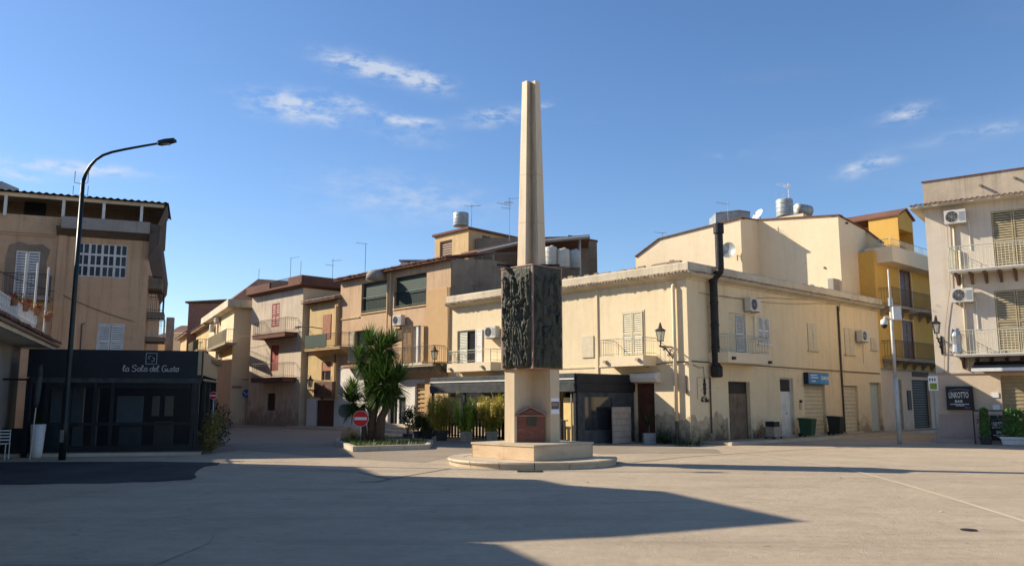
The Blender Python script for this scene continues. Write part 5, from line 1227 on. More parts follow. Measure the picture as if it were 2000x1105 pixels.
# lettering: single-stroke script, two-arc emblem in a square
def script(f, u0, u1, o, zb, h, r):
    G = {'l': (.55, [[(0,.25),(.25,.6),(.4,.95),(.25,1.05),(.12,.8),(.12,.25),(.25,0),(.5,.12)]]),
         'a': (.75, [[(.6,.55),(.35,.62),(.08,.4),(.1,.1),(.35,0),(.58,.2),(.62,.55),(.6,.1),(.75,.05)]]),
         'S': (1.1, [[(1.0,.85),(.7,1.08),(.3,1.02),(.15,.8),(.4,.62),(.8,.45),(.88,.2),(.6,-.02),(.25,.0),(.08,.12)]]),
         'd': (.8, [[(.6,.5),(.35,.6),(.08,.4),(.1,.1),(.35,0),(.58,.2),(.72,.98),(.6,.3),(.68,.05),(.8,.06)]]),
         'e': (.55, [[(.08,.3),(.4,.38),(.42,.55),(.22,.6),(.08,.35),(.15,.05),(.38,0),(.55,.12)]]),
         'G': (1.1, [[(.95,.95),(.6,1.08),(.25,.9),(.1,.5),(.2,.1),(.5,-.02),(.8,.12),(.88,.42),(.55,.45)],[(.88,.42),(.88,-.05)]]),
         'u': (.65, [[(.08,.55),(.1,.12),(.3,0),(.5,.15),(.55,.55),(.55,.1),(.65,.05)]]),
         's': (.5, [[(.42,.55),(.22,.6),(.12,.48),(.35,.28),(.4,.1),(.22,0),(.05,.08)]]),
         't': (.5, [[(.25,.95),(.2,.2),(.32,0),(.5,.1)],[(.05,.62),(.48,.64)]]),
         'o': (.7, [[(.35,.6),(.1,.42),(.12,.1),(.35,0),(.58,.15),(.58,.45),(.35,.6),(.7,.62)]]), ' ': (.42, [])}
    txt = 'la Sala del Gusto'; tot = sum(G[c][0] for c in txt); k = (u1-u0)/tot; x = u0; mb = MB(f)
    for c in txt:
        w_, st = G[c]
        for s_ in st:
            P = [Vector((a, b)) for a, b in s_]; Q = []
            for i in range(len(P)-1):
                p0, p1, p2, p3 = P[max(0, i-1)], P[i], P[i+1], P[min(len(P)-1, i+2)]
                for j in range(4):
                    t = j/4; Q.append(.5*((2*p1)+(p2-p0)*t+(2*p0-5*p1+4*p2-p3)*t*t+(3*p1-p0-3*p2+p3)*t**3))
            Q.append(P[-1]); mb.tube([(x+q.x*k, o, zb+q.y*h) for q in Q], r, 5)
        x += w_*k
    return mb
r_ = WP.rect(240, 713, 350, 725); lt = WP.pt(r_[0], .02, r_[1])
sg = thing('script_lettering', 'pale grey script lettering "la Sala del Gusto" on the dark pavilion fascia', 'sign', lt)
part('lettering', script(WP, r_[0], r_[2], .025, r_[1], (r_[3]-r_[1])*.9, .015), 'script_grey', sg)
e = WP.rect(285, 689, 307, 711); ep = WP.pt(e[0], .02, e[1])
em = thing('emblem', 'small square outline emblem with two facing arcs above the script lettering', 'emblem', ep)
mb = MB(WP); 
for a, b, c, d in ((e[0], e[2], e[1], e[1]+.015), (e[0], e[2], e[3]-.015, e[3]), (e[0], e[0]+.015, e[1], e[3]), (e[2]-.015, e[2], e[1], e[3])): mb.box(a, b, .004, .02, c, d)
part('square_outline', mb, 'letter_grey', em)
cu, cz = (e[0]+e[2])/2, (e[1]+e[3])/2; mb = MB(WP)
mb.tube([(cu-.03+.055*math.cos(t), .02, cz+.03+.055*math.sin(t)) for t in [1.2+i*.45 for i in range(8)]], .010, 5); mb.tube([(cu+.03+.06*math.cos(t), .02, cz-.03+.06*math.sin(t)) for t in [-2.0+i*.45 for i in range(9)]], .010, 5)
part('arcs', mb, 'letter_grey', em)
# white tall planter in front, leaning dark shovel-like patio-heater pole
pp = gnd(70, 893)
wp = thing('tall_planter', 'tall tapered white planter with dark grass in front of the pavilion', 'planter', (pp[0], pp[1], 0), 0, local=True)
lpart('pot', MB().lathe((0, 0), [(.14, 0), (.16, .05), (.21, .98), (.19, .98), (.17, .9)], 20), 'pot_white', wp, smooth=True)
mb = MB(); rng = random.Random(5)
for k in range(70):
    a = rng.uniform(0, 6.28); l = rng.uniform(.25, .5); r_ = rng.uniform(0, .1); t_ = rng.uniform(.05, .25); x, y = r_*math.cos(a), r_*math.sin(a); x2, y2 = x+t_*math.cos(a), y+t_*math.sin(a)
    mb.add([(x-.008, y, .9), (x+.008, y, .9), (x2, y2, .9+l)], [(0, 1, 2)])
lpart('leaves', mb, 'shrub', wp, kind='stuff')
hp = gnd(58, 897); hx2, hz2 = xyat(80, 712, hp[1]+.1), zat(80, 712, hp[1]+.1)
ph = thing('furled_parasol', 'furled dark parasol leaning on a thin pale pole beside the white planter', 'parasol', (hp[0], hp[1], 0))
q = lambda t: (hp[0]+(hx2[0]-hp[0])*t, hp[1]+(hx2[1]-hp[1])*t, hz2*t)
part('pole', MB().tube([q(0), q(.55)], .018, 8), 'galv', ph)
part('canopy', MB().tube([q(.54), q(.6), q(.75), q(.93), q(1)], [.05, .075, .09, .08, .04], 9), 'anth', ph, smooth=True)

# tall street lamp
lp = gnd(121, 898); 
def street_lamp():
    rt = thing('street_lamp', 'tall dark green curved street lamp rising in front of the pavilion', 'street lamp', (lp[0], lp[1], 0))
    Y = lp[1]; P = lambda px, py, dy=0: (*xyat(px, py, Y+dy), zat(px, py, Y+dy))
    base = (lp[0], lp[1], 0)
    x1 = P(157, 352)
    ztop = x1[2]; pole = [base, (lp[0], Y, 1.1), (lp[0], Y, 1.15), (lp[0], Y, ztop*.55), (lp[0], Y, ztop)]
    part('pole', MB().tube(pole, [.10, .10, .078, .07, .058], 14), 'green_black', rt, smooth=True)
    off = lp[0]-x1[0]
    arm = [(lp[0], Y, ztop-.05)]
    for px, py in ((163, 338), (171, 324), (182, 312), (196, 303), (214, 297), (240, 291.5), (270, 286), (303, 280.5)):
        q = P(px, py); arm.append((q[0]+off*0 + (lp[0]-x1[0]), Y, q[2]))
    part('arm', MB().tube(arm, [.056, .052, .048, .044, .042, .04, .038, .036, .033], 10), 'green_black', rt, smooth=True)
    a = Vector(arm[-1]); q = P(337, 274); b = Vector((q[0]+(lp[0]-x1[0]), Y, q[2])); d = (b-a).normalized(); n = Vector((-d.z, 0, d.x)); mb = MB()
    pts = []
    for k, (w_, h0, h1) in ((-.02, (.06, -.04, .03)), (.12, (.13, -.05, .045)), (.5, (.15, -.05, .05)), (1.0, (.11, -.035, .04))):
        c = a+(b-a)*k; pts += [tuple(c+Vector((0, s_*w_, 0))+n*h) for s_, h in ((-1, h0), (1, h0), (1, h1), (-1, h1))]
    fs = [(i*4+j, i*4+(j+1) % 4, (i+1)*4+(j+1) % 4, (i+1)*4+j) for i in range(3) for j in range(4)]+[(0, 1, 2, 3), (12, 13, 14, 15)]
    mb.add(pts, fs); part('lamp_head', mb, 'green_black', rt)
    c = a+(b-a)*.45; part('lens', MB().box(c.x-.12, c.x+.12, Y-.08, Y+.08, c.z-.075, c.z-.055), 'galv', rt)
    bx = MB()
    for s_ in (-1, 1):
        bx.tube([(lp[0], Y, ztop-.12), (lp[0]+s_*.2, Y-.1, ztop-.1), (lp[0]+s_*.2, Y-.1, ztop+.25)], .012, 4); bx.tube([(lp[0], Y, ztop-.45), (lp[0]+s_*.22, Y-.1, ztop-.5), (lp[0]+s_*.22, Y-.1, ztop-.2)], .012, 4)
    part('aerial', bx, 'metal_grey', rt)
    part('door_plate', MB().box(lp[0]-.05, lp[0]+.05, Y-.12, Y-.10, .5, .85), 'galv', rt)
street_lamp()

# ============================================================ DARK BAR VERANDA on the cream building's left face
VC = WL.pt(WL.hit(1240, 800)[0], 3.6, 0)[:2]
for _ in range(3):
    # corner of the veranda: picture x = 1121
    pass
VF, VS = Wall(VC, 137), Wall(VC, 47)
def veranda():
    F, S = VF, VS; u0 = F.hit(842, 760)[0]; dep = 3.55; z1 = F.hit(1121, 728)[1]; z0 = F.hit(1121, 765)[1]
    rt = thing('bar_veranda', 'anthracite bar veranda with ribbed valance and white stripe against the cream building', 'veranda', (VC[0], VC[1], 0))
    zm = z0+(z1-z0)*.45; zs = z0+(z1-z0)*.66
    part('valance', MB(F).prof([(-.02, z0), (.06, z0+.02), (.10, zm), (-.02, zm+.01)], u0, .0), 'anth', rt); part('valance', MB(F).prof([(-.02, zm+.012), (.05, zm+.012), (.08, z1-.03), (0, z1), (-.1, z1)], u0, .0), 'anth', rt)
    part('white_stripe', MB(F).box(u0, 0.0, .07, .092, zs, zs+.05), 'white', rt)
    part('valance', MB(S).prof([(-.02, z0), (.06, z0+.02), (.10, zm), (-.02, zm+.01)], -.0, dep), 'black', rt); part('valance', MB(S).prof([(-.02, zm+.012), (.05, zm+.012), (.08, z1-.03), (0, z1), (-.1, z1)], 0, dep), 'black', rt)
    part('roof', MB(F).add([(u0, -.05, z1-.05), (0, -.05, z1-.05), (0, -dep, z1+.0), (u0, -dep, z1+.0)], [(0,1,2,3)]), 'anth', rt)
    part('roof', MB(F).box(u0, -.1, -dep, -.1, z1-.2, z1-.1), 'black', rt)
    for px in (843, 905, 985, 1060): 
        u = F.hit(px, 800)[0]; part('post', MB(F).box(u-.05, u+.05, -.12, -.02, 0, z0), 'black', rt)
    part('post', MB(F).box(-.12, -.0, -.12, -.0, 0, z0), 'black', rt)
    part('post', MB(F).box(-.30, -.26, -.10, -.04, 0, z0), 'galv', rt)
    # low screen of dark slats along the front
    n = 0; u = u0+.2
    while u < -.6:
        part('slat', MB(F).box(u, u+.10, -.09, -.05, .08, .95+.06*math.sin(n*1.7)), 'black', rt); u += .21; n += 1
    part('rail', MB(F).box(u0+.1, -.5, -.10, -.04, .9, .94), 'black', rt); part('rail', MB(F).box(u0+.1, -.5, -.10, -.04, .15, .19), 'black', rt)
    # roll-down blinds behind, sunlight painted in as bright yellow
    for p0, p1 in ((868, 900), (912, 950), (957, 983), (1100, 1119)):
        r_ = F.rect(p0, 776, p1, 852, -.3); part('blind', MB(F).box(r_[0], r_[2], -.35, -.32, .8 if p0 < 1000 else .1, r_[3]), 'blind', rt)
    # glazed end wall
    part('end_panel', MB(S).box(.0, dep, -.06, -.0, 0.02, .55), 'anth', rt)
    r_ = S.rect(1142, 775, 1196, 832)
    part('end_panel', MB(S).box(.0, r_[0], -.06, -.0, .55, z0), 'anth', rt); part('end_panel', MB(S).box(r_[2], dep, -.06, .0, .55, z0-.0), 'anth', rt)
    part('end_panel', MB(S).box(r_[0], r_[2], -.06, .0, r_[3], z0), 'anth', rt); part('pane', MB(S).box(r_[0], r_[2], -.05, -.03, .55, r_[3]), 'glass', rt)
    part('floor', MB(F).box(u0, -.0, -dep, -.0, 0.0, .05), 'paving', rt)
    tb = MB(F)
    return u0, dep, z0, z1
VU0, VDEP, VZ0, VZ1 = veranda()
# timber board panel standing by the veranda end: six planks
bp = VS.rect(1195, 794, 1231, 868, .35); bpp = VS.pt(bp[0], .35, 0)
bpn = thing('board_panel', 'pale brown panel of stacked horizontal boards standing against the dark veranda end', 'board panel', bpp)
n = 6; zt = bp[3]
for i in range(n):
    z = .02+(zt-.02)*i/n; part('plank', MB(VS).box(bp[0]+random.uniform(-.01, .01), bp[2]+random.uniform(-.01, .01), .35, .385+random.uniform(0, .012), z+.006, z+(zt-.02)/n-.006), ('pot_beige', 'pinkstrip')[0], bpn)
part('frame', MB(VS).box(bp[0]+.03, bp[2]-.03, .32, .35, .0, zt-.05), 'brown2', bpn)

# ============================================================ MONUMENT
MO = (.55, 22.85)
WM1 = Wall(MO, 135); WM2 = Wall(MO, 45)        # u axes along the two visible faces; faces look left-front / right-front
def rot45(pts, c=MO):     # local square coordinates -> world, square turned so that a corner faces the camera
    a = R(-45+180); return [(c[0]+(x*math.cos(R(45))-y*math.sin(R(45))), c[1]+(x*math.sin(R(45))+y*math.cos(R(45)))) for x, y in pts]
# in local coordinates corner (-s,-s) faces the camera; left-front face is x=-s, right-front face is y=-s
def notched(s, c_near, c_far=0.):
    p = [(-s, s)] if not 0 else []
    p = [(-s, s), (-s, -s+c_near), (-s+c_near, -s+c_near), (-s+c_near, -s), (s, -s)]
    if c_far: p += [(s, s-c_far), (s-c_far, s-c_far), (s-c_far, s)]
    else: p += [(s, s)]
    return p
def monument():
    rt = thing('monument', 'tall tapering travertine obelisk with dark bronze relief panels on a round step', 'monument', (MO[0], MO[1], 0))
    # round step of cut kerb stones
    Rd = 2.28; n = 16
    ctr = MB().lathe(MO, [(Rd-.42, .0), (Rd-.42, .165), (.02, .168)], 48); part('step_paving', ctr, 'trav_disc', rt)
    for i in range(n):
        a0, a1 = 2*math.pi*i/n+.004, 2*math.pi*(i+1)/n-.004; pr = [(Rd-.42, 0), (Rd-.03, 0), (Rd-.03, .09), (Rd, .10), (Rd+.015, .135), (Rd, .172), (Rd-.42, .172)]; mb = MB(); m = 5; pts = []
        dz = random.uniform(-.003, .003)
        for k in range(m+1):
            a = a0+(a1-a0)*k/m; pts += [(MO[0]+r*math.cos(a), MO[1]+r*math.sin(a), z+(dz if z > .05 else 0)) for r, z in pr]
        q = len(pr); mb.add(pts, [(k*q+j, k*q+(j+1) % q, (k+1)*q+(j+1) % q, (k+1)*q+j) for k in range(m) for j in range(q)]+[tuple(range(q)), tuple(m*q+j for j in range(q-1, -1, -1))]); part('kerb_stone', mb, 'trav_disc', rt)
    # plinth: slabs round a square core
    s = 1.16; zt = .565
    part('plinth_core', MB().slab(rot45([(-s+.05, -s+.05), (s-.05, -s+.05), (s-.05, s-.05), (-s+.05, s-.05)]), .17, zt-.05), 'trav_h', rt)
    def slab_(poly, z0, z1, mat, nm='slab'): part(nm, MB().slab(rot45(poly), z0, z1), mat, rt)
    e = .05
    for a, b in ((-s, -.08), (-.075, s)):
        slab_([(-s, a), (-s+e, a), (-s+e, b), (-s, b)], .172, zt-.055, 'trav_h'); slab_([(a if a > -s else -s+e, -s), (b, -s), (b, -s+e), (a if a > -s else -s+e, -s+e)], .172, zt-.055, 'trav_h')
        slab_([(s-e, a), (s, a), (s, b), (s-e, b)], .172, zt-.055, 'trav_h'); slab_([(a, s-e), (b, s-e), (b, s), (a, s)], .172, zt-.055, 'trav_h')
    q = s+.02
    for a in ((-q, -.02), (.0-.015, q)):
        for b in ((-q, -.02), (-.015, q)): slab_([(a[0], b[0]), (a[1], b[0]), (a[1], b[1]), (a[0], b[1])], zt-.05, zt, 'trav_disc', 'cap_stone')
    # pedestal, notched at the corner facing the square
    zp = zat(1038, 719, MO[1]-.84); sp_ = .53; c = .69
    zj = [zt, zt+1.0, zp]
    part('pedestal', MB().slab(rot45(notched(sp_, c)), zt, zp), 'trav', rt)
    # bronze block core
    sb = .60; zb0, zb1 = zp, zat(1038, 515, MO[1]-.84)
    part('block_core', MB().slab(rot45([(-sb+.05, -sb+.05), (sb-.05, -sb+.05), (sb-.05, sb-.05), (-sb+.05, sb-.05)]), zb0, zb1-.03), 'trav', rt)
    part('block_base', MB().slab(rot45([(-sb, -sb), (sb, -sb), (sb, sb), (-sb, sb)]), zb0-.002, zb0+.025), 'pinkstrip', rt)
    part('block_cap', MB().slab(rot45([(-sb-.015, -sb-.015), (sb+.015, -sb-.015), (sb+.015, sb+.015), (-sb-.015, sb+.015)]), zb1-.03, zb1), 'pinkstrip', rt)
    for x, y in ((-sb, -sb), (sb-.05, -sb), (-sb, sb-.05), (sb-.05, sb-.05)):
        part('edge_strip', MB().slab(rot45([(x, y), (x+.05, y), (x+.05, y+.05), (x, y+.05)]), zb0+.025, zb1-.03), 'pinkstrip', rt)
    # reliefs
    def relief(face, seed, amp):
        rng = np.random.RandomState(seed); nu, nz = 120, 260; w_, h_ = 2*sb-.09, zb1-zb0-.06
        U, Z = np.meshgrid(np.linspace(0, w_, nu), np.linspace(0, h_, nz)); Hh = np.zeros_like(U)
        def cap(a, b, r0, r1, dep):
            a, b = np.array(a), np.array(b); d = b-a; L2 = (d**2).sum()+1e-9
            t = np.clip(((U-a[0])*d[0]+(Z-a[1])*d[1])/L2, 0, 1); dist = np.hypot(U-a[0]-t*d[0], Z-a[1]-t*d[1]); r = r0+(r1-r0)*t
            k = np.clip(1-(dist/r)**2, 0, 1)**.5; np.maximum(Hh, k*dep*(r/max(r0, r1))**.3, out=Hh)
        spots_ = [((c+.5+rng.uniform(-.22, .22))/4*w_, r_*.60+rng.uniform(-.06, .1), rng.uniform(1.0, 1.2)) for r_ in range(4) for c in range(4)]+[(rng.uniform(.2, w_-.2), rng.uniform(0, 1.3), rng.uniform(1.35, 1.6)) for _ in range(4)]
        for k, (x, z, s_) in enumerate(spots_):
            z = max(.03, min(z, h_-.66*s_)); ln = rng.uniform(-.28, .28)
            dp = amp*(rng.uniform(.5, .8) if k < 16 else 1.0)*(1.1-.45*z/h_); up = np.array([math.sin(ln), math.cos(ln)])
            hip = np.array([x, z+.25*s_]); sh = hip+up*.22*s_; hd = sh+up*.12*s_; sd = np.array([up[1], -up[0]])
            cap(hip-up*.05, sh+up*.02, .062*s_, .075*s_, dp); cap(hd, hd+up*.025, .040*s_, .032*s_, dp*.98)
            for g in (-1, 1):
                kn = hip-up*.14*s_+sd*g*rng.uniform(.0, .09)*s_; ft = kn-up*.14*s_+sd*rng.uniform(-.08, .08)*s_
                cap(hip+sd*g*.03*s_, kn, .045*s_, .036*s_, dp*.95); cap(kn, ft, .036*s_, .022*s_, dp*.85)
                el = sh+sd*g*.10*s_+up*rng.uniform(-.12, .12)*s_; hn = el+sd*g*rng.uniform(-.1, .12)*s_+up*rng.uniform(-.12, .16)*s_
                cap(sh+sd*g*.07*s_, el, .030*s_, .024*s_, dp); cap(el, hn, .024*s_, .016*s_, dp*1.05)
            if rng.rand() < .7: cap(hip+sd*.02*s_, hip-up*.34*s_+sd*rng.uniform(-.1, .15), .08*s_, .12*s_, dp*.82)
            if rng.rand() < .35: q_ = sh+sd*rng.uniform(-.2, .2); cap(q_-up*.3, q_+up*.25+sd*rng.uniform(-.12, .12), .014, .012, dp)
        # drapery folds and rough casting
        ph = U*70+Z*16+2.5*np.sin(Z*9+U*4); fold = .015*amp/.12*np.sin(ph)*np.clip(Hh/amp, .15, 1)
        nz1 = rng.rand(nz//8+2, nu//8+2); yi = np.linspace(0, nz//8, nz); xi = np.linspace(0, nu//8, nu); y0 = yi.astype(int); x0 = xi.astype(int); fy = (yi-y0)[:, None]; fx = (xi-x0)[None, :]
        N = nz1[y0][:, x0]*(1-fy)*(1-fx)+nz1[y0+1][:, x0]*fy*(1-fx)+nz1[y0][:, x0+1]*(1-fy)*fx+nz1[y0+1][:, x0+1]*fy*fx
        Hh = Hh+fold+N*.018*amp/.12+rng.rand(nz, nu)*.002
        ed = np.clip(np.minimum(U, w_-U)/.07, 0, 1)**.5*np.clip(np.minimum(Z, h_-Z)/.06, 0, 1)**.5; Hh *= (.25+.75*ed)
        Hh[0] = Hh[-1] = 0; Hh[:, 0] = Hh[:, -1] = 0
        pts = []
        for j in range(nz):
            for i in range(nu):
                a = -sb+.045+U[j, i]; d = -sb+.012-Hh[j, i]; x, y = ((d, -a) if face == 0 else (a, d)) if face < 2 else ((-d, a) if face == 2 else (-a, -d))
                wx = rot45([(x, y)])[0]; pts.append((wx[0], wx[1], zb0+.028+Z[j, i]))
        mb = MB(); mb.add(pts, [(j*nu+i, j*nu+i+1, (j+1)*nu+i+1, (j+1)*nu+i) for j in range(nz-1) for i in range(nu-1)])
        part('relief_panel', mb, 'bronze', rt, label=('deeply modelled bronze relief of crowded standing figures facing left' if face == 0 else 'flatter shaded bronze relief facing right' if face == 1 else None) or 'bronze relief on the far side', smooth=True)
    relief(0, 4, .15); relief(1, 11, .11); relief(2, 5, .06); relief(3, 6, .06)
    # shaft: three stacked tapering lengths, notched near and far
    z0, z1 = zb1, zat(1040, 161, MO[1]); s0, s1 = .285, .182
    for a, b in ((0, .235), (.235, .49), (.49, 1)):
        za, zb_ = z0+(z1-z0)*a+(.006 if a else 0), z0+(z1-z0)*b; sa, sb_ = s0+(s1-s0)*a, s0+(s1-s0)*b
        pa, pb = rot45(notched(sa, sa*.9, sa*.9)), rot45(notched(sb_, sb_*.9, sb_*.9)); n = len(pa); mb = MB()
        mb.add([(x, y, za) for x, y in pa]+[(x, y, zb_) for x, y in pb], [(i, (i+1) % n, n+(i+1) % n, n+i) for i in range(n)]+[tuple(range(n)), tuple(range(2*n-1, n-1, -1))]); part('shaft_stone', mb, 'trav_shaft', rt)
    # red marble shrine in the notch
    sh_c = rot45([(-sp_+c, -sp_+c)])[0]; W = Wall((MO[0], sh_c[1]-.43), 90); hw = W.hit(1066, 830)[0]; hl = W.hit(1007, 830)[0]; ze = W.hit(1036, 810)[1]; zr = W.hit(1038, 796)[1]
    m_ = (hl+hw)/2
    shr = part('shrine', MB(W).plate([(hl+.04, zt), (hw-.04, zt), (hw-.04, ze), (m_, zr-.03), (hl+.04, ze)], -.40, 0), 'redmarble', rt)
    mb = MB(W)
    for a, za, b, zb_ in ((hl-.02, ze-.02, m_, zr), (m_, zr, hw+.02, ze-.02)): mb.add([(a, .05, za), (b, .05, zb_), (b, -.38, zb_), (a, -.38, za), (a, .05, za+.035), (b, .05, zb_+.035), (b, -.38, zb_+.035), (a, -.38, za+.035)], [(0,1,2,3),(4,5,6,7),(0,1,5,4),(0,3,7,4),(1,2,6,5)])
    part('shrine_roof', mb, 'pinkstrip', shr)
    r_ = W.rect(1029, 811, 1048, 831); part('plaque', MB(W).box(r_[0], r_[2], .0, .02, r_[1], r_[3]), 'bronze', shr); part('shrine_sill', MB(W).box(hl, hw, 0, .04, ze-.035, ze-.005), 'pinkstrip', shr)
    return zb1, sb
ZB1, SB = monument()
# floodlights resting on the block top
fl = None
for (dx, dy, rz, lb) in ((-.72, -.12, .25, 'thin dark floodlight bracket on the block top, left of the obelisk shaft'), (.50, -.10, -.1, 'thin dark floodlight bracket on the block top, right of the obelisk shaft')):
    if fl is None:
        fl = thing('floodlight', lb, 'floodlight', (MO[0]+dx, MO[1]+dy, ZB1), rz, 'floodlights on the monument', local=True)
        lpart('housing', MB().slab([(-.28, -.06), (.05, -.12), (.30, -.08), (.30, .08), (.05, .1), (-.28, .05)], .05, .10), 'iron', fl)
        lpart('bracket', MB().tube([(.35, 0, .0), (.1, 0, .03), (-.05, 0, .06)], .02, 6), 'iron', fl)
    else: copy_tree(fl, (MO[0]+dx, MO[1]+dy, ZB1), rz+math.pi, lb)
# poster on the right pier
W = Wall(rot45([(-.53+.69, -.53)])[0], 45); r_ = W.rect(1076, 777, 1092, 808)
ps = thing('poster', 'small blue and white paper notice on the right pier of the pedestal', 'notice', W.pt(r_[0], 0, r_[1]))
part('paper', MB(W).box(r_[0], r_[2], .002, .006, r_[1], r_[3]), 'sign_white', ps); h = r_[3]-r_[1]
part('picture', MB(W).box(r_[0]+.01, r_[2]-.01, .006, .008, r_[1]+h*.30, r_[1]+h*.78), 'glass_blue', ps); part('picture', MB(W).box(r_[0]+.03, r_[2]-.06, .008, .010, r_[1]+h*.5, r_[1]+h*.7), 'pinkstrip', ps)

# ============================================================ PLANTING ISLAND with yucca, signs
def island():
    po = [gnd(652, 867), gnd(689, 882), gnd(838, 877), gnd(846, 867), gnd(780, 861.5), gnd(668, 861)]
    cx_ = sum(p[0] for p in po)/6; cy_ = sum(p[1] for p in po)/6
    rt = thing('planting_island', 'raised planting island with pale stone kerb around the yucca', 'planting island', (cx_, cy_, 0))
    inn = [(p[0]+(cx_-p[0])*.0, p[1]) for p in po]
    part('soil_bed', MB().slab([(cx_+(p[0]-cx_)*.9, cy_+(p[1]-cy_)*.86) for p in po], 0, .12), 'soil', rt)
    n = 6
    for i in range(6):
        a, b = Vector(po[i]), Vector(po[(i+1) % 6]); ln = (b-a).length; m = max(1, round(ln/.85)); d = (b-a)/m; nn_ = Vector((cx_, cy_))-a; nn_ = Vector((-d.y, d.x)).normalized(); nn_ = nn_ if nn_.dot(Vector((cx_, cy_))-a) > 0 else -nn_
        for k in range(m):
            p, q = a+d*k+d.normalized()*.006, a+d*(k+1)-d.normalized()*.006; w = .17; hgt = .17+random.uniform(-.008, .008)
            part('kerb_stone', MB().slab([tuple(p), tuple(q), tuple(q+nn_*w), tuple(p+nn_*w)], 0, hgt), 'kerb', rt)
    # a few loose stones of edging inside
    for px, py in ((762, 868), (776, 868.5), (790, 868)):
        x, y = gnd(px, py); part('edging_stone', MB().box(x-.25, x+.2, y-.06, y+.06, .1, .22), 'kerb', rt)
    return cx_, cy_, po
ICX, ICY, IPO = island()
def blade(mb, p, d, ln, w, droop, rng, seg=4, fold=.3):
    """one long stiff leaf: tapered folded strip that droops towards the tip"""
    d = d.normalized(); side = d.cross(Vector((0, 0, 1)));
    if side.length < .05: side = Vector((1, 0, 0))
    side.normalize(); pts = []; q = Vector(p); st = ln/seg
    for i in range(seg+1):
        t = i/seg; ww = w*(.55+.9*t if t < .4 else (1-t)/.6*.91+.02)
        pts += [tuple(q-side*ww), tuple(q+side*ww)]
        q = q+d*st; d = (d+Vector((0, 0, -droop*(.3+t)))).normalized()
    mb.add(pts, [(2*i, 2*i+1, 2*i+3, 2*i+2) for i in range(seg)])
def rosette(parent, c, axis, n, ln, seed, w=.024, dry=18, low=-.92, spread=1.0):
    rng = random.Random(seed); ax = Vector(axis).normalized(); mb = MB(); md = MB(); c = Vector(c)
    for i in range(int(n*2.9)):
        z = rng.uniform(low, 1); a = rng.uniform(0, 6.283); r = math.sqrt(max(0, 1-z*z))
        d = Vector((r*math.cos(a), r*math.sin(a), z)); d = (d+ax*.12).normalized()
        blade(mb, c-ax*(1-z)*.16+d*.03, d, ln*rng.uniform(.85, 1.3), w*rng.uniform(.8, 1.25), rng.uniform(.03, .16), rng)
    for i in range(dry):
        a = rng.uniform(0, 6.283); d = Vector((math.cos(a), math.sin(a), rng.uniform(-1.4, -.5)))
        blade(md, c-ax*.32, d, ln*.8, w*.8, .2, rng)
    part('leaf_crown', mb, 'yucca', parent, kind='stuff')
    if dry: part('dry_leaves', md, 'yucca_dry', parent, kind='stuff')
def yucca():
    bx, by = gnd(738, 869); rt = thing('yucca_tree', 'large multi-headed yucca with spiky green crowns and a thick twin trunk', 'yucca', (bx, by, 0))
    P = lambda px, py, dy=0.: Vector((*xyat(px, py, by+dy), zat(px, py, by+dy)))
    def limb(pts, rs): part('trunk', MB().tube([tuple(p) for p in pts], rs, 10), 'bark', rt, smooth=True)
    B = Vector((bx, by, 0))
    limb([B+Vector((-.02, 0, .05)), P(728, 850), P(726, 820), P(733, 795), P(748, 770), P(752, 745)], [.30, .20, .17, .15, .12, .09])
    limb([B+Vector((.0, -.1, .05)), P(741, 845, -.2), P(745, 815, -.2), P(758, 790, -.2), P(772, 765, -.3), P(776, 740, -.3)], [.28, .20, .16, .13, .10, .07])
    limb([P(728, 812), P(722, 780, .1), P(722, 740, .2), P(735, 705, .2), P(742, 690, .2)], [.13, .11, .10, .09, .06])
    limb([P(722, 770, .1), P(712, 740, .2), P(702, 715, .3)], [.08, .06, .04])
    limb([B+Vector((-.45, .1, .05)), P(712, 850, .2), P(710, 820, .2), P(700, 800, .2), P(690, 785, .2)], [.14, .11, .08, .06, .05])
    limb([P(748, 770), P(752, 720, -.1), P(748, 700, -.1)], [.1, .08, .06])
    for (px, py, dy, ax, n, ln, sd, dr) in ((742, 682, .2, (.1, 0, 1), 150, .80, 1, 14), (722, 668, .35, (-.3, 0, 1), 110, .68, 2, 8), (763, 672, .1, (.4, 0, 1), 110, .66, 3, 6), (700, 698, .3, (-.8, 0, .8), 95, .55, 4, 6),
                                            (752, 742, -.3, (.1, -.4, .9), 170, .92, 5, 26), (778, 744, -.2, (.8, -.1, .6), 140, .85, 6, 20), (722, 738, -.1, (-.7, -.2, .7), 130, .78, 7, 12), (742, 712, -.1, (0, -.3, 1), 120, .75, 8, 8),
                                            (684, 778, .2, (-.4, -.1, 1), 120, .72, 9, 8), (765, 765, -.4, (.5, -.5, .3), 90, .78, 10, 22), (730, 765, -.3, (-.3, -.6, .2), 80, .72, 12, 20), (690, 757, .25, (-.2, 0, 1), 60, .5, 13, 0), (718, 778, .2, (.3, .3, .6), 70, .6, 14, 10)):
        rosette(rt, P(px, py, dy), ax, n, ln, sd, dry=dr, w=.026)
    # shaggy dead base
    mb = MB(); rng = random.Random(8)
    for i in range(110):
        a = rng.uniform(0, 6.283); r = rng.uniform(.15, .34); blade(mb, B+Vector((r*math.cos(a)*.8, r*math.sin(a)*.8, rng.uniform(.12, .5))), Vector((math.cos(a), math.sin(a), rng.uniform(-.3, 1.2))), rng.uniform(.12, .3), .02, .3, rng, 3)
    part('dry_leaves', mb, 'yucca_dry', rt, kind='stuff')
yucca()
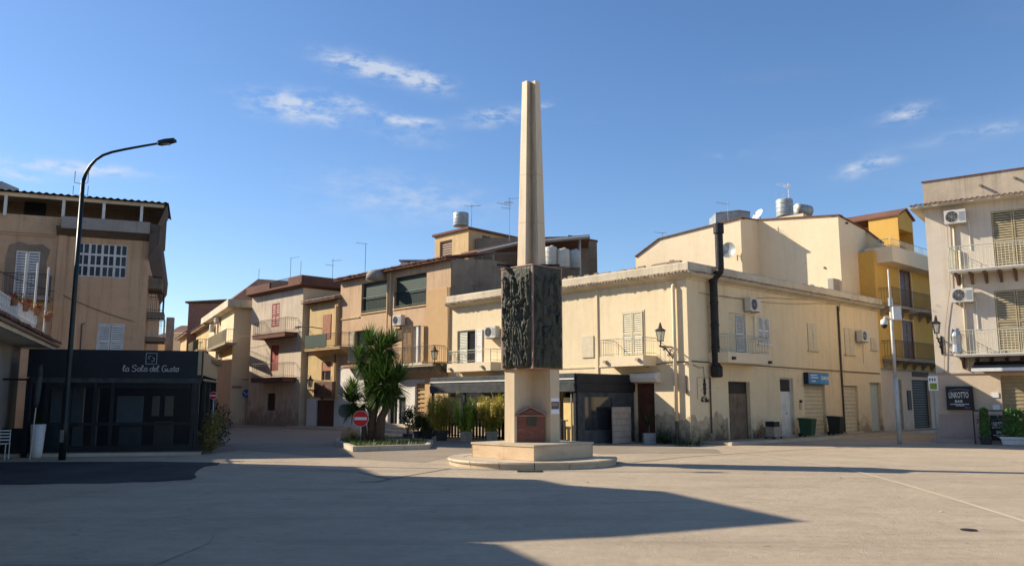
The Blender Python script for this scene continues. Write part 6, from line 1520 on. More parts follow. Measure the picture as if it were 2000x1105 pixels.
# ground cover on the island, low agaves and a rock
mb = MB(); rng = random.Random(2)
for i in range(1500):
    u, v = rng.random(), rng.random(); k = rng.choice([0, 1, 2, 3, 4, 5]); a, b = Vector(IPO[k]), Vector(IPO[(k+1) % 6])
    p = Vector((ICX, ICY))+((a+(b-a)*u)-Vector((ICX, ICY)))*math.sqrt(v)*.88
    if p.x > ICX+.9 and rng.random() < .6: continue
    h = rng.uniform(.08, .24); d = Vector((rng.uniform(-.6, .6), rng.uniform(-.6, .6), 1)); blade(mb, (p.x, p.y, .11), d, h, .012, .25, rng, 2)
tag(mesh_obj('grass', mb, 'grass'), 'patchy green grass and weeds on the planting island', 'grass', kind='stuff')
def spiky(name, lb, cat, x, y, z, n, ln, mat, seed, w=.02, low=.0):
    rt = thing(name, lb, cat, (x, y, z)); rng = random.Random(seed); mb = MB()
    for i in range(n):
        a = rng.uniform(0, 6.283); e = rng.uniform(low, 1.3); blade(mb, (x, y, z), Vector((math.cos(a)*math.cos(e), math.sin(a)*math.cos(e), math.sin(e))), ln*rng.uniform(.7, 1.1), w, .12, rng)
    part('leaves', mb, mat, rt, kind='stuff'); return rt
x, y = gnd(708, 868); spiky('agave', 'small bright green spiky plant on the island behind the no-entry sign', 'plant', x, y, .12, 55, .5, 'grass', 3, .02, .5)
x, y = gnd(690, 868); spiky('dry_agave', 'low straw-coloured spiky plant at the left end of the island', 'plant', x, y, .12, 60, .42, 'yucca_dry', 4)
x, y = gnd(681, 866)
mb = MB(); rng = np.random.RandomState(4); pts = []; 
rk = MB().lathe((0, 0), [(.26, 0), (.30, .12), (.27, .3), (.2, .42), (.05, .47)], 10); rk.v = [(x+a*(1+.25*rng.rand()), y+b*(1+.2*rng.rand()), .1+c*(1+.15*rng.rand())) for a, b, c in rk.v]
tag(mesh_obj('boulder', rk, 'ochre_dark'), 'ochre-coloured rough boulder at the left end of the planting island', 'boulder')
# no-entry sign, sign seen from behind
nx, ny = gnd(703, 872)
def round_sign(lb, x, y, zc, r, face, bar, rz, nm='no_entry_sign'):
    rt = thing(nm, lb, 'traffic sign', (x, y, 0), rz, local=True)
    lpart('pole', MB().tube([(0, .04, 0), (0, .04, zc+.05)], .03, 10), 'galv', rt, smooth=True)
    m = MB(); n = 40
    disc = lambda y0, y1, rr: MB().add([(rr*math.cos(2*math.pi*k/n), y0, zc+rr*math.sin(2*math.pi*k/n)) for k in range(n)]+[(rr*math.cos(2*math.pi*k/n), y1, zc+rr*math.sin(2*math.pi*k/n)) for k in range(n)], [tuple(range(n)), tuple(range(2*n-1, n-1, -1))]+[(k, (k+1) % n, n+(k+1) % n, n+k) for k in range(n)])
    lpart('plate', disc(.0, .012, r), 'sign_back' if face == 'sign_back' else 'sign_white', rt)
    if face != 'sign_back': lpart('disc', disc(-.005, .0, r-.012), face, rt)
    if bar: lpart('white_bar', MB().box(-r*.78, r*.78, -.009, -.005, zc-r*.17, zc+r*.17), 'sign_white', rt)
    return rt
zc = zat(707, 817, ny); round_sign('red no-entry sign with white bar on a thin post in the planting island', nx, ny, zc, .295, 'sign_red', True, R(0))
sx, sy = gnd(672, 866); round_sign('dark back of a round traffic sign on a thin post at the island left end', sx, sy, zat(672, 802, sy), .27, 'sign_back', False, R(12), 'traffic_sign')

# ============================================================ POTTED BAMBOOS
def bamboo(lb, px, py, ytop, half, mat, potmat, seed, dens=1.0, potw=.26):
    x, y = gnd(px, py); rt = thing('potted_bamboo', lb, 'potted plant', (x, y, 0), 0, 'bamboos in square pots by the bar')
    zt = zat(px, ytop, y); ph = .42
    part('pot', MB().add([(x+sx*potw*.78, y+sy*potw*.78, 0.01) for sx, sy in ((-1,-1),(1,-1),(1,1),(-1,1))]+[(x+sx*potw, y+sy*potw, ph) for sx, sy in ((-1,-1),(1,-1),(1,1),(-1,1))], [(0,1,2,3),(0,1,5,4),(1,2,6,5),(2,3,7,6),(3,0,4,7)]), potmat, rt)
    part('rim', MB().box(x-potw-.02, x+potw+.02, y-potw-.02, y-potw+.03, ph-.06, ph+.01).box(x-potw-.02, x+potw+.02, y+potw-.03, y+potw+.02, ph-.06, ph+.01).box(x-potw-.02, x-potw+.03, y-potw, y+potw, ph-.06, ph+.01).box(x+potw-.03, x+potw+.02, y-potw, y+potw, ph-.06, ph+.01), potmat, rt)
    part('soil', MB().box(x-potw+.03, x+potw-.03, y-potw+.03, y+potw-.03, ph-.1, ph-.05), 'soil', rt)
    rng = random.Random(seed); st = MB(); lf = MB()
    for k in range(24):
        a = rng.uniform(0, 6.28); r0 = rng.uniform(0, potw*.6); hh = (zt-ph)*rng.uniform(.55, 1.0); sp = rng.uniform(.2, 1.25)*half
        p0 = Vector((x+r0*math.cos(a), y+r0*math.sin(a), ph-.06)); p1 = Vector((x+sp*.85*math.cos(a), y+sp*.85*math.sin(a), ph+hh*.5)); p2 = Vector((x+sp*math.cos(a), y+sp*math.sin(a), ph+hh))
        st.tube([tuple(p0), tuple(p1), tuple(p2)], [.009, .007, .003], 4, False)
        for i in range(int(190*dens)):
            t = rng.uniform(.08, 1)**.8; p = p0.lerp(p1, t*2) if t < .5 else p1.lerp(p2, t*2-1)
            q = Vector((rng.gauss(0, 1), rng.gauss(0, 1), rng.gauss(0, .6))).normalized()*rng.uniform(.02, .26); d = (q+Vector((0, 0, rng.uniform(-.12, .1)))).normalized()
            blade(lf, p+q*.7, d, rng.uniform(.10, .20), .017, .15, rng, 2)
    part('stems', st, mat, rt, kind='stuff'); part('leaves', lf, mat, rt, kind='stuff')
bamboo('yellowish bamboo in a pot at the left front post of the bar veranda', 863, 860, 770, .52, 'bamboo', 'pot_dark', 1, 1.1)
bamboo('bright green bamboo in a beige pot, first right of the yellowish one', 911, 862, 780, .52, 'bamboo_g', 'pot_beige', 2)
bamboo('golden bamboo in a beige pot beside the monument pedestal', 961, 862, 770, .56, 'bamboo', 'pot_beige', 3, 1.2)
bamboo('dull olive bamboo in shade left of the veranda post', 834, 857, 806, .36, 'bamboo_d', 'pot_dark', 5, .8)
def bush(name, lb, cat, px, py, ytop, half, mat, potmat, seed, n=900, leaf=.06, pot=True, grp=None, Y=None, stem=True, lw=.03):
    x, y = gnd(px, py); rt = thing(name, lb, cat, (x, y, 0), 0, grp); zt = zat(px, ytop, y); rng = random.Random(seed)
    ph = .35 if pot else 0.
    if pot: part('pot', MB().lathe((x, y), [(.16, .0), (.20, .3), (.22, .35), (.19, .35), (.18, .3)], 14), potmat, rt)
    lf = MB(); st = MB(); cs = [(rng.uniform(-half, half)*.6, rng.uniform(-half, half)*.6, rng.uniform(ph+.2, zt-.15), rng.uniform(.4, .8)*half) for _ in range(14)]
    for cx_, cy_, cz, r in cs:
        if stem: st.tube([(x, y, ph*.8), (x+cx_*.4, y+cy_*.4, (ph+cz)/2), (x+cx_, y+cy_, cz)], [.014, .01, .005], 4, False)
    for i in range(n):
        cx_, cy_, cz, r = rng.choice(cs); d = Vector((rng.gauss(0, 1), rng.gauss(0, 1), rng.gauss(0, 1))).normalized()*r*rng.uniform(.3, 1)**.5
        p = Vector((x+cx_, y+cy_, cz))+d
        if p.z < ph+.02 or p.z > zt: continue
        a = Vector((rng.gauss(0, 1), rng.gauss(0, 1), rng.gauss(0, .7))).normalized(); b = a.cross(Vector((rng.gauss(0, 1), rng.gauss(0, 1), rng.gauss(0, 1)))).normalized()
        lf.add([tuple(p), tuple(p+a*leaf*.5+b*lw), tuple(p+a*leaf), tuple(p+a*leaf*.5-b*lw)], [(0, 1, 2, 3)])
    if stem: part('stems', st, 'bark', rt, kind='stuff')
    part('leaves', lf, mat, rt, kind='stuff'); return rt
bush('potted_shrub', 'dark narrow shrub in a dark pot right of the yucca', 'potted plant', 796, 864, 782, .34, 'shrub', 'pot_dark', 2, 1000)
bush('potted_shrub', 'round dark clipped shrub in shade between the narrow shrub and the bamboos', 'potted plant', 816, 857, 812, .36, 'shrub', 'pot_dark', 3, 900)
bush('street_shrub', 'loose olive-green shrub growing beside the pavilion side wall', 'shrub', 412, 884, 800, .42, 'bamboo_d', 'pot_dark', 7, 1500, .06, False)
bush('street_shrub', 'dark leafy shrub behind the olive-green one near the pavilion', 'shrub', 429, 868, 775, .6, 'shrub', 'pot_dark', 9, 1300, .07, False)
x, y = gnd(1268, 866)
rt = thing('potted_agave', 'thin spiky plant in a grey box pot in front of the cream wall', 'potted plant', (x, y, 0)); part('pot', MB().box(x-.24, x+.24, y-.22, y+.22, .01, .42), 'metal_grey', rt)
mb = MB(); rng = random.Random(6)
for i in range(46): a = rng.uniform(0, 6.28); blade(mb, (x, y, .7), Vector((math.cos(a), math.sin(a), rng.uniform(.2, 2.5))), rng.uniform(.4, .75), .018, .1, rng)
part('leaves', mb, 'shrub', rt, kind='stuff'); part('stem', MB().tube([(x, y, .4), (x+.02, y, .72)], .03, 6), 'bark', rt); part('soil', MB().box(x-.2, x+.2, y-.18, y+.18, .42, .43), 'soil', rt)
x, y = gnd(1298, 867); rt = spiky('low_plant', 'low dark leafy plant at the foot of the cream wall beside the downpipe', 'plant', x, y, .02, 70, .75, 'shrub', 15, .022, .3)
# ============================================================ AIR CONDITIONERS
ac0 = None
def ac_unit(w, px, py, lb, side='left', dark=False, wpx=None):
    global ac0
    u, z = w.hit(px, py, .35)
    if ac0 is None:
        t = thing('air_conditioner', lb, 'air conditioner', w.pt(u, .0, z), w.ang, 'air conditioning units on the walls', local=True)
        W_, D_, H_ = .80, .30, .56
        lpart('casing', MB(LF).box(-W_/2, W_/2, .10, .10+D_, -H_/2, H_/2), 'casing', t)
        n = 22; c = (-.12, 0); r = .225
        lpart('fan_opening', MB(LF).add([(c[0]+r*math.cos(2*math.pi*k/n), .10+D_+.004, c[1]+r*math.sin(2*math.pi*k/n)) for k in range(n)], [tuple(range(n))]), 'dark', t)
        mb = MB(LF)
        for rr in (.06, .12, .18, .23): mb.tube([(c[0]+rr*math.cos(a), .10+D_+.012, c[1]+rr*math.sin(a)) for a in [k*math.pi/8 for k in range(17)]], .006, 4, False)
        for k in range(8): a = k*math.pi/4; mb.tube([(c[0], .10+D_+.012, c[1]), (c[0]+.23*math.cos(a), .10+D_+.012, c[1]+.23*math.sin(a))], .005, 4, False)
        lpart('fan_grille', mb, 'galv', t)
        mb = MB(LF)
        for k in range(9): mb.box(.15, .36, .10+D_, .10+D_+.012, -.2+k*.045, -.18+k*.045)
        lpart('side_louvres', mb, 'galv', t)
        mb = MB(LF)
        for s_ in (-.28, .28): mb.box(s_-.02, s_+.02, 0, .42, -H_/2-.05, -H_/2).box(s_-.02, s_+.02, 0, .03, -H_/2-.05, 0)
        lpart('bracket', mb, 'galv', t); lpart('pipe', MB(LF).tube([(.42, .2, -.1), (.46, .12, -.3), (.44, .03, -.5), (.44, .03, -1.4)], .02, 6), 'white_wood', t)
        ac0 = t; return t
    return copy_tree(ac0, w.pt(u, 0, z), w.ang, lb)
ac_unit(WR, 1474, 595, 'air conditioner high on the shaded cream wall right of the black flue')
ac_unit(WR, 1689, 656, 'air conditioner on the shaded cream wall near the yellow house')
ac_unit(WL, 958, 648, 'air conditioner on the sunlit cream wall left of the monument')
ac_unit(WO, 776, 625, 'air conditioner on the peach wall below the loggias')
ac_unit(WX, 1865, 423, 'upper air conditioner on the right-hand building, under its eave')
ac_unit(WX, 1879, 576, 'lower air conditioner on the right-hand building, below the upper balcony')
ac_unit(WNl, 421, 622, 'air conditioner high on the tan house in the side street')
ac_unit(WNl, 411, 640, 'white unit box hanging beside the balcony of the tan house in the side street')
# ============================================================ WALL LANTERNS
l0 = None
def lantern(w, px, py, lb, arm=.85, out_=.9, rz=0.):
    """px,py: picture position of the middle of the lantern's glass; the bracket reaches straight out from the wall"""
    global l0
    u, z = w.hit(px, py, out_)
    if l0 is None:
        t = thing('wall_lantern', lb, 'wall lantern', w.pt(u, 0, z), w.ang, 'old-style lanterns on scrolled wall brackets', local=True)
        o = out_; mb = MB(LF)
        zb, zt = -.20, .17; b_, t_ = .075, .125
        for sx, sy in ((-1, -1), (1, -1), (1, 1), (-1, 1)): mb.tube([(sx*b_, o+sy*b_, zb), (sx*t_, o+sy*t_, zt)], .014, 4)
        mb.box(-b_-.02, b_+.02, o-b_-.02, o+b_+.02, zb-.03, zb); mb.box(-t_-.02, t_+.02, o-t_-.02, o+t_+.02, zt, zt+.03)
        lpart('frame', mb, 'iron', t)
        mb = MB(LF); mb.add([(-t_-.04, o-t_-.04, zt+.03), (t_+.04, o-t_-.04, zt+.03), (t_+.04, o+t_+.04, zt+.03), (-t_-.04, o+t_+.04, zt+.03), (-.05, o-.05, zt+.13), (.05, o-.05, zt+.13), (.05, o+.05, zt+.13), (-.05, o+.05, zt+.13)], [(0,1,5,4),(1,2,6,5),(2,3,7,6),(3,0,4,7),(4,5,6,7),(0,1,2,3)])
        mb.box(-.05, .05, o-.05, o+.05, zt+.13, zt+.22); mb.tube([(0, o, zt+.22), (0, o, zt+.27), (0, o, zt+.30), (0, o, zt+.35)], [.03, .05, .04, .008], 8); lpart('cap', mb, 'iron', t)
        for sx, sy in ((0, -1), (1, 0), (0, 1), (-1, 0)):
            a, b = .8*b_, .85*t_
            if sx == 0: q = [(-a, o+sy*b_, zb), (a, o+sy*b_, zb), (b, o+sy*t_, zt), (-b, o+sy*t_, zt)]
            else: q = [(sx*b_, o-a, zb), (sx*b_, o+a, zb), (sx*t_, o+b, zt), (sx*t_, o-b, zt)]
            lpart('pane', MB(LF).quad(*q), 'lamp_glass', t)
        lpart('bulb', MB(LF).tube([(0, o, -.16), (0, o, -.1), (0, o, .0), (0, o, .04)], [.02, .035, .04, .01], 8), 'whitep', t, smooth=True)
        mb = MB(LF); zz = zb-.22
        mb.tube([(0, o, zb-.03), (0, o, zz-.04)], .022, 6); mb.tube([(0, .02, zz), (0, o+.10, zz)], .03, 6); mb.tube([(0, .03, zz+.14), (0, .03, zz-.62)], .03, 6)
        mb.tube([(0, o-.05, zz-.02), (0, o*.6, zz-.10), (0, o*.3, zz-.3), (0, .04, zz-.55)], .026, 5)
        def sp(co, cz, r, s=1, tn=1.6):
            mb.tube([(0, co+r*(1-.10*k)*math.cos(s*k*tn*.35), cz+r*(1-.10*k)*math.sin(s*k*tn*.35)) for k in range(10)], .02, 4, False)
        sp(o*.62, zz-.13, .11); sp(o*.36, zz-.15, .14, -1); sp(o*.2, zz-.36, .12); sp(o*.45, zz-.30, .08, -1); sp(.14, zz-.12, .09); sp(o*.78, zz-.1, .07, -1)
        lpart('bracket', mb, 'iron', t); lpart('wall_plate', MB(LF).box(-.04, .04, 0, .025, zz-.62, zz+.14), 'iron', t)
        l0 = t; return t
    return copy_tree(l0, w.pt(u, 0, z), w.ang+rz, lb)
lantern(WL, 1290, 655, 'iron lantern on scrolled bracket on the sunlit cream wall beside the downpipe')
lantern(WO, 849, 693, 'iron lantern on scrolled bracket on the peach house beside its balcony')
lantern(WX, 1829, 640, 'iron lantern on scrolled bracket at the left corner of the right-hand building')
lantern(WS, 606, 748, 'small iron lantern low on the straw-coloured house left of the brown box')
# street-lamp arms on walls
u, z = WR.hit(1637, 588); P = WR.pt(u, 0, z)
wl_ = thing('wall_lamp', 'flat grey lamp on a short wall arm high on the shaded cream wall', 'wall lamp', P); mb = MB(WR); mb.tube([(u, .05, z-.5), (u, .1, z+.12), (u-.35, .8, z+.0)], .022, 5); part('arm', mb, 'metal_grey', wl_)
part('head', MB(WR).box(u-.62, u-.28, .70, .95, z-.06, z+.02), 'metal_grey', wl_)
u, z = WS.hit(612, 641); P = WS.pt(u, 0, z); wl_ = thing('wall_lamp', 'dark lamp arm reaching left over the green-draped balcony', 'wall lamp', P); mb = MB(WS); mb.tube([(u+1.2, .02, z-.1), (u+.6, .5, z+.02), (u-.2, .9, z+.05)], .03, 5); part('arm', mb, 'iron', wl_); part('head', MB(WS).box(u-.55, u-.1, .85, 1.05, z, z+.09), 'iron', wl_)

# ============================================================ BLACK FLUE on the shaded cream wall
def flue():
    W = WR; u, z0 = W.hit(1400, 722, .3); rt = thing('flue_pipe', 'sooty black metal flue climbing the shaded cream wall with a kink at the cornice', 'flue pipe', W.pt(u, 0, 0))
    u2, zt = W.hit(1403, 437, .62); zk0, zk1 = W.hit(1400, 549, .3)[1], W.hit(1403, 524, .62)[1]
    r = .165
    segs = [z0+(zk0-z0)*i/4 for i in range(5)]
    for a, b in zip(segs[:-1], segs[1:]): part('pipe_section', MB(W).tube([(u, .28, a+.012), (u, .28, b)], r, 16), 'flue', rt, smooth=False); part('collar', MB(W).tube([(u, .28, b-.05), (u, .28, b+.03)], r+.018, 16), 'flue', rt)
    part('pipe_section', MB(W).tube([(u, .28, zk0), (u, .28, zk0+.08), (u2, .62, zk1-.08), (u2, .62, zk1)], r, 16), 'flue', rt)
    zz = [zk1+(zt-zk1)*i/2 for i in range(3)]
    for a, b in zip(zz[:-1], zz[1:]): part('pipe_section', MB(W).tube([(u2, .62, a+.012), (u2, .62, b)], r, 16), 'flue', rt)
    part('cowl', MB(W).tube([(u2, .62, zt-.42), (u2, .62, zt-.4), (u2, .62, zt)], [r+.01, r+.05, r+.05], 16), 'flue', rt)
    part('fan_box', MB(W).tube([(u, .3, z0-.30), (u, .3, z0-.22), (u, .3, z0+.12), (u, .3, z0+.2)], [.2, .24, .24, .18], 8), 'flue', rt)
    part('drip_pipe', MB(W).tube([(u-.12, .05, z0-.3), (u-.12, .05, .4)], .035, 6), 'ironbrown', rt)
flue()

# ============================================================ SIGNS AND SMALL THINGS ON THE CREAM BUILDING
b = WR.rect(1577, 728, 1617, 750, .2); P = WR.pt(b[0], .02, b[1]); sg = thing('shop_sign', 'blue illuminated-box shop sign with white letters over the beige roller shutter', 'sign', P)
part('casing', MB(WR).box(b[0]-.01, b[2]+.01, .02, .24, b[1]-.01, b[3]+.01), 'dark', sg); part('face', MB(WR).box(b[0]+.01, b[2]-.01, .24, .25, b[1]+.01, b[3]-.01), 'sky_blue_sign', sg)
h, w_ = b[3]-b[1], b[2]-b[0]
vs, fs = text_pts('DIGI', h*.42, .006); k = w_*.34/(max(v[0] for v in vs)-min(v[0] for v in vs)); mb = MB(WR); mb.add([(b[0]+w_*.80+x*k, .255+zz, b[1]+h*.42+y) for x, y, zz in vs], fs); part('lettering', mb, 'letter', sg)
mb = MB(WR)
for zf, a0, a1 in ((.74, .10, .42), (.52, .10, .46), (.22, .14, .34)):
    x_ = a0
    while x_ < a1: l = random.uniform(.02, .05); mb.box(b[0]+w_*x_, b[0]+w_*(x_+l), .25, .256, b[1]+h*zf, b[1]+h*(zf+.10)); x_ += l+.012
part('small_print', mb, 'letter', sg)
# iron ornament: slender figure on a mound within a thin frame
b = WR.rect(1363, 737, 1388, 785); P = WR.pt(b[0], 0, b[1]); sg = thing('wall_ornament', 'dark iron ornament of a slender column on a mound near the corner', 'wall ornament', P)
cu = (b[0]+b[2])/2; H_ = b[3]-b[1]; mb = MB(WR); f = lambda x, z: (cu+x, b[1]+H_*z)
mb.plate([f(*q) for q in ((-.05, .3), (.05, .3), (.09, .42), (.05, .47), (.11, .55), (.06, .62), (.09, .74), (.04, .8), (.05, .9), (0, .98), (-.05, .9), (-.04, .8), (-.1, .74), (-.06, .62), (-.1, .55), (-.05, .47), (-.09, .42))], .01, .04)
rng = random.Random(9)
for i in range(46):
    x_ = rng.uniform(-.27, .27); z_ = rng.uniform(.0, .28)*(1-abs(x_)/.42); s_ = rng.uniform(.02, .05); mb.box(cu+x_-s_, cu+x_+s_*.4, .01, .035, b[1]+H_*z_, b[1]+H_*z_+s_)
part('figure', mb, 'iron', sg); mb = MB(WR)
for a, b_, c, d in ((b[0]-.05, b[2]-.12, b[3]-.01, b[3]+.0), (b[0]-.05, b[0]-.04, b[1]+.1, b[3])): mb.box(a, b_, .005, .015, c, d)
part('frame', mb, 'ironbrown', sg)
mb = MB(WL); u, z = WL.hit(1340, 745); mb.box(u-.02, u+.02, .0, .06, z-.35, z+.25); mb.box(u-.06, u+.05, .0, .1, z-.45, z-.3)
tag(mesh_obj('wall_bracket', mb, 'ironbrown'), 'short iron bracket on the cream wall right of the downpipe near the corner', 'bracket')
# letterbox, bins and clutter along the pavement
mb = MB(WR); u, z = WR.hit(1563, 785); t = thing('letter_box', 'small dark letter box with a pale frame between the white door and the shutter', 'letter box', WR.pt(u, 0, z)); part('box', MB(WR).box(u-.08, u+.08, 0, .07, z-.02, z+.1), 'dark', t); part('frame', MB(WR).box(u-.14, u+.12, 0, .012, z-.35, z-.05), 'kerb', t)
def bin_(lb, px, py, mat, w_=.29, h=1.0, rz=0):
    x, y = WR.pt(WR.hit(px, 820, .75)[0], .75, 0)[:2]; t = thing('wheelie_bin', lb, 'wheelie bin', (x, y, .1), WR.ang+rz, local=True)
    lpart('body', MB(LF).add([(-w_*.82, -.26, .06), (w_*.82, -.26, .06), (w_*.82, .22, .06), (-w_*.82, .22, .06), (-w_, -.32, h*.9), (w_, -.32, h*.9), (w_, .32, h*.9), (-w_, .32, h*.9)], [(0,1,2,3),(0,1,5,4),(1,2,6,5),(2,3,7,6),(3,0,4,7),(4,5,6,7)]), mat, t)
    lpart('lid', MB(LF).add([(-w_-.02, -.36, h*.9), (w_+.02, -.36, h*.9), (w_+.02, .35, h*.9), (-w_-.02, .35, h*.9), (-w_-.01, -.34, h*.97), (w_+.01, -.34, h*.97), (w_-.02, .30, h*.93), (-w_+.02, .30, h*.93)], [(0,1,2,3),(0,1,5,4),(1,2,6,5),(2,3,7,6),(3,0,4,7),(4,5,6,7)]), mat, t)
    for s_ in (-1, 1): lpart('wheel', MB(LF).tube([(s_*w_*.75, -.27, .09), (s_*w_*.95, -.27, .09)], .09, 12), 'black', t)
    lpart('handle', MB(LF).tube([(-w_*.7, -.38, h*.88), (w_*.7, -.38, h*.88)], .015, 6), mat, t)
bin_('green plastic wheelie bin standing before the beige roller shutter', 1577, 851, 'bin_green', .235, .86)
bin_('dark wheelie bin between the two roller shutters by the brown downpipe', 1633, 850, 'bin_dark', .25, .92)
x, y = WR.pt(WR.hit(1510, 835, .6)[0], .6, 0)[:2]; t = thing('crate_stack', 'low trolley loaded with beige and dark boxes left of the white door', 'trolley', (x, y, .1), WR.ang, local=True)
lpart('box', MB(LF).box(-.28, .3, -.2, .2, .12, .5), 'pot_beige', t); lpart('box', MB(LF).box(-.3, .16, -.18, .22, .51, .72), 'dark', t); lpart('lid', MB(LF).box(-.32, .18, -.2, .24, .72, .76), 'white', t); lpart('platform', MB(LF).box(-.36, .36, -.25, .25, .08, .12), 'metal_grey', t)
for a in (-.28, .28):
    for b_ in (-.2, .2): lpart('wheel', MB(LF).tube([(a-.02, b_, .045), (a+.02, b_, .045)], .045, 10), 'black', t)
x, y = WR.pt(d1[0]-1.0, .5, 0)[:2]
rt = thing('low_plant', 'dark trailing plant growing in the damp corner left of the recessed door', 'plant', (x, y, 0)); mb = MB(); rng = random.Random(16)
for i in range(90): a = rng.uniform(0, 6.28); blade(mb, (x+rng.uniform(-.7, .7)*WR.d[0], y+rng.uniform(-.7, .7)*WR.d[1], .02), Vector((math.cos(a), math.sin(a), rng.uniform(.2, 2.0))), rng.uniform(.2, .5), .02, .25, rng, 3)
part('leaves', mb, 'shrub', rt, kind='stuff')

# ============================================================ SURVEILLANCE POLE, SIGN POST
x, y = gnd(1757, 867); zt = zat(1738, 526, y)
rt = thing('camera_pole', 'slim pale surveillance pole with dome camera and grey box on the right', 'pole', (x, y, 0))
part('pole', MB().tube([(x, y, 0), (x, y, 2.6)], .08, 12), 'pole_pale', rt, smooth=True); part('pole', MB().tube([(x, y, 2.6), (x, y, 5.2)], .065, 12), 'pole_pale', rt, smooth=True); part('pole', MB().tube([(x, y, 5.2), (x, y, zt)], .038, 10), 'pole_pale', rt, smooth=True)
zc = zat(1745, 612, y); part('box', MB().box(x+.02, x+.34, y-.16, y+.1, zc-.27, zc+.27), 'white', rt); part('collar', MB().tube([(x, y, zc+.3), (x, y, zc+.62)], .095, 10), 'galv', rt)
zc = zat(1738, 625, y); part('arm', MB().tube([(x, y, zc), (x-.18, y-.08, zc+.12), (x-.34, y-.16, zc+.10), (x-.38, y-.18, zc-.02)], .035, 8), 'white', rt, smooth=True)
part('dome_camera', MB().lathe((x-.38, y-.18), [(.06, zc+.03), (.13, zc-.02), (.14, zc-.16), (.13, zc-.20)], 14), 'white', rt, smooth=True); part('dome', MB().lathe((x-.38, y-.18), [(.12, zc-.19), (.11, zc-.27), (.06, zc-.33), (.01, zc-.35)], 14), 'dark', rt, smooth=True)
x, y = gnd(1831, 866); z1 = zat(1823, 734, y); z0_ = zat(1823, 762, y)
rt = thing('sign_post', 'grey post with a small pale rectangular sign bearing a yellow-green picture', 'sign', (x, y, 0))
part('post', MB().tube([(x, y, 0), (x, y, z1)], .03, 8), 'metal_grey', rt)
part('plate', MB().box(x-.21, x+.17, y-.045, y-.03, z0_, z1), 'sign_white', rt); part('picture', MB().box(x-.16, x+.12, y-.05, y-.045, z0_+.04, z0_+(z1-z0_)*.5), 'bamboo_g', rt)
mb = MB(); 
for i in range(3): mb.box(x-.17+i*.10, x-.12+i*.10, y-.05, y-.046, z0_+(z1-z0_)*.66, z0_+(z1-z0_)*.84)
part('figures', mb, 'dark', rt)
# blue traffic sign on the tan house
u, z = WNr.hit(480, 768); P = WNr.pt(u, .25, 0)
rt = thing('traffic_sign', 'round blue traffic sign with white arrows before the tan house', 'traffic sign', (P[0], P[1], 0), 0, local=True)
n = 36; r = .29; zc = z
lpart('pole', MB().tube([(0, .03, 0), (0, .03, zc)], .03, 8), 'metal_grey', rt); lpart('disc', MB().add([(r*math.cos(2*math.pi*k/n), -.02, zc+r*math.sin(2*math.pi*k/n)) for k in range(n)], [tuple(range(n))]), 'sign_blue', rt)
mb = MB()
for sx in (-1, 1):
    mb.add([(sx*.02, -.026, zc-.14), (sx*.06, -.026, zc-.12), (sx*.13, -.026, zc+.02), (sx*.08, -.026, zc+.02)], [(0,1,2,3)]); mb.add([(sx*.04, -.026, zc+.0), (sx*.21, -.026, zc+.0), (sx*.17, -.026, zc+.12)], [(0,1,2)])
lpart('arrows', mb, 'sign_white', rt)
u, z = WNr.hit(463, 755); tag(mesh_obj('street_plate', MB(WNr).box(u-.35, u+.3, .05, .07, z-.1, z+.08), 'pinkstrip'), 'thin pale street-name plate on the tan house left of the blue sign', 'plate')
# small red no-entry sign beside the pavilion
x, y = gnd(411, 880); round_sign('tiny red sign half hidden beside the pavilion side wall', x, y, zat(411, 772, y), .13, 'sign_red', True, 0, 'traffic_sign')

# ============================================================ BAR SIGNS, PLANTERS AT THE RIGHT EDGE
def bar_board(nm, lb, r, off, full=True):
    P = WX.pt(r[0], off, r[1]); rt = thing(nm, lb, 'sign', P); w_, h = r[2]-r[0], r[3]-r[1]
    part('casing', MB(WX).box(r[0], r[2], off-.28 if off > .29 else 0, off, r[1], r[3]), 'dark', rt)
    def ln(txt, cx, z, hh, ww, mat, bold=.004, nm='lettering'):
        vs, fs = text_pts(txt, 1.0, bold); x0, x1 = min(v[0] for v in vs), max(v[0] for v in vs); y0, y1 = min(v[1] for v in vs), max(v[1] for v in vs)
        mb = MB(WX); mb.add([(r[0]+w_*cx+(x-(x0+x1)/2)/(x1-x0)*w_*ww, off+.004+zz*.5, r[1]+h*z+(y-y0)/(y1-y0)*h*hh) for x, y, zz in vs], fs); part(nm, mb, mat, rt)
    ln('LINKOTTO', .48, .50, .26, .74, 'letter', .01); ln('BAR', .48, .31, .11, .30, 'letter', .02)
    mb = MB(WX); rng = random.Random(3)
    for zf, a0, a1 in ((.225, .14, .84), (.165, .34, .64)):
        x_ = a0
        while x_ < a1: l = rng.uniform(.02, .06); mb.box(r[0]+w_*x_, r[0]+w_*(x_+l), off, off+.008, r[1]+h*zf, r[1]+h*(zf+.035)); x_ += l+.012
    part('small_print', mb, 'letter', rt)
    mb = MB(WX)
    for k in range(16): t = k/15; x_ = .14+.70*t; mb.box(r[0]+w_*x_, r[0]+w_*(x_+.03), off, off+.008, r[1]+h*(.80+.06*math.sin(t*math.pi)), r[1]+h*(.825+.06*math.sin(t*math.pi)))
    part('arched_line', mb, 'metal_grey', rt)
    mb = MB(WX); mb.box(r[0]+w_*.70, r[0]+w_*.74, off, off+.008, r[1]+h*.06, r[1]+h*.15)
    for k in range(5): mb.box(r[0]+w_*(.75+k*.035), r[0]+w_*(.77+k*.035), off, off+.008, r[1]+h*.07, r[1]+h*(.10+.03*(k % 2)))
    part('purple_mark', mb, 'purple', rt)
    return rt
bar_board('bar_sign', 'black wall sign reading LINKOTTO BAR on the peach wall of the right-hand building', WX.rect(1848, 754, 1900, 800, .30), .30)
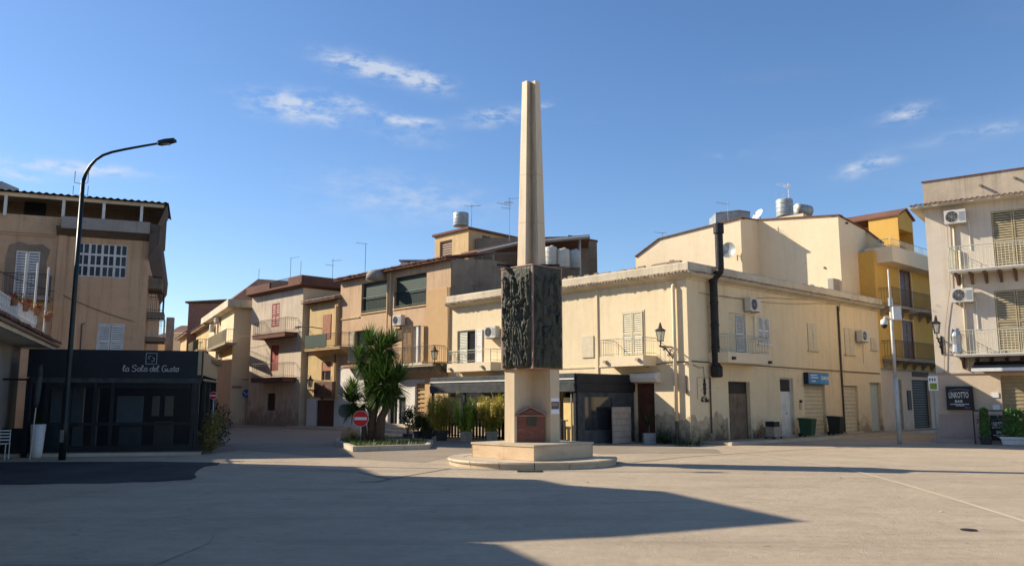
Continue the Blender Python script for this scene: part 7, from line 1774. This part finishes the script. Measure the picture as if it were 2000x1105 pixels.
bar_board('bar_board', 'black LINKOTTO BAR board low between the leafy planters', WX.rect(1934, 811, 1970, 862, .75), .75)
# black terrace rail with uprights
a, b = WX.hit(1899, 801, .8), WX.hit(2040, 800, .8)
rt = thing('terrace_rail', 'thin black terrace rail in front of the bar wall', 'railing', WX.pt(a[0], .8, 0)); z = a[1]
mb = MB(WX); part('top_rail', MB(WX).box(a[0], b[0], .78, .82, z-.03, z+.02), 'iron', rt)
for u in (a[0]+.02, a[0]+1.5, a[0]+2.9): part('post', MB(WX).box(u-.02, u+.02, .78, .82, .0, z-.03), 'iron', rt)
uu = a[0]+.12
for i, (du, z0_, z1_) in enumerate(((.0, z-.35, z-.33), (.08, z-.6, z-.58), (.12, z-.72, z-.70))): part('bar', MB(WX).box(uu+du, uu+.75, .78, .8, z0_, z1_), 'iron', rt)
part('bar', MB(WX).box(uu+.1, uu+.13, .78, .8, .0, z-.35), 'iron', rt)
def ivy(nm, lb, px, py, ytop, hw, seed, potmat, n, trough, off=1.0):
    u, _ = WX.hit(px, py, off); x, y = WX.pt(u, off, 0)[:2]; zt = zat(px, ytop, y); rt = thing(nm, lb, 'planter', (x, y, 0), 0, 'ivy-like planters outside the bar')
    if trough: part('pot', MB(WX).add([(u-hw*.9, off-.16, .02), (u+hw*.9, off-.16, .02), (u+hw*.9, off+.16, .02), (u-hw*.9, off+.16, .02), (u-hw*1.05, off-.22, .30), (u+hw*1.05, off-.22, .30), (u+hw*1.05, off+.22, .30), (u-hw*1.05, off+.22, .30)], [(0,1,2,3),(0,1,5,4),(1,2,6,5),(2,3,7,6),(3,0,4,7)]), potmat, rt); part('rim', MB(WX).box(u-hw*1.08, u+hw*1.08, off+.2, off+.25, .26, .32), potmat, rt)
    part('soil', MB(WX).box(u-hw, u+hw, off-.2, off+.2, .2, .27), 'soil', rt)
    part('trellis', MB(WX).box(u-hw*.8, u+hw*.8, off-.03, off+.0, .25, zt-.15), 'brown', rt)
    rng = random.Random(seed); mb = MB(WX)
    for i in range(n):
        z = rng.uniform(.25, zt-.02); q = 1-.35*((z-.25)/(zt-.25))**3; uu = u+rng.gauss(0, .42)*hw*q; oo = off+rng.gauss(0, .10); s_ = rng.uniform(.05, .095)
        if abs(uu-u) > hw*1.15: continue
        a = Vector((rng.gauss(0, 1), rng.gauss(0, .6), rng.gauss(-.6, .8))).normalized(); b = a.cross(Vector((rng.gauss(0, .4), 1, rng.gauss(0, .4)))).normalized(); p = Vector((uu, oo, z))
        mb.add([tuple(p), tuple(p+a*s_*.45+b*s_*.42), tuple(p+a*s_), tuple(p+a*s_*.45-b*s_*.42)], [(0, 1, 2, 3)])
    part('leaves', mb, 'ivy', rt, kind='stuff')
ivy('ivy_planter', 'narrow leafy green planter left of the low bar board', 1926, 866, 795, .19, 3, 'pot_dark', 950, True, 1.05)
ivy('ivy_planter', 'wide leafy green planter in a white trough at the right picture edge', 1985, 872, 797, .46, 4, 'pot_white', 2300, True, 1.15)
# small notices on the wall, cables
for px, py, lb in ((1968, 771, 'small white notice on the peach wall beside the bar shutter'), (1968, 795, 'small grey meter plate on the peach wall below the white notice')):
    u, z = WX.hit(px, py)
    if u < RX3[0]-.05: pass
    u = min(u, RX3[0]-.22); tag(mesh_obj('wall_notice', MB(WX).box(u-.12, u+.12, .0, .03, z-.1, z+.1), 'sign_white' if 'white' in lb else 'metal_grey'), lb, 'notice')
# wrapped object at the left end of the lower balcony, white bag
u, z = WX.hit(1868, 662, .7); x, y, _ = WX.pt(u, .7, 0)
mb = MB(); mb.lathe((x, y), [(.12, zbx2+.03), (.2, zbx2+.1), (.17, zbx2+.4), (.2, zbx2+.75), (.12, zbx2+1.05)], 12); tag(mesh_obj('wrapped_bundle', mb, 'galv'), 'grey wrapped bundle standing at the left end of the lower balcony', 'bundle')

# ============================================================ ROOF THINGS: tanks, dishes, aerials
def tank(nm, lb, x, y, z0, r, h, mat, seg=24):
    rt = thing(nm, lb, 'water tank', (x, y, z0)); part('shell', MB().lathe((x, y), [(r*.98, z0), (r, z0+h*.05), (r, z0+h*.93), (r*.95, z0+h*.985), (r*.8, z0+h)], seg), mat, rt, smooth=True)
    mb = MB()
    for q in (.25, .5, .75): mb.lathe((x, y), [(r+.005, z0+h*q-.02), (r+.02, z0+h*q), (r+.005, z0+h*q+.02)], seg)
    part('rib', mb, mat, rt, smooth=True); part('lid', MB().lathe((x+r*.2, y), [(r*.32, z0+h*.93), (r*.32, z0+h*1.06), (r*.2, z0+h*1.09)], 14), mat, rt); return rt
def at(px, py, Y): return (*xyat(px, py, Y), zat(px, py, Y))
a = at(900, 442, 52); tank('water_tank', 'round grey water tank on top of the tan roof tower', a[0], a[1], a[2], .50, at(900, 416, 52)[2]-a[2], 'tank')
for i, (px, lb) in enumerate(((1076, 'white drum tank on the terrace, just right of the obelisk shaft'), (1100, 'second white drum tank on the terrace behind the monument'))):
    a = at(px, 522, 45.5); t_ = at(px, 483+i*4, 45.5)[2]; tank('drum_tank', lb, a[0], a[1], a[2], .36, t_-a[2], 'tank_white')
a = at(1123, 524, 46.5); tank('drum_tank', 'blue-grey drum tank at the right end of the terrace', a[0], a[1], a[2], .34, at(1123, 489, 46.5)[2]-a[2], 'tank')
a = at(1533, 418, 49.0); tank('water_tank', 'upright grey ribbed tank on the upper cream roof', a[0], a[1], a[2]-.2, .50, at(1533, 390, 49.0)[2]-a[2]+.2, 'tank')
a, b = at(1556, 408, 49.5), at(1588, 408, 49.5); rt = thing('lying_tank', 'grey cylindrical tank lying on its side on the upper cream roof', 'water tank', a); part('shell', MB().tube([a, (a[0]+.05, a[1], a[2]), (b[0]-.05, b[1]+.6, b[2]), (b[0], b[1]+.62, b[2])], [.2, .36, .36, .2], 18), 'tank', rt, smooth=True); part('cradle', MB().box(a[0]+.1, b[0]-.1, a[1]-.1, a[1]+.4, a[2]-.7, a[2]-.33), 'concrete', rt)
a = at(1398, 431, 49); b = at(1465, 415, 49); rt = thing('flat_tank', 'wide low grey box tank at the ridge behind the black flue', 'water tank', a); part('shell', MB().add([(a[0], 49, a[2]-.6), (b[0], 49, a[2]-.6), (b[0], 49, b[2]+.02), (b[0]-.7, 49, b[2]+.12), (a[0], 49, b[2]-.05), (a[0], 50.6, a[2]-.6), (b[0], 50.6, a[2]-.6), (b[0], 50.6, b[2]+.02), (b[0]-.7, 50.6, b[2]+.12), (a[0], 50.6, b[2]-.05)], [(0,1,2,3,4),(5,6,7,8,9),(0,4,9,5),(4,3,8,9),(3,2,7,8),(2,1,6,7)]), 'tank', rt)
part('rim', MB().tube([(a[0], 48.98, b[2]-.05), (b[0]-.7, 48.98, b[2]+.12), (b[0], 48.98, b[2]+.02)], .04, 5), 'metal_grey', rt)
a, b = at(783, 516, 47), at(835, 511, 47); rt = thing('solar_unit', 'pale box units on low legs on the ochre roof', 'roof unit', a)
for i in range(3):
    x_ = a[0]+i*.52; part('box', MB().box(x_, x_+.44, 46.9, 47.6, ZRO+.15, b[2]+.02-.03*(2-i)), 'whitep', rt)
part('top_panel', MB().box(a[0]-.1, b[0]+.1, 46.8, 47.8, b[2]+.03, b[2]+.09), 'galv', rt)
a = at(733, 527, 47.5); tag(mesh_obj('roof_dome', MB().lathe((a[0], a[1]), [(.55, a[2]-.6), (.5, a[2]-.25), (.32, a[2]-.05), (.08, a[2]+.02)], 18), 'concrete', smooth=True), 'low rounded metal cover on the ochre roof left of the box units', 'roof cover')
def dish(nm, lb, c, aim, r, mat='sign_white', pole=1.0):
    rt = thing(nm, lb, 'satellite dish', c); A = Vector(aim).normalized(); s = A.cross(Vector((0, 0, 1))).normalized(); u_ = s.cross(A); c = Vector(c); n = 24; pts = []; m = 5
    for j in range(m+1):
        rr = r*j/m; pts += [tuple(c+s*rr*math.cos(2*math.pi*k/n)*.92+u_*rr*math.sin(2*math.pi*k/n)+A*(rr*rr*.32/r)) for k in range(n)]
    part('reflector', MB().add(pts, [(j*n+k, j*n+(k+1) % n, (j+1)*n+(k+1) % n, (j+1)*n+k) for j in range(m) for k in range(n)]), mat, rt, smooth=True)
    q = c+A*r*.9-u_*r*.1; mb = MB(); mb.tube([tuple(c-u_*r), tuple(q)], .014, 5); mb.tube([tuple(q), tuple(q-A*.12)], .035, 8); part('feed_arm', mb, 'metal_grey', rt)
    part('mount', MB().tube([tuple(c), tuple(c-A*.15), tuple(c-A*.15-Vector((0, 0, pole)))], .022, 6), 'metal_grey', rt); return rt
dish('satellite_dish', 'white satellite dish tilted to the sky on the upper cream roof', at(1482, 422, 47.6), (-.7, -.3, .5), .42, pole=.8)
u, z = WA.hit(1426, 490, .25); dish('satellite_dish', 'grey round satellite dish on the sunlit upper cream wall beside the black flue', WA.pt(u, .35, z), (-.55, -.8, .12), .46, 'tank', .3)
def yagi(lb, px, py0, py1, Y, arms, mat='metal_grey', fan=False, nm='tv_aerial', rr=.018):
    x, y = xyat(px, py0, Y); z0_, z1_ = zat(px, py0, Y), zat(px, py1, Y); rt = thing(nm, lb, 'TV aerial', (x, y, z0_-.3)); part('mast', MB().tube([(x, y, z0_-.3), (x, y, z1_)], rr, 5), mat, rt); mb = MB()
    for (f_, L_, ang, n, el) in arms:
        z = z0_+(z1_-z0_)*f_; d = Vector((math.cos(R(ang)), math.sin(R(ang)), .12)); s = Vector((-math.sin(R(ang)), math.cos(R(ang)), 0)); c = Vector((x, y, z)); mb.tube([tuple(c-d*L_*.15), tuple(c+d*L_)], .012, 4)
        for i in range(n):
            q = c+d*L_*i/max(1, n-1); e_ = (s if not fan else Vector((0, 0, 1)))*el*(1-.3*i/n); mb.tube([tuple(q-e_), tuple(q+e_)], .008, 4, False)
    if arms: part('elements', mb, mat, rt)
    return rt
yagi('bushy TV aerial on a tall mast behind the monument shaft', 995, 462, 386, 50, ((.8, .8, 200, 7, .30), (.72, .5, 170, 5, .26), (.97, .7, 10, 2, .05), (.85, .35, 250, 5, .3)), 'galv')
yagi('thin TV aerial mast beside the grey tank on the roof tower', 921, 443, 398, 51.5, ((.9, .6, 20, 6, .2), (.88, .5, 190, 2, .05)), rr=.014)
yagi('TV aerial with white elements on the upper cream roof above the upright tank', 1541, 395, 358, 49, ((.85, .7, 190, 6, .28), (.3, .9, 200, 3, .12), (.8, .4, 230, 5, .25)), 'white')
yagi('TV aerial on a long thin mast in front of the flat grey box tank', 1424, 478, 393, 47.0, ((.93, .7, 190, 5, .2), (.72, .5, 200, 4, .16)), 'galv', rr=.015)
yagi('slim TV aerial mast on the roof of the white house', 649, 550, 505, 58, ((.9, .6, 10, 6, .25), (.7, .5, 185, 5, .25)))
yagi('tall bent metal rod standing on the ochre roof', 713, 530, 476, 49, ((1.0, .62, 172, 1, .01),), nm='roof_rod')
yagi('left one of the pair of bent rods on the white house roof', 567, 540, 504, 57, ((1.0, .62, -8, 1, .01),), nm='roof_rod')
yagi('right one of the pair of rods on the white house roof', 587, 540, 510, 57, (), nm='roof_rod')
yagi('short lone rod on the brown roof left of the white house', 505, 552, 525, 62, (), nm='roof_rod')
yagi('small goal-shaped frame aerial at the left slope of the upper cream roof', 1294, 465, 455, 50, ((1.0, .5, 175, 1, .01), (1.0, .3, -10, 1, .01)), nm='roof_rod')
a = at(8, 375, 41.5); tag(mesh_obj('roof_tank', MB().box(a[0]-1.2, a[0]+.15, 41, 42.5, a[2]-.8, at(8, 359, 41.5)[2]), 'metal_grey'), 'corner of a grey tank on the roof terrace at the left picture edge', 'water tank')

# ============================================================ CABLES
def cable(lb, pts, r=.012, mat='cord', sag=0.):
    Q = []
    for i in range(len(pts)-1):
        a, b = Vector(pts[i]), Vector(pts[i+1]); n = 8 if sag else 1
        for k in range(n): t = k/n; q = a.lerp(b, t); q.z -= sag*4*t*(1-t); Q.append(tuple(q))
    Q.append(tuple(pts[-1])); tag(mesh_obj('cable', MB().tube(Q, r, 4), mat), lb, 'cable')
wp_ = lambda w, px, py, o=.05: w.pt(w.hit(px, py, o)[0], o, w.hit(px, py, o)[1])
cable('dark cables along the string course of the shaded cream wall', [wp_(WR, 1352, 705), wp_(WR, 1404, 709), wp_(WR, 1470, 713), wp_(WR, 1560, 719), wp_(WR, 1640, 724), wp_(WR, 1718, 729)], .022, 'ironbrown')
cable('long sagging cable across the upper part of the shaded cream wall', [wp_(WR, 1365, 571), wp_(WR, 1500, 581), wp_(WR, 1712, 580)], .010, 'cord_tan', .12)
cable('second sagging cable just below the upper one on the shaded cream wall', [wp_(WR, 1408, 577), wp_(WR, 1600, 592), wp_(WR, 1700, 582)], .009, 'cord_tan', .15)
cable('cable bundle along the ground floor band of tan and white houses', [at(455, 741, 62), at(490, 741, 60), wp_(WHl, 500, 745), wp_(WHl, 582, 741), wp_(WHr, 604, 741)], .02, 'cord')
cable('cable crossing from the tan house to the white house at balcony height', [wp_(WNr, 452, 655), wp_(WHl, 560, 656), wp_(WHl, 580, 648)], .014, 'cord', .1)
cable('cable hanging from the old wall across the left building to the side street', [wp_(WB, -20, 520), wp_(WB, 110, 570), wp_(WB, 262, 628), wp_(WNl, 352, 638)], .013, 'cord', .1)
cable('cable loop on the yellow house beside the camera pole', [wp_(WY, 1722, 605), wp_(WY, 1736, 613), wp_(WY, 1760, 603), wp_(WX, 1822, 606)], .012, 'cord', .1)
cable('cable dropping down the right-hand building between its air conditioners', [wp_(WX, 1850, 440), wp_(WX, 1856, 560), wp_(WX, 1846, 640), wp_(WX, 1844, 730)], .012, 'cord_tan', 0)
cable('dark cable along the ledge of the peach house to the straw house', [wp_(WS, 606, 741), wp_(WS, 640, 744), wp_(WO, 668, 716), wp_(WO, 700, 716)], .014, 'cord', 0)
cable('thin cable strung between the straw house and the tan house front', [wp_(WS, 606, 700), wp_(WHl, 582, 640), wp_(WNr, 490, 655)], .012, 'cord', .15)
cable('thin cable running down the corner of the peach pilaster', [wp_(WO, 874, 560, .12), wp_(WO, 875, 640, .12), wp_(WO, 873, 735, .12)], .012, 'cord', 0)
cable('cable slung from the cream building to the yellow house at first floor level', [wp_(WR, 1700, 590), wp_(WY, 1745, 612), wp_(WX, 1830, 596)], .012, 'cord', .15)
cable('cable slung over the street from the pavilion side to the tan house', [at(421, 700, 32), wp_(WNl, 430, 690), wp_(WNr, 452, 668)], .012, 'cord', .2)
cable('thin cable hanging below the ledge at the shaded cream corner', [wp_(WR, 1354, 712), wp_(WR, 1366, 718), wp_(WR, 1374, 716), wp_(WR, 1376, 740)], .012, 'cord', 0)
cable('cable bundle along the ground floor ledge of the sunlit cream face', [wp_(WL, 1345, 706), wp_(WL, 1300, 708), wp_(WL, 1262, 716)], .018, 'ironbrown', 0)
# rain leader and conduit on the straw house, electricity box on the peach house
u = WS.hit(660, 700)[0]; pc = WS.pt(u, .2, 0)
tag(mesh_obj('conduit', MB(WS).tube([(u, .2, 7.6), (u, .2, .2)], .03, 6), 'cord'), 'thin dark vertical conduit between the straw house and the peach house', 'conduit')
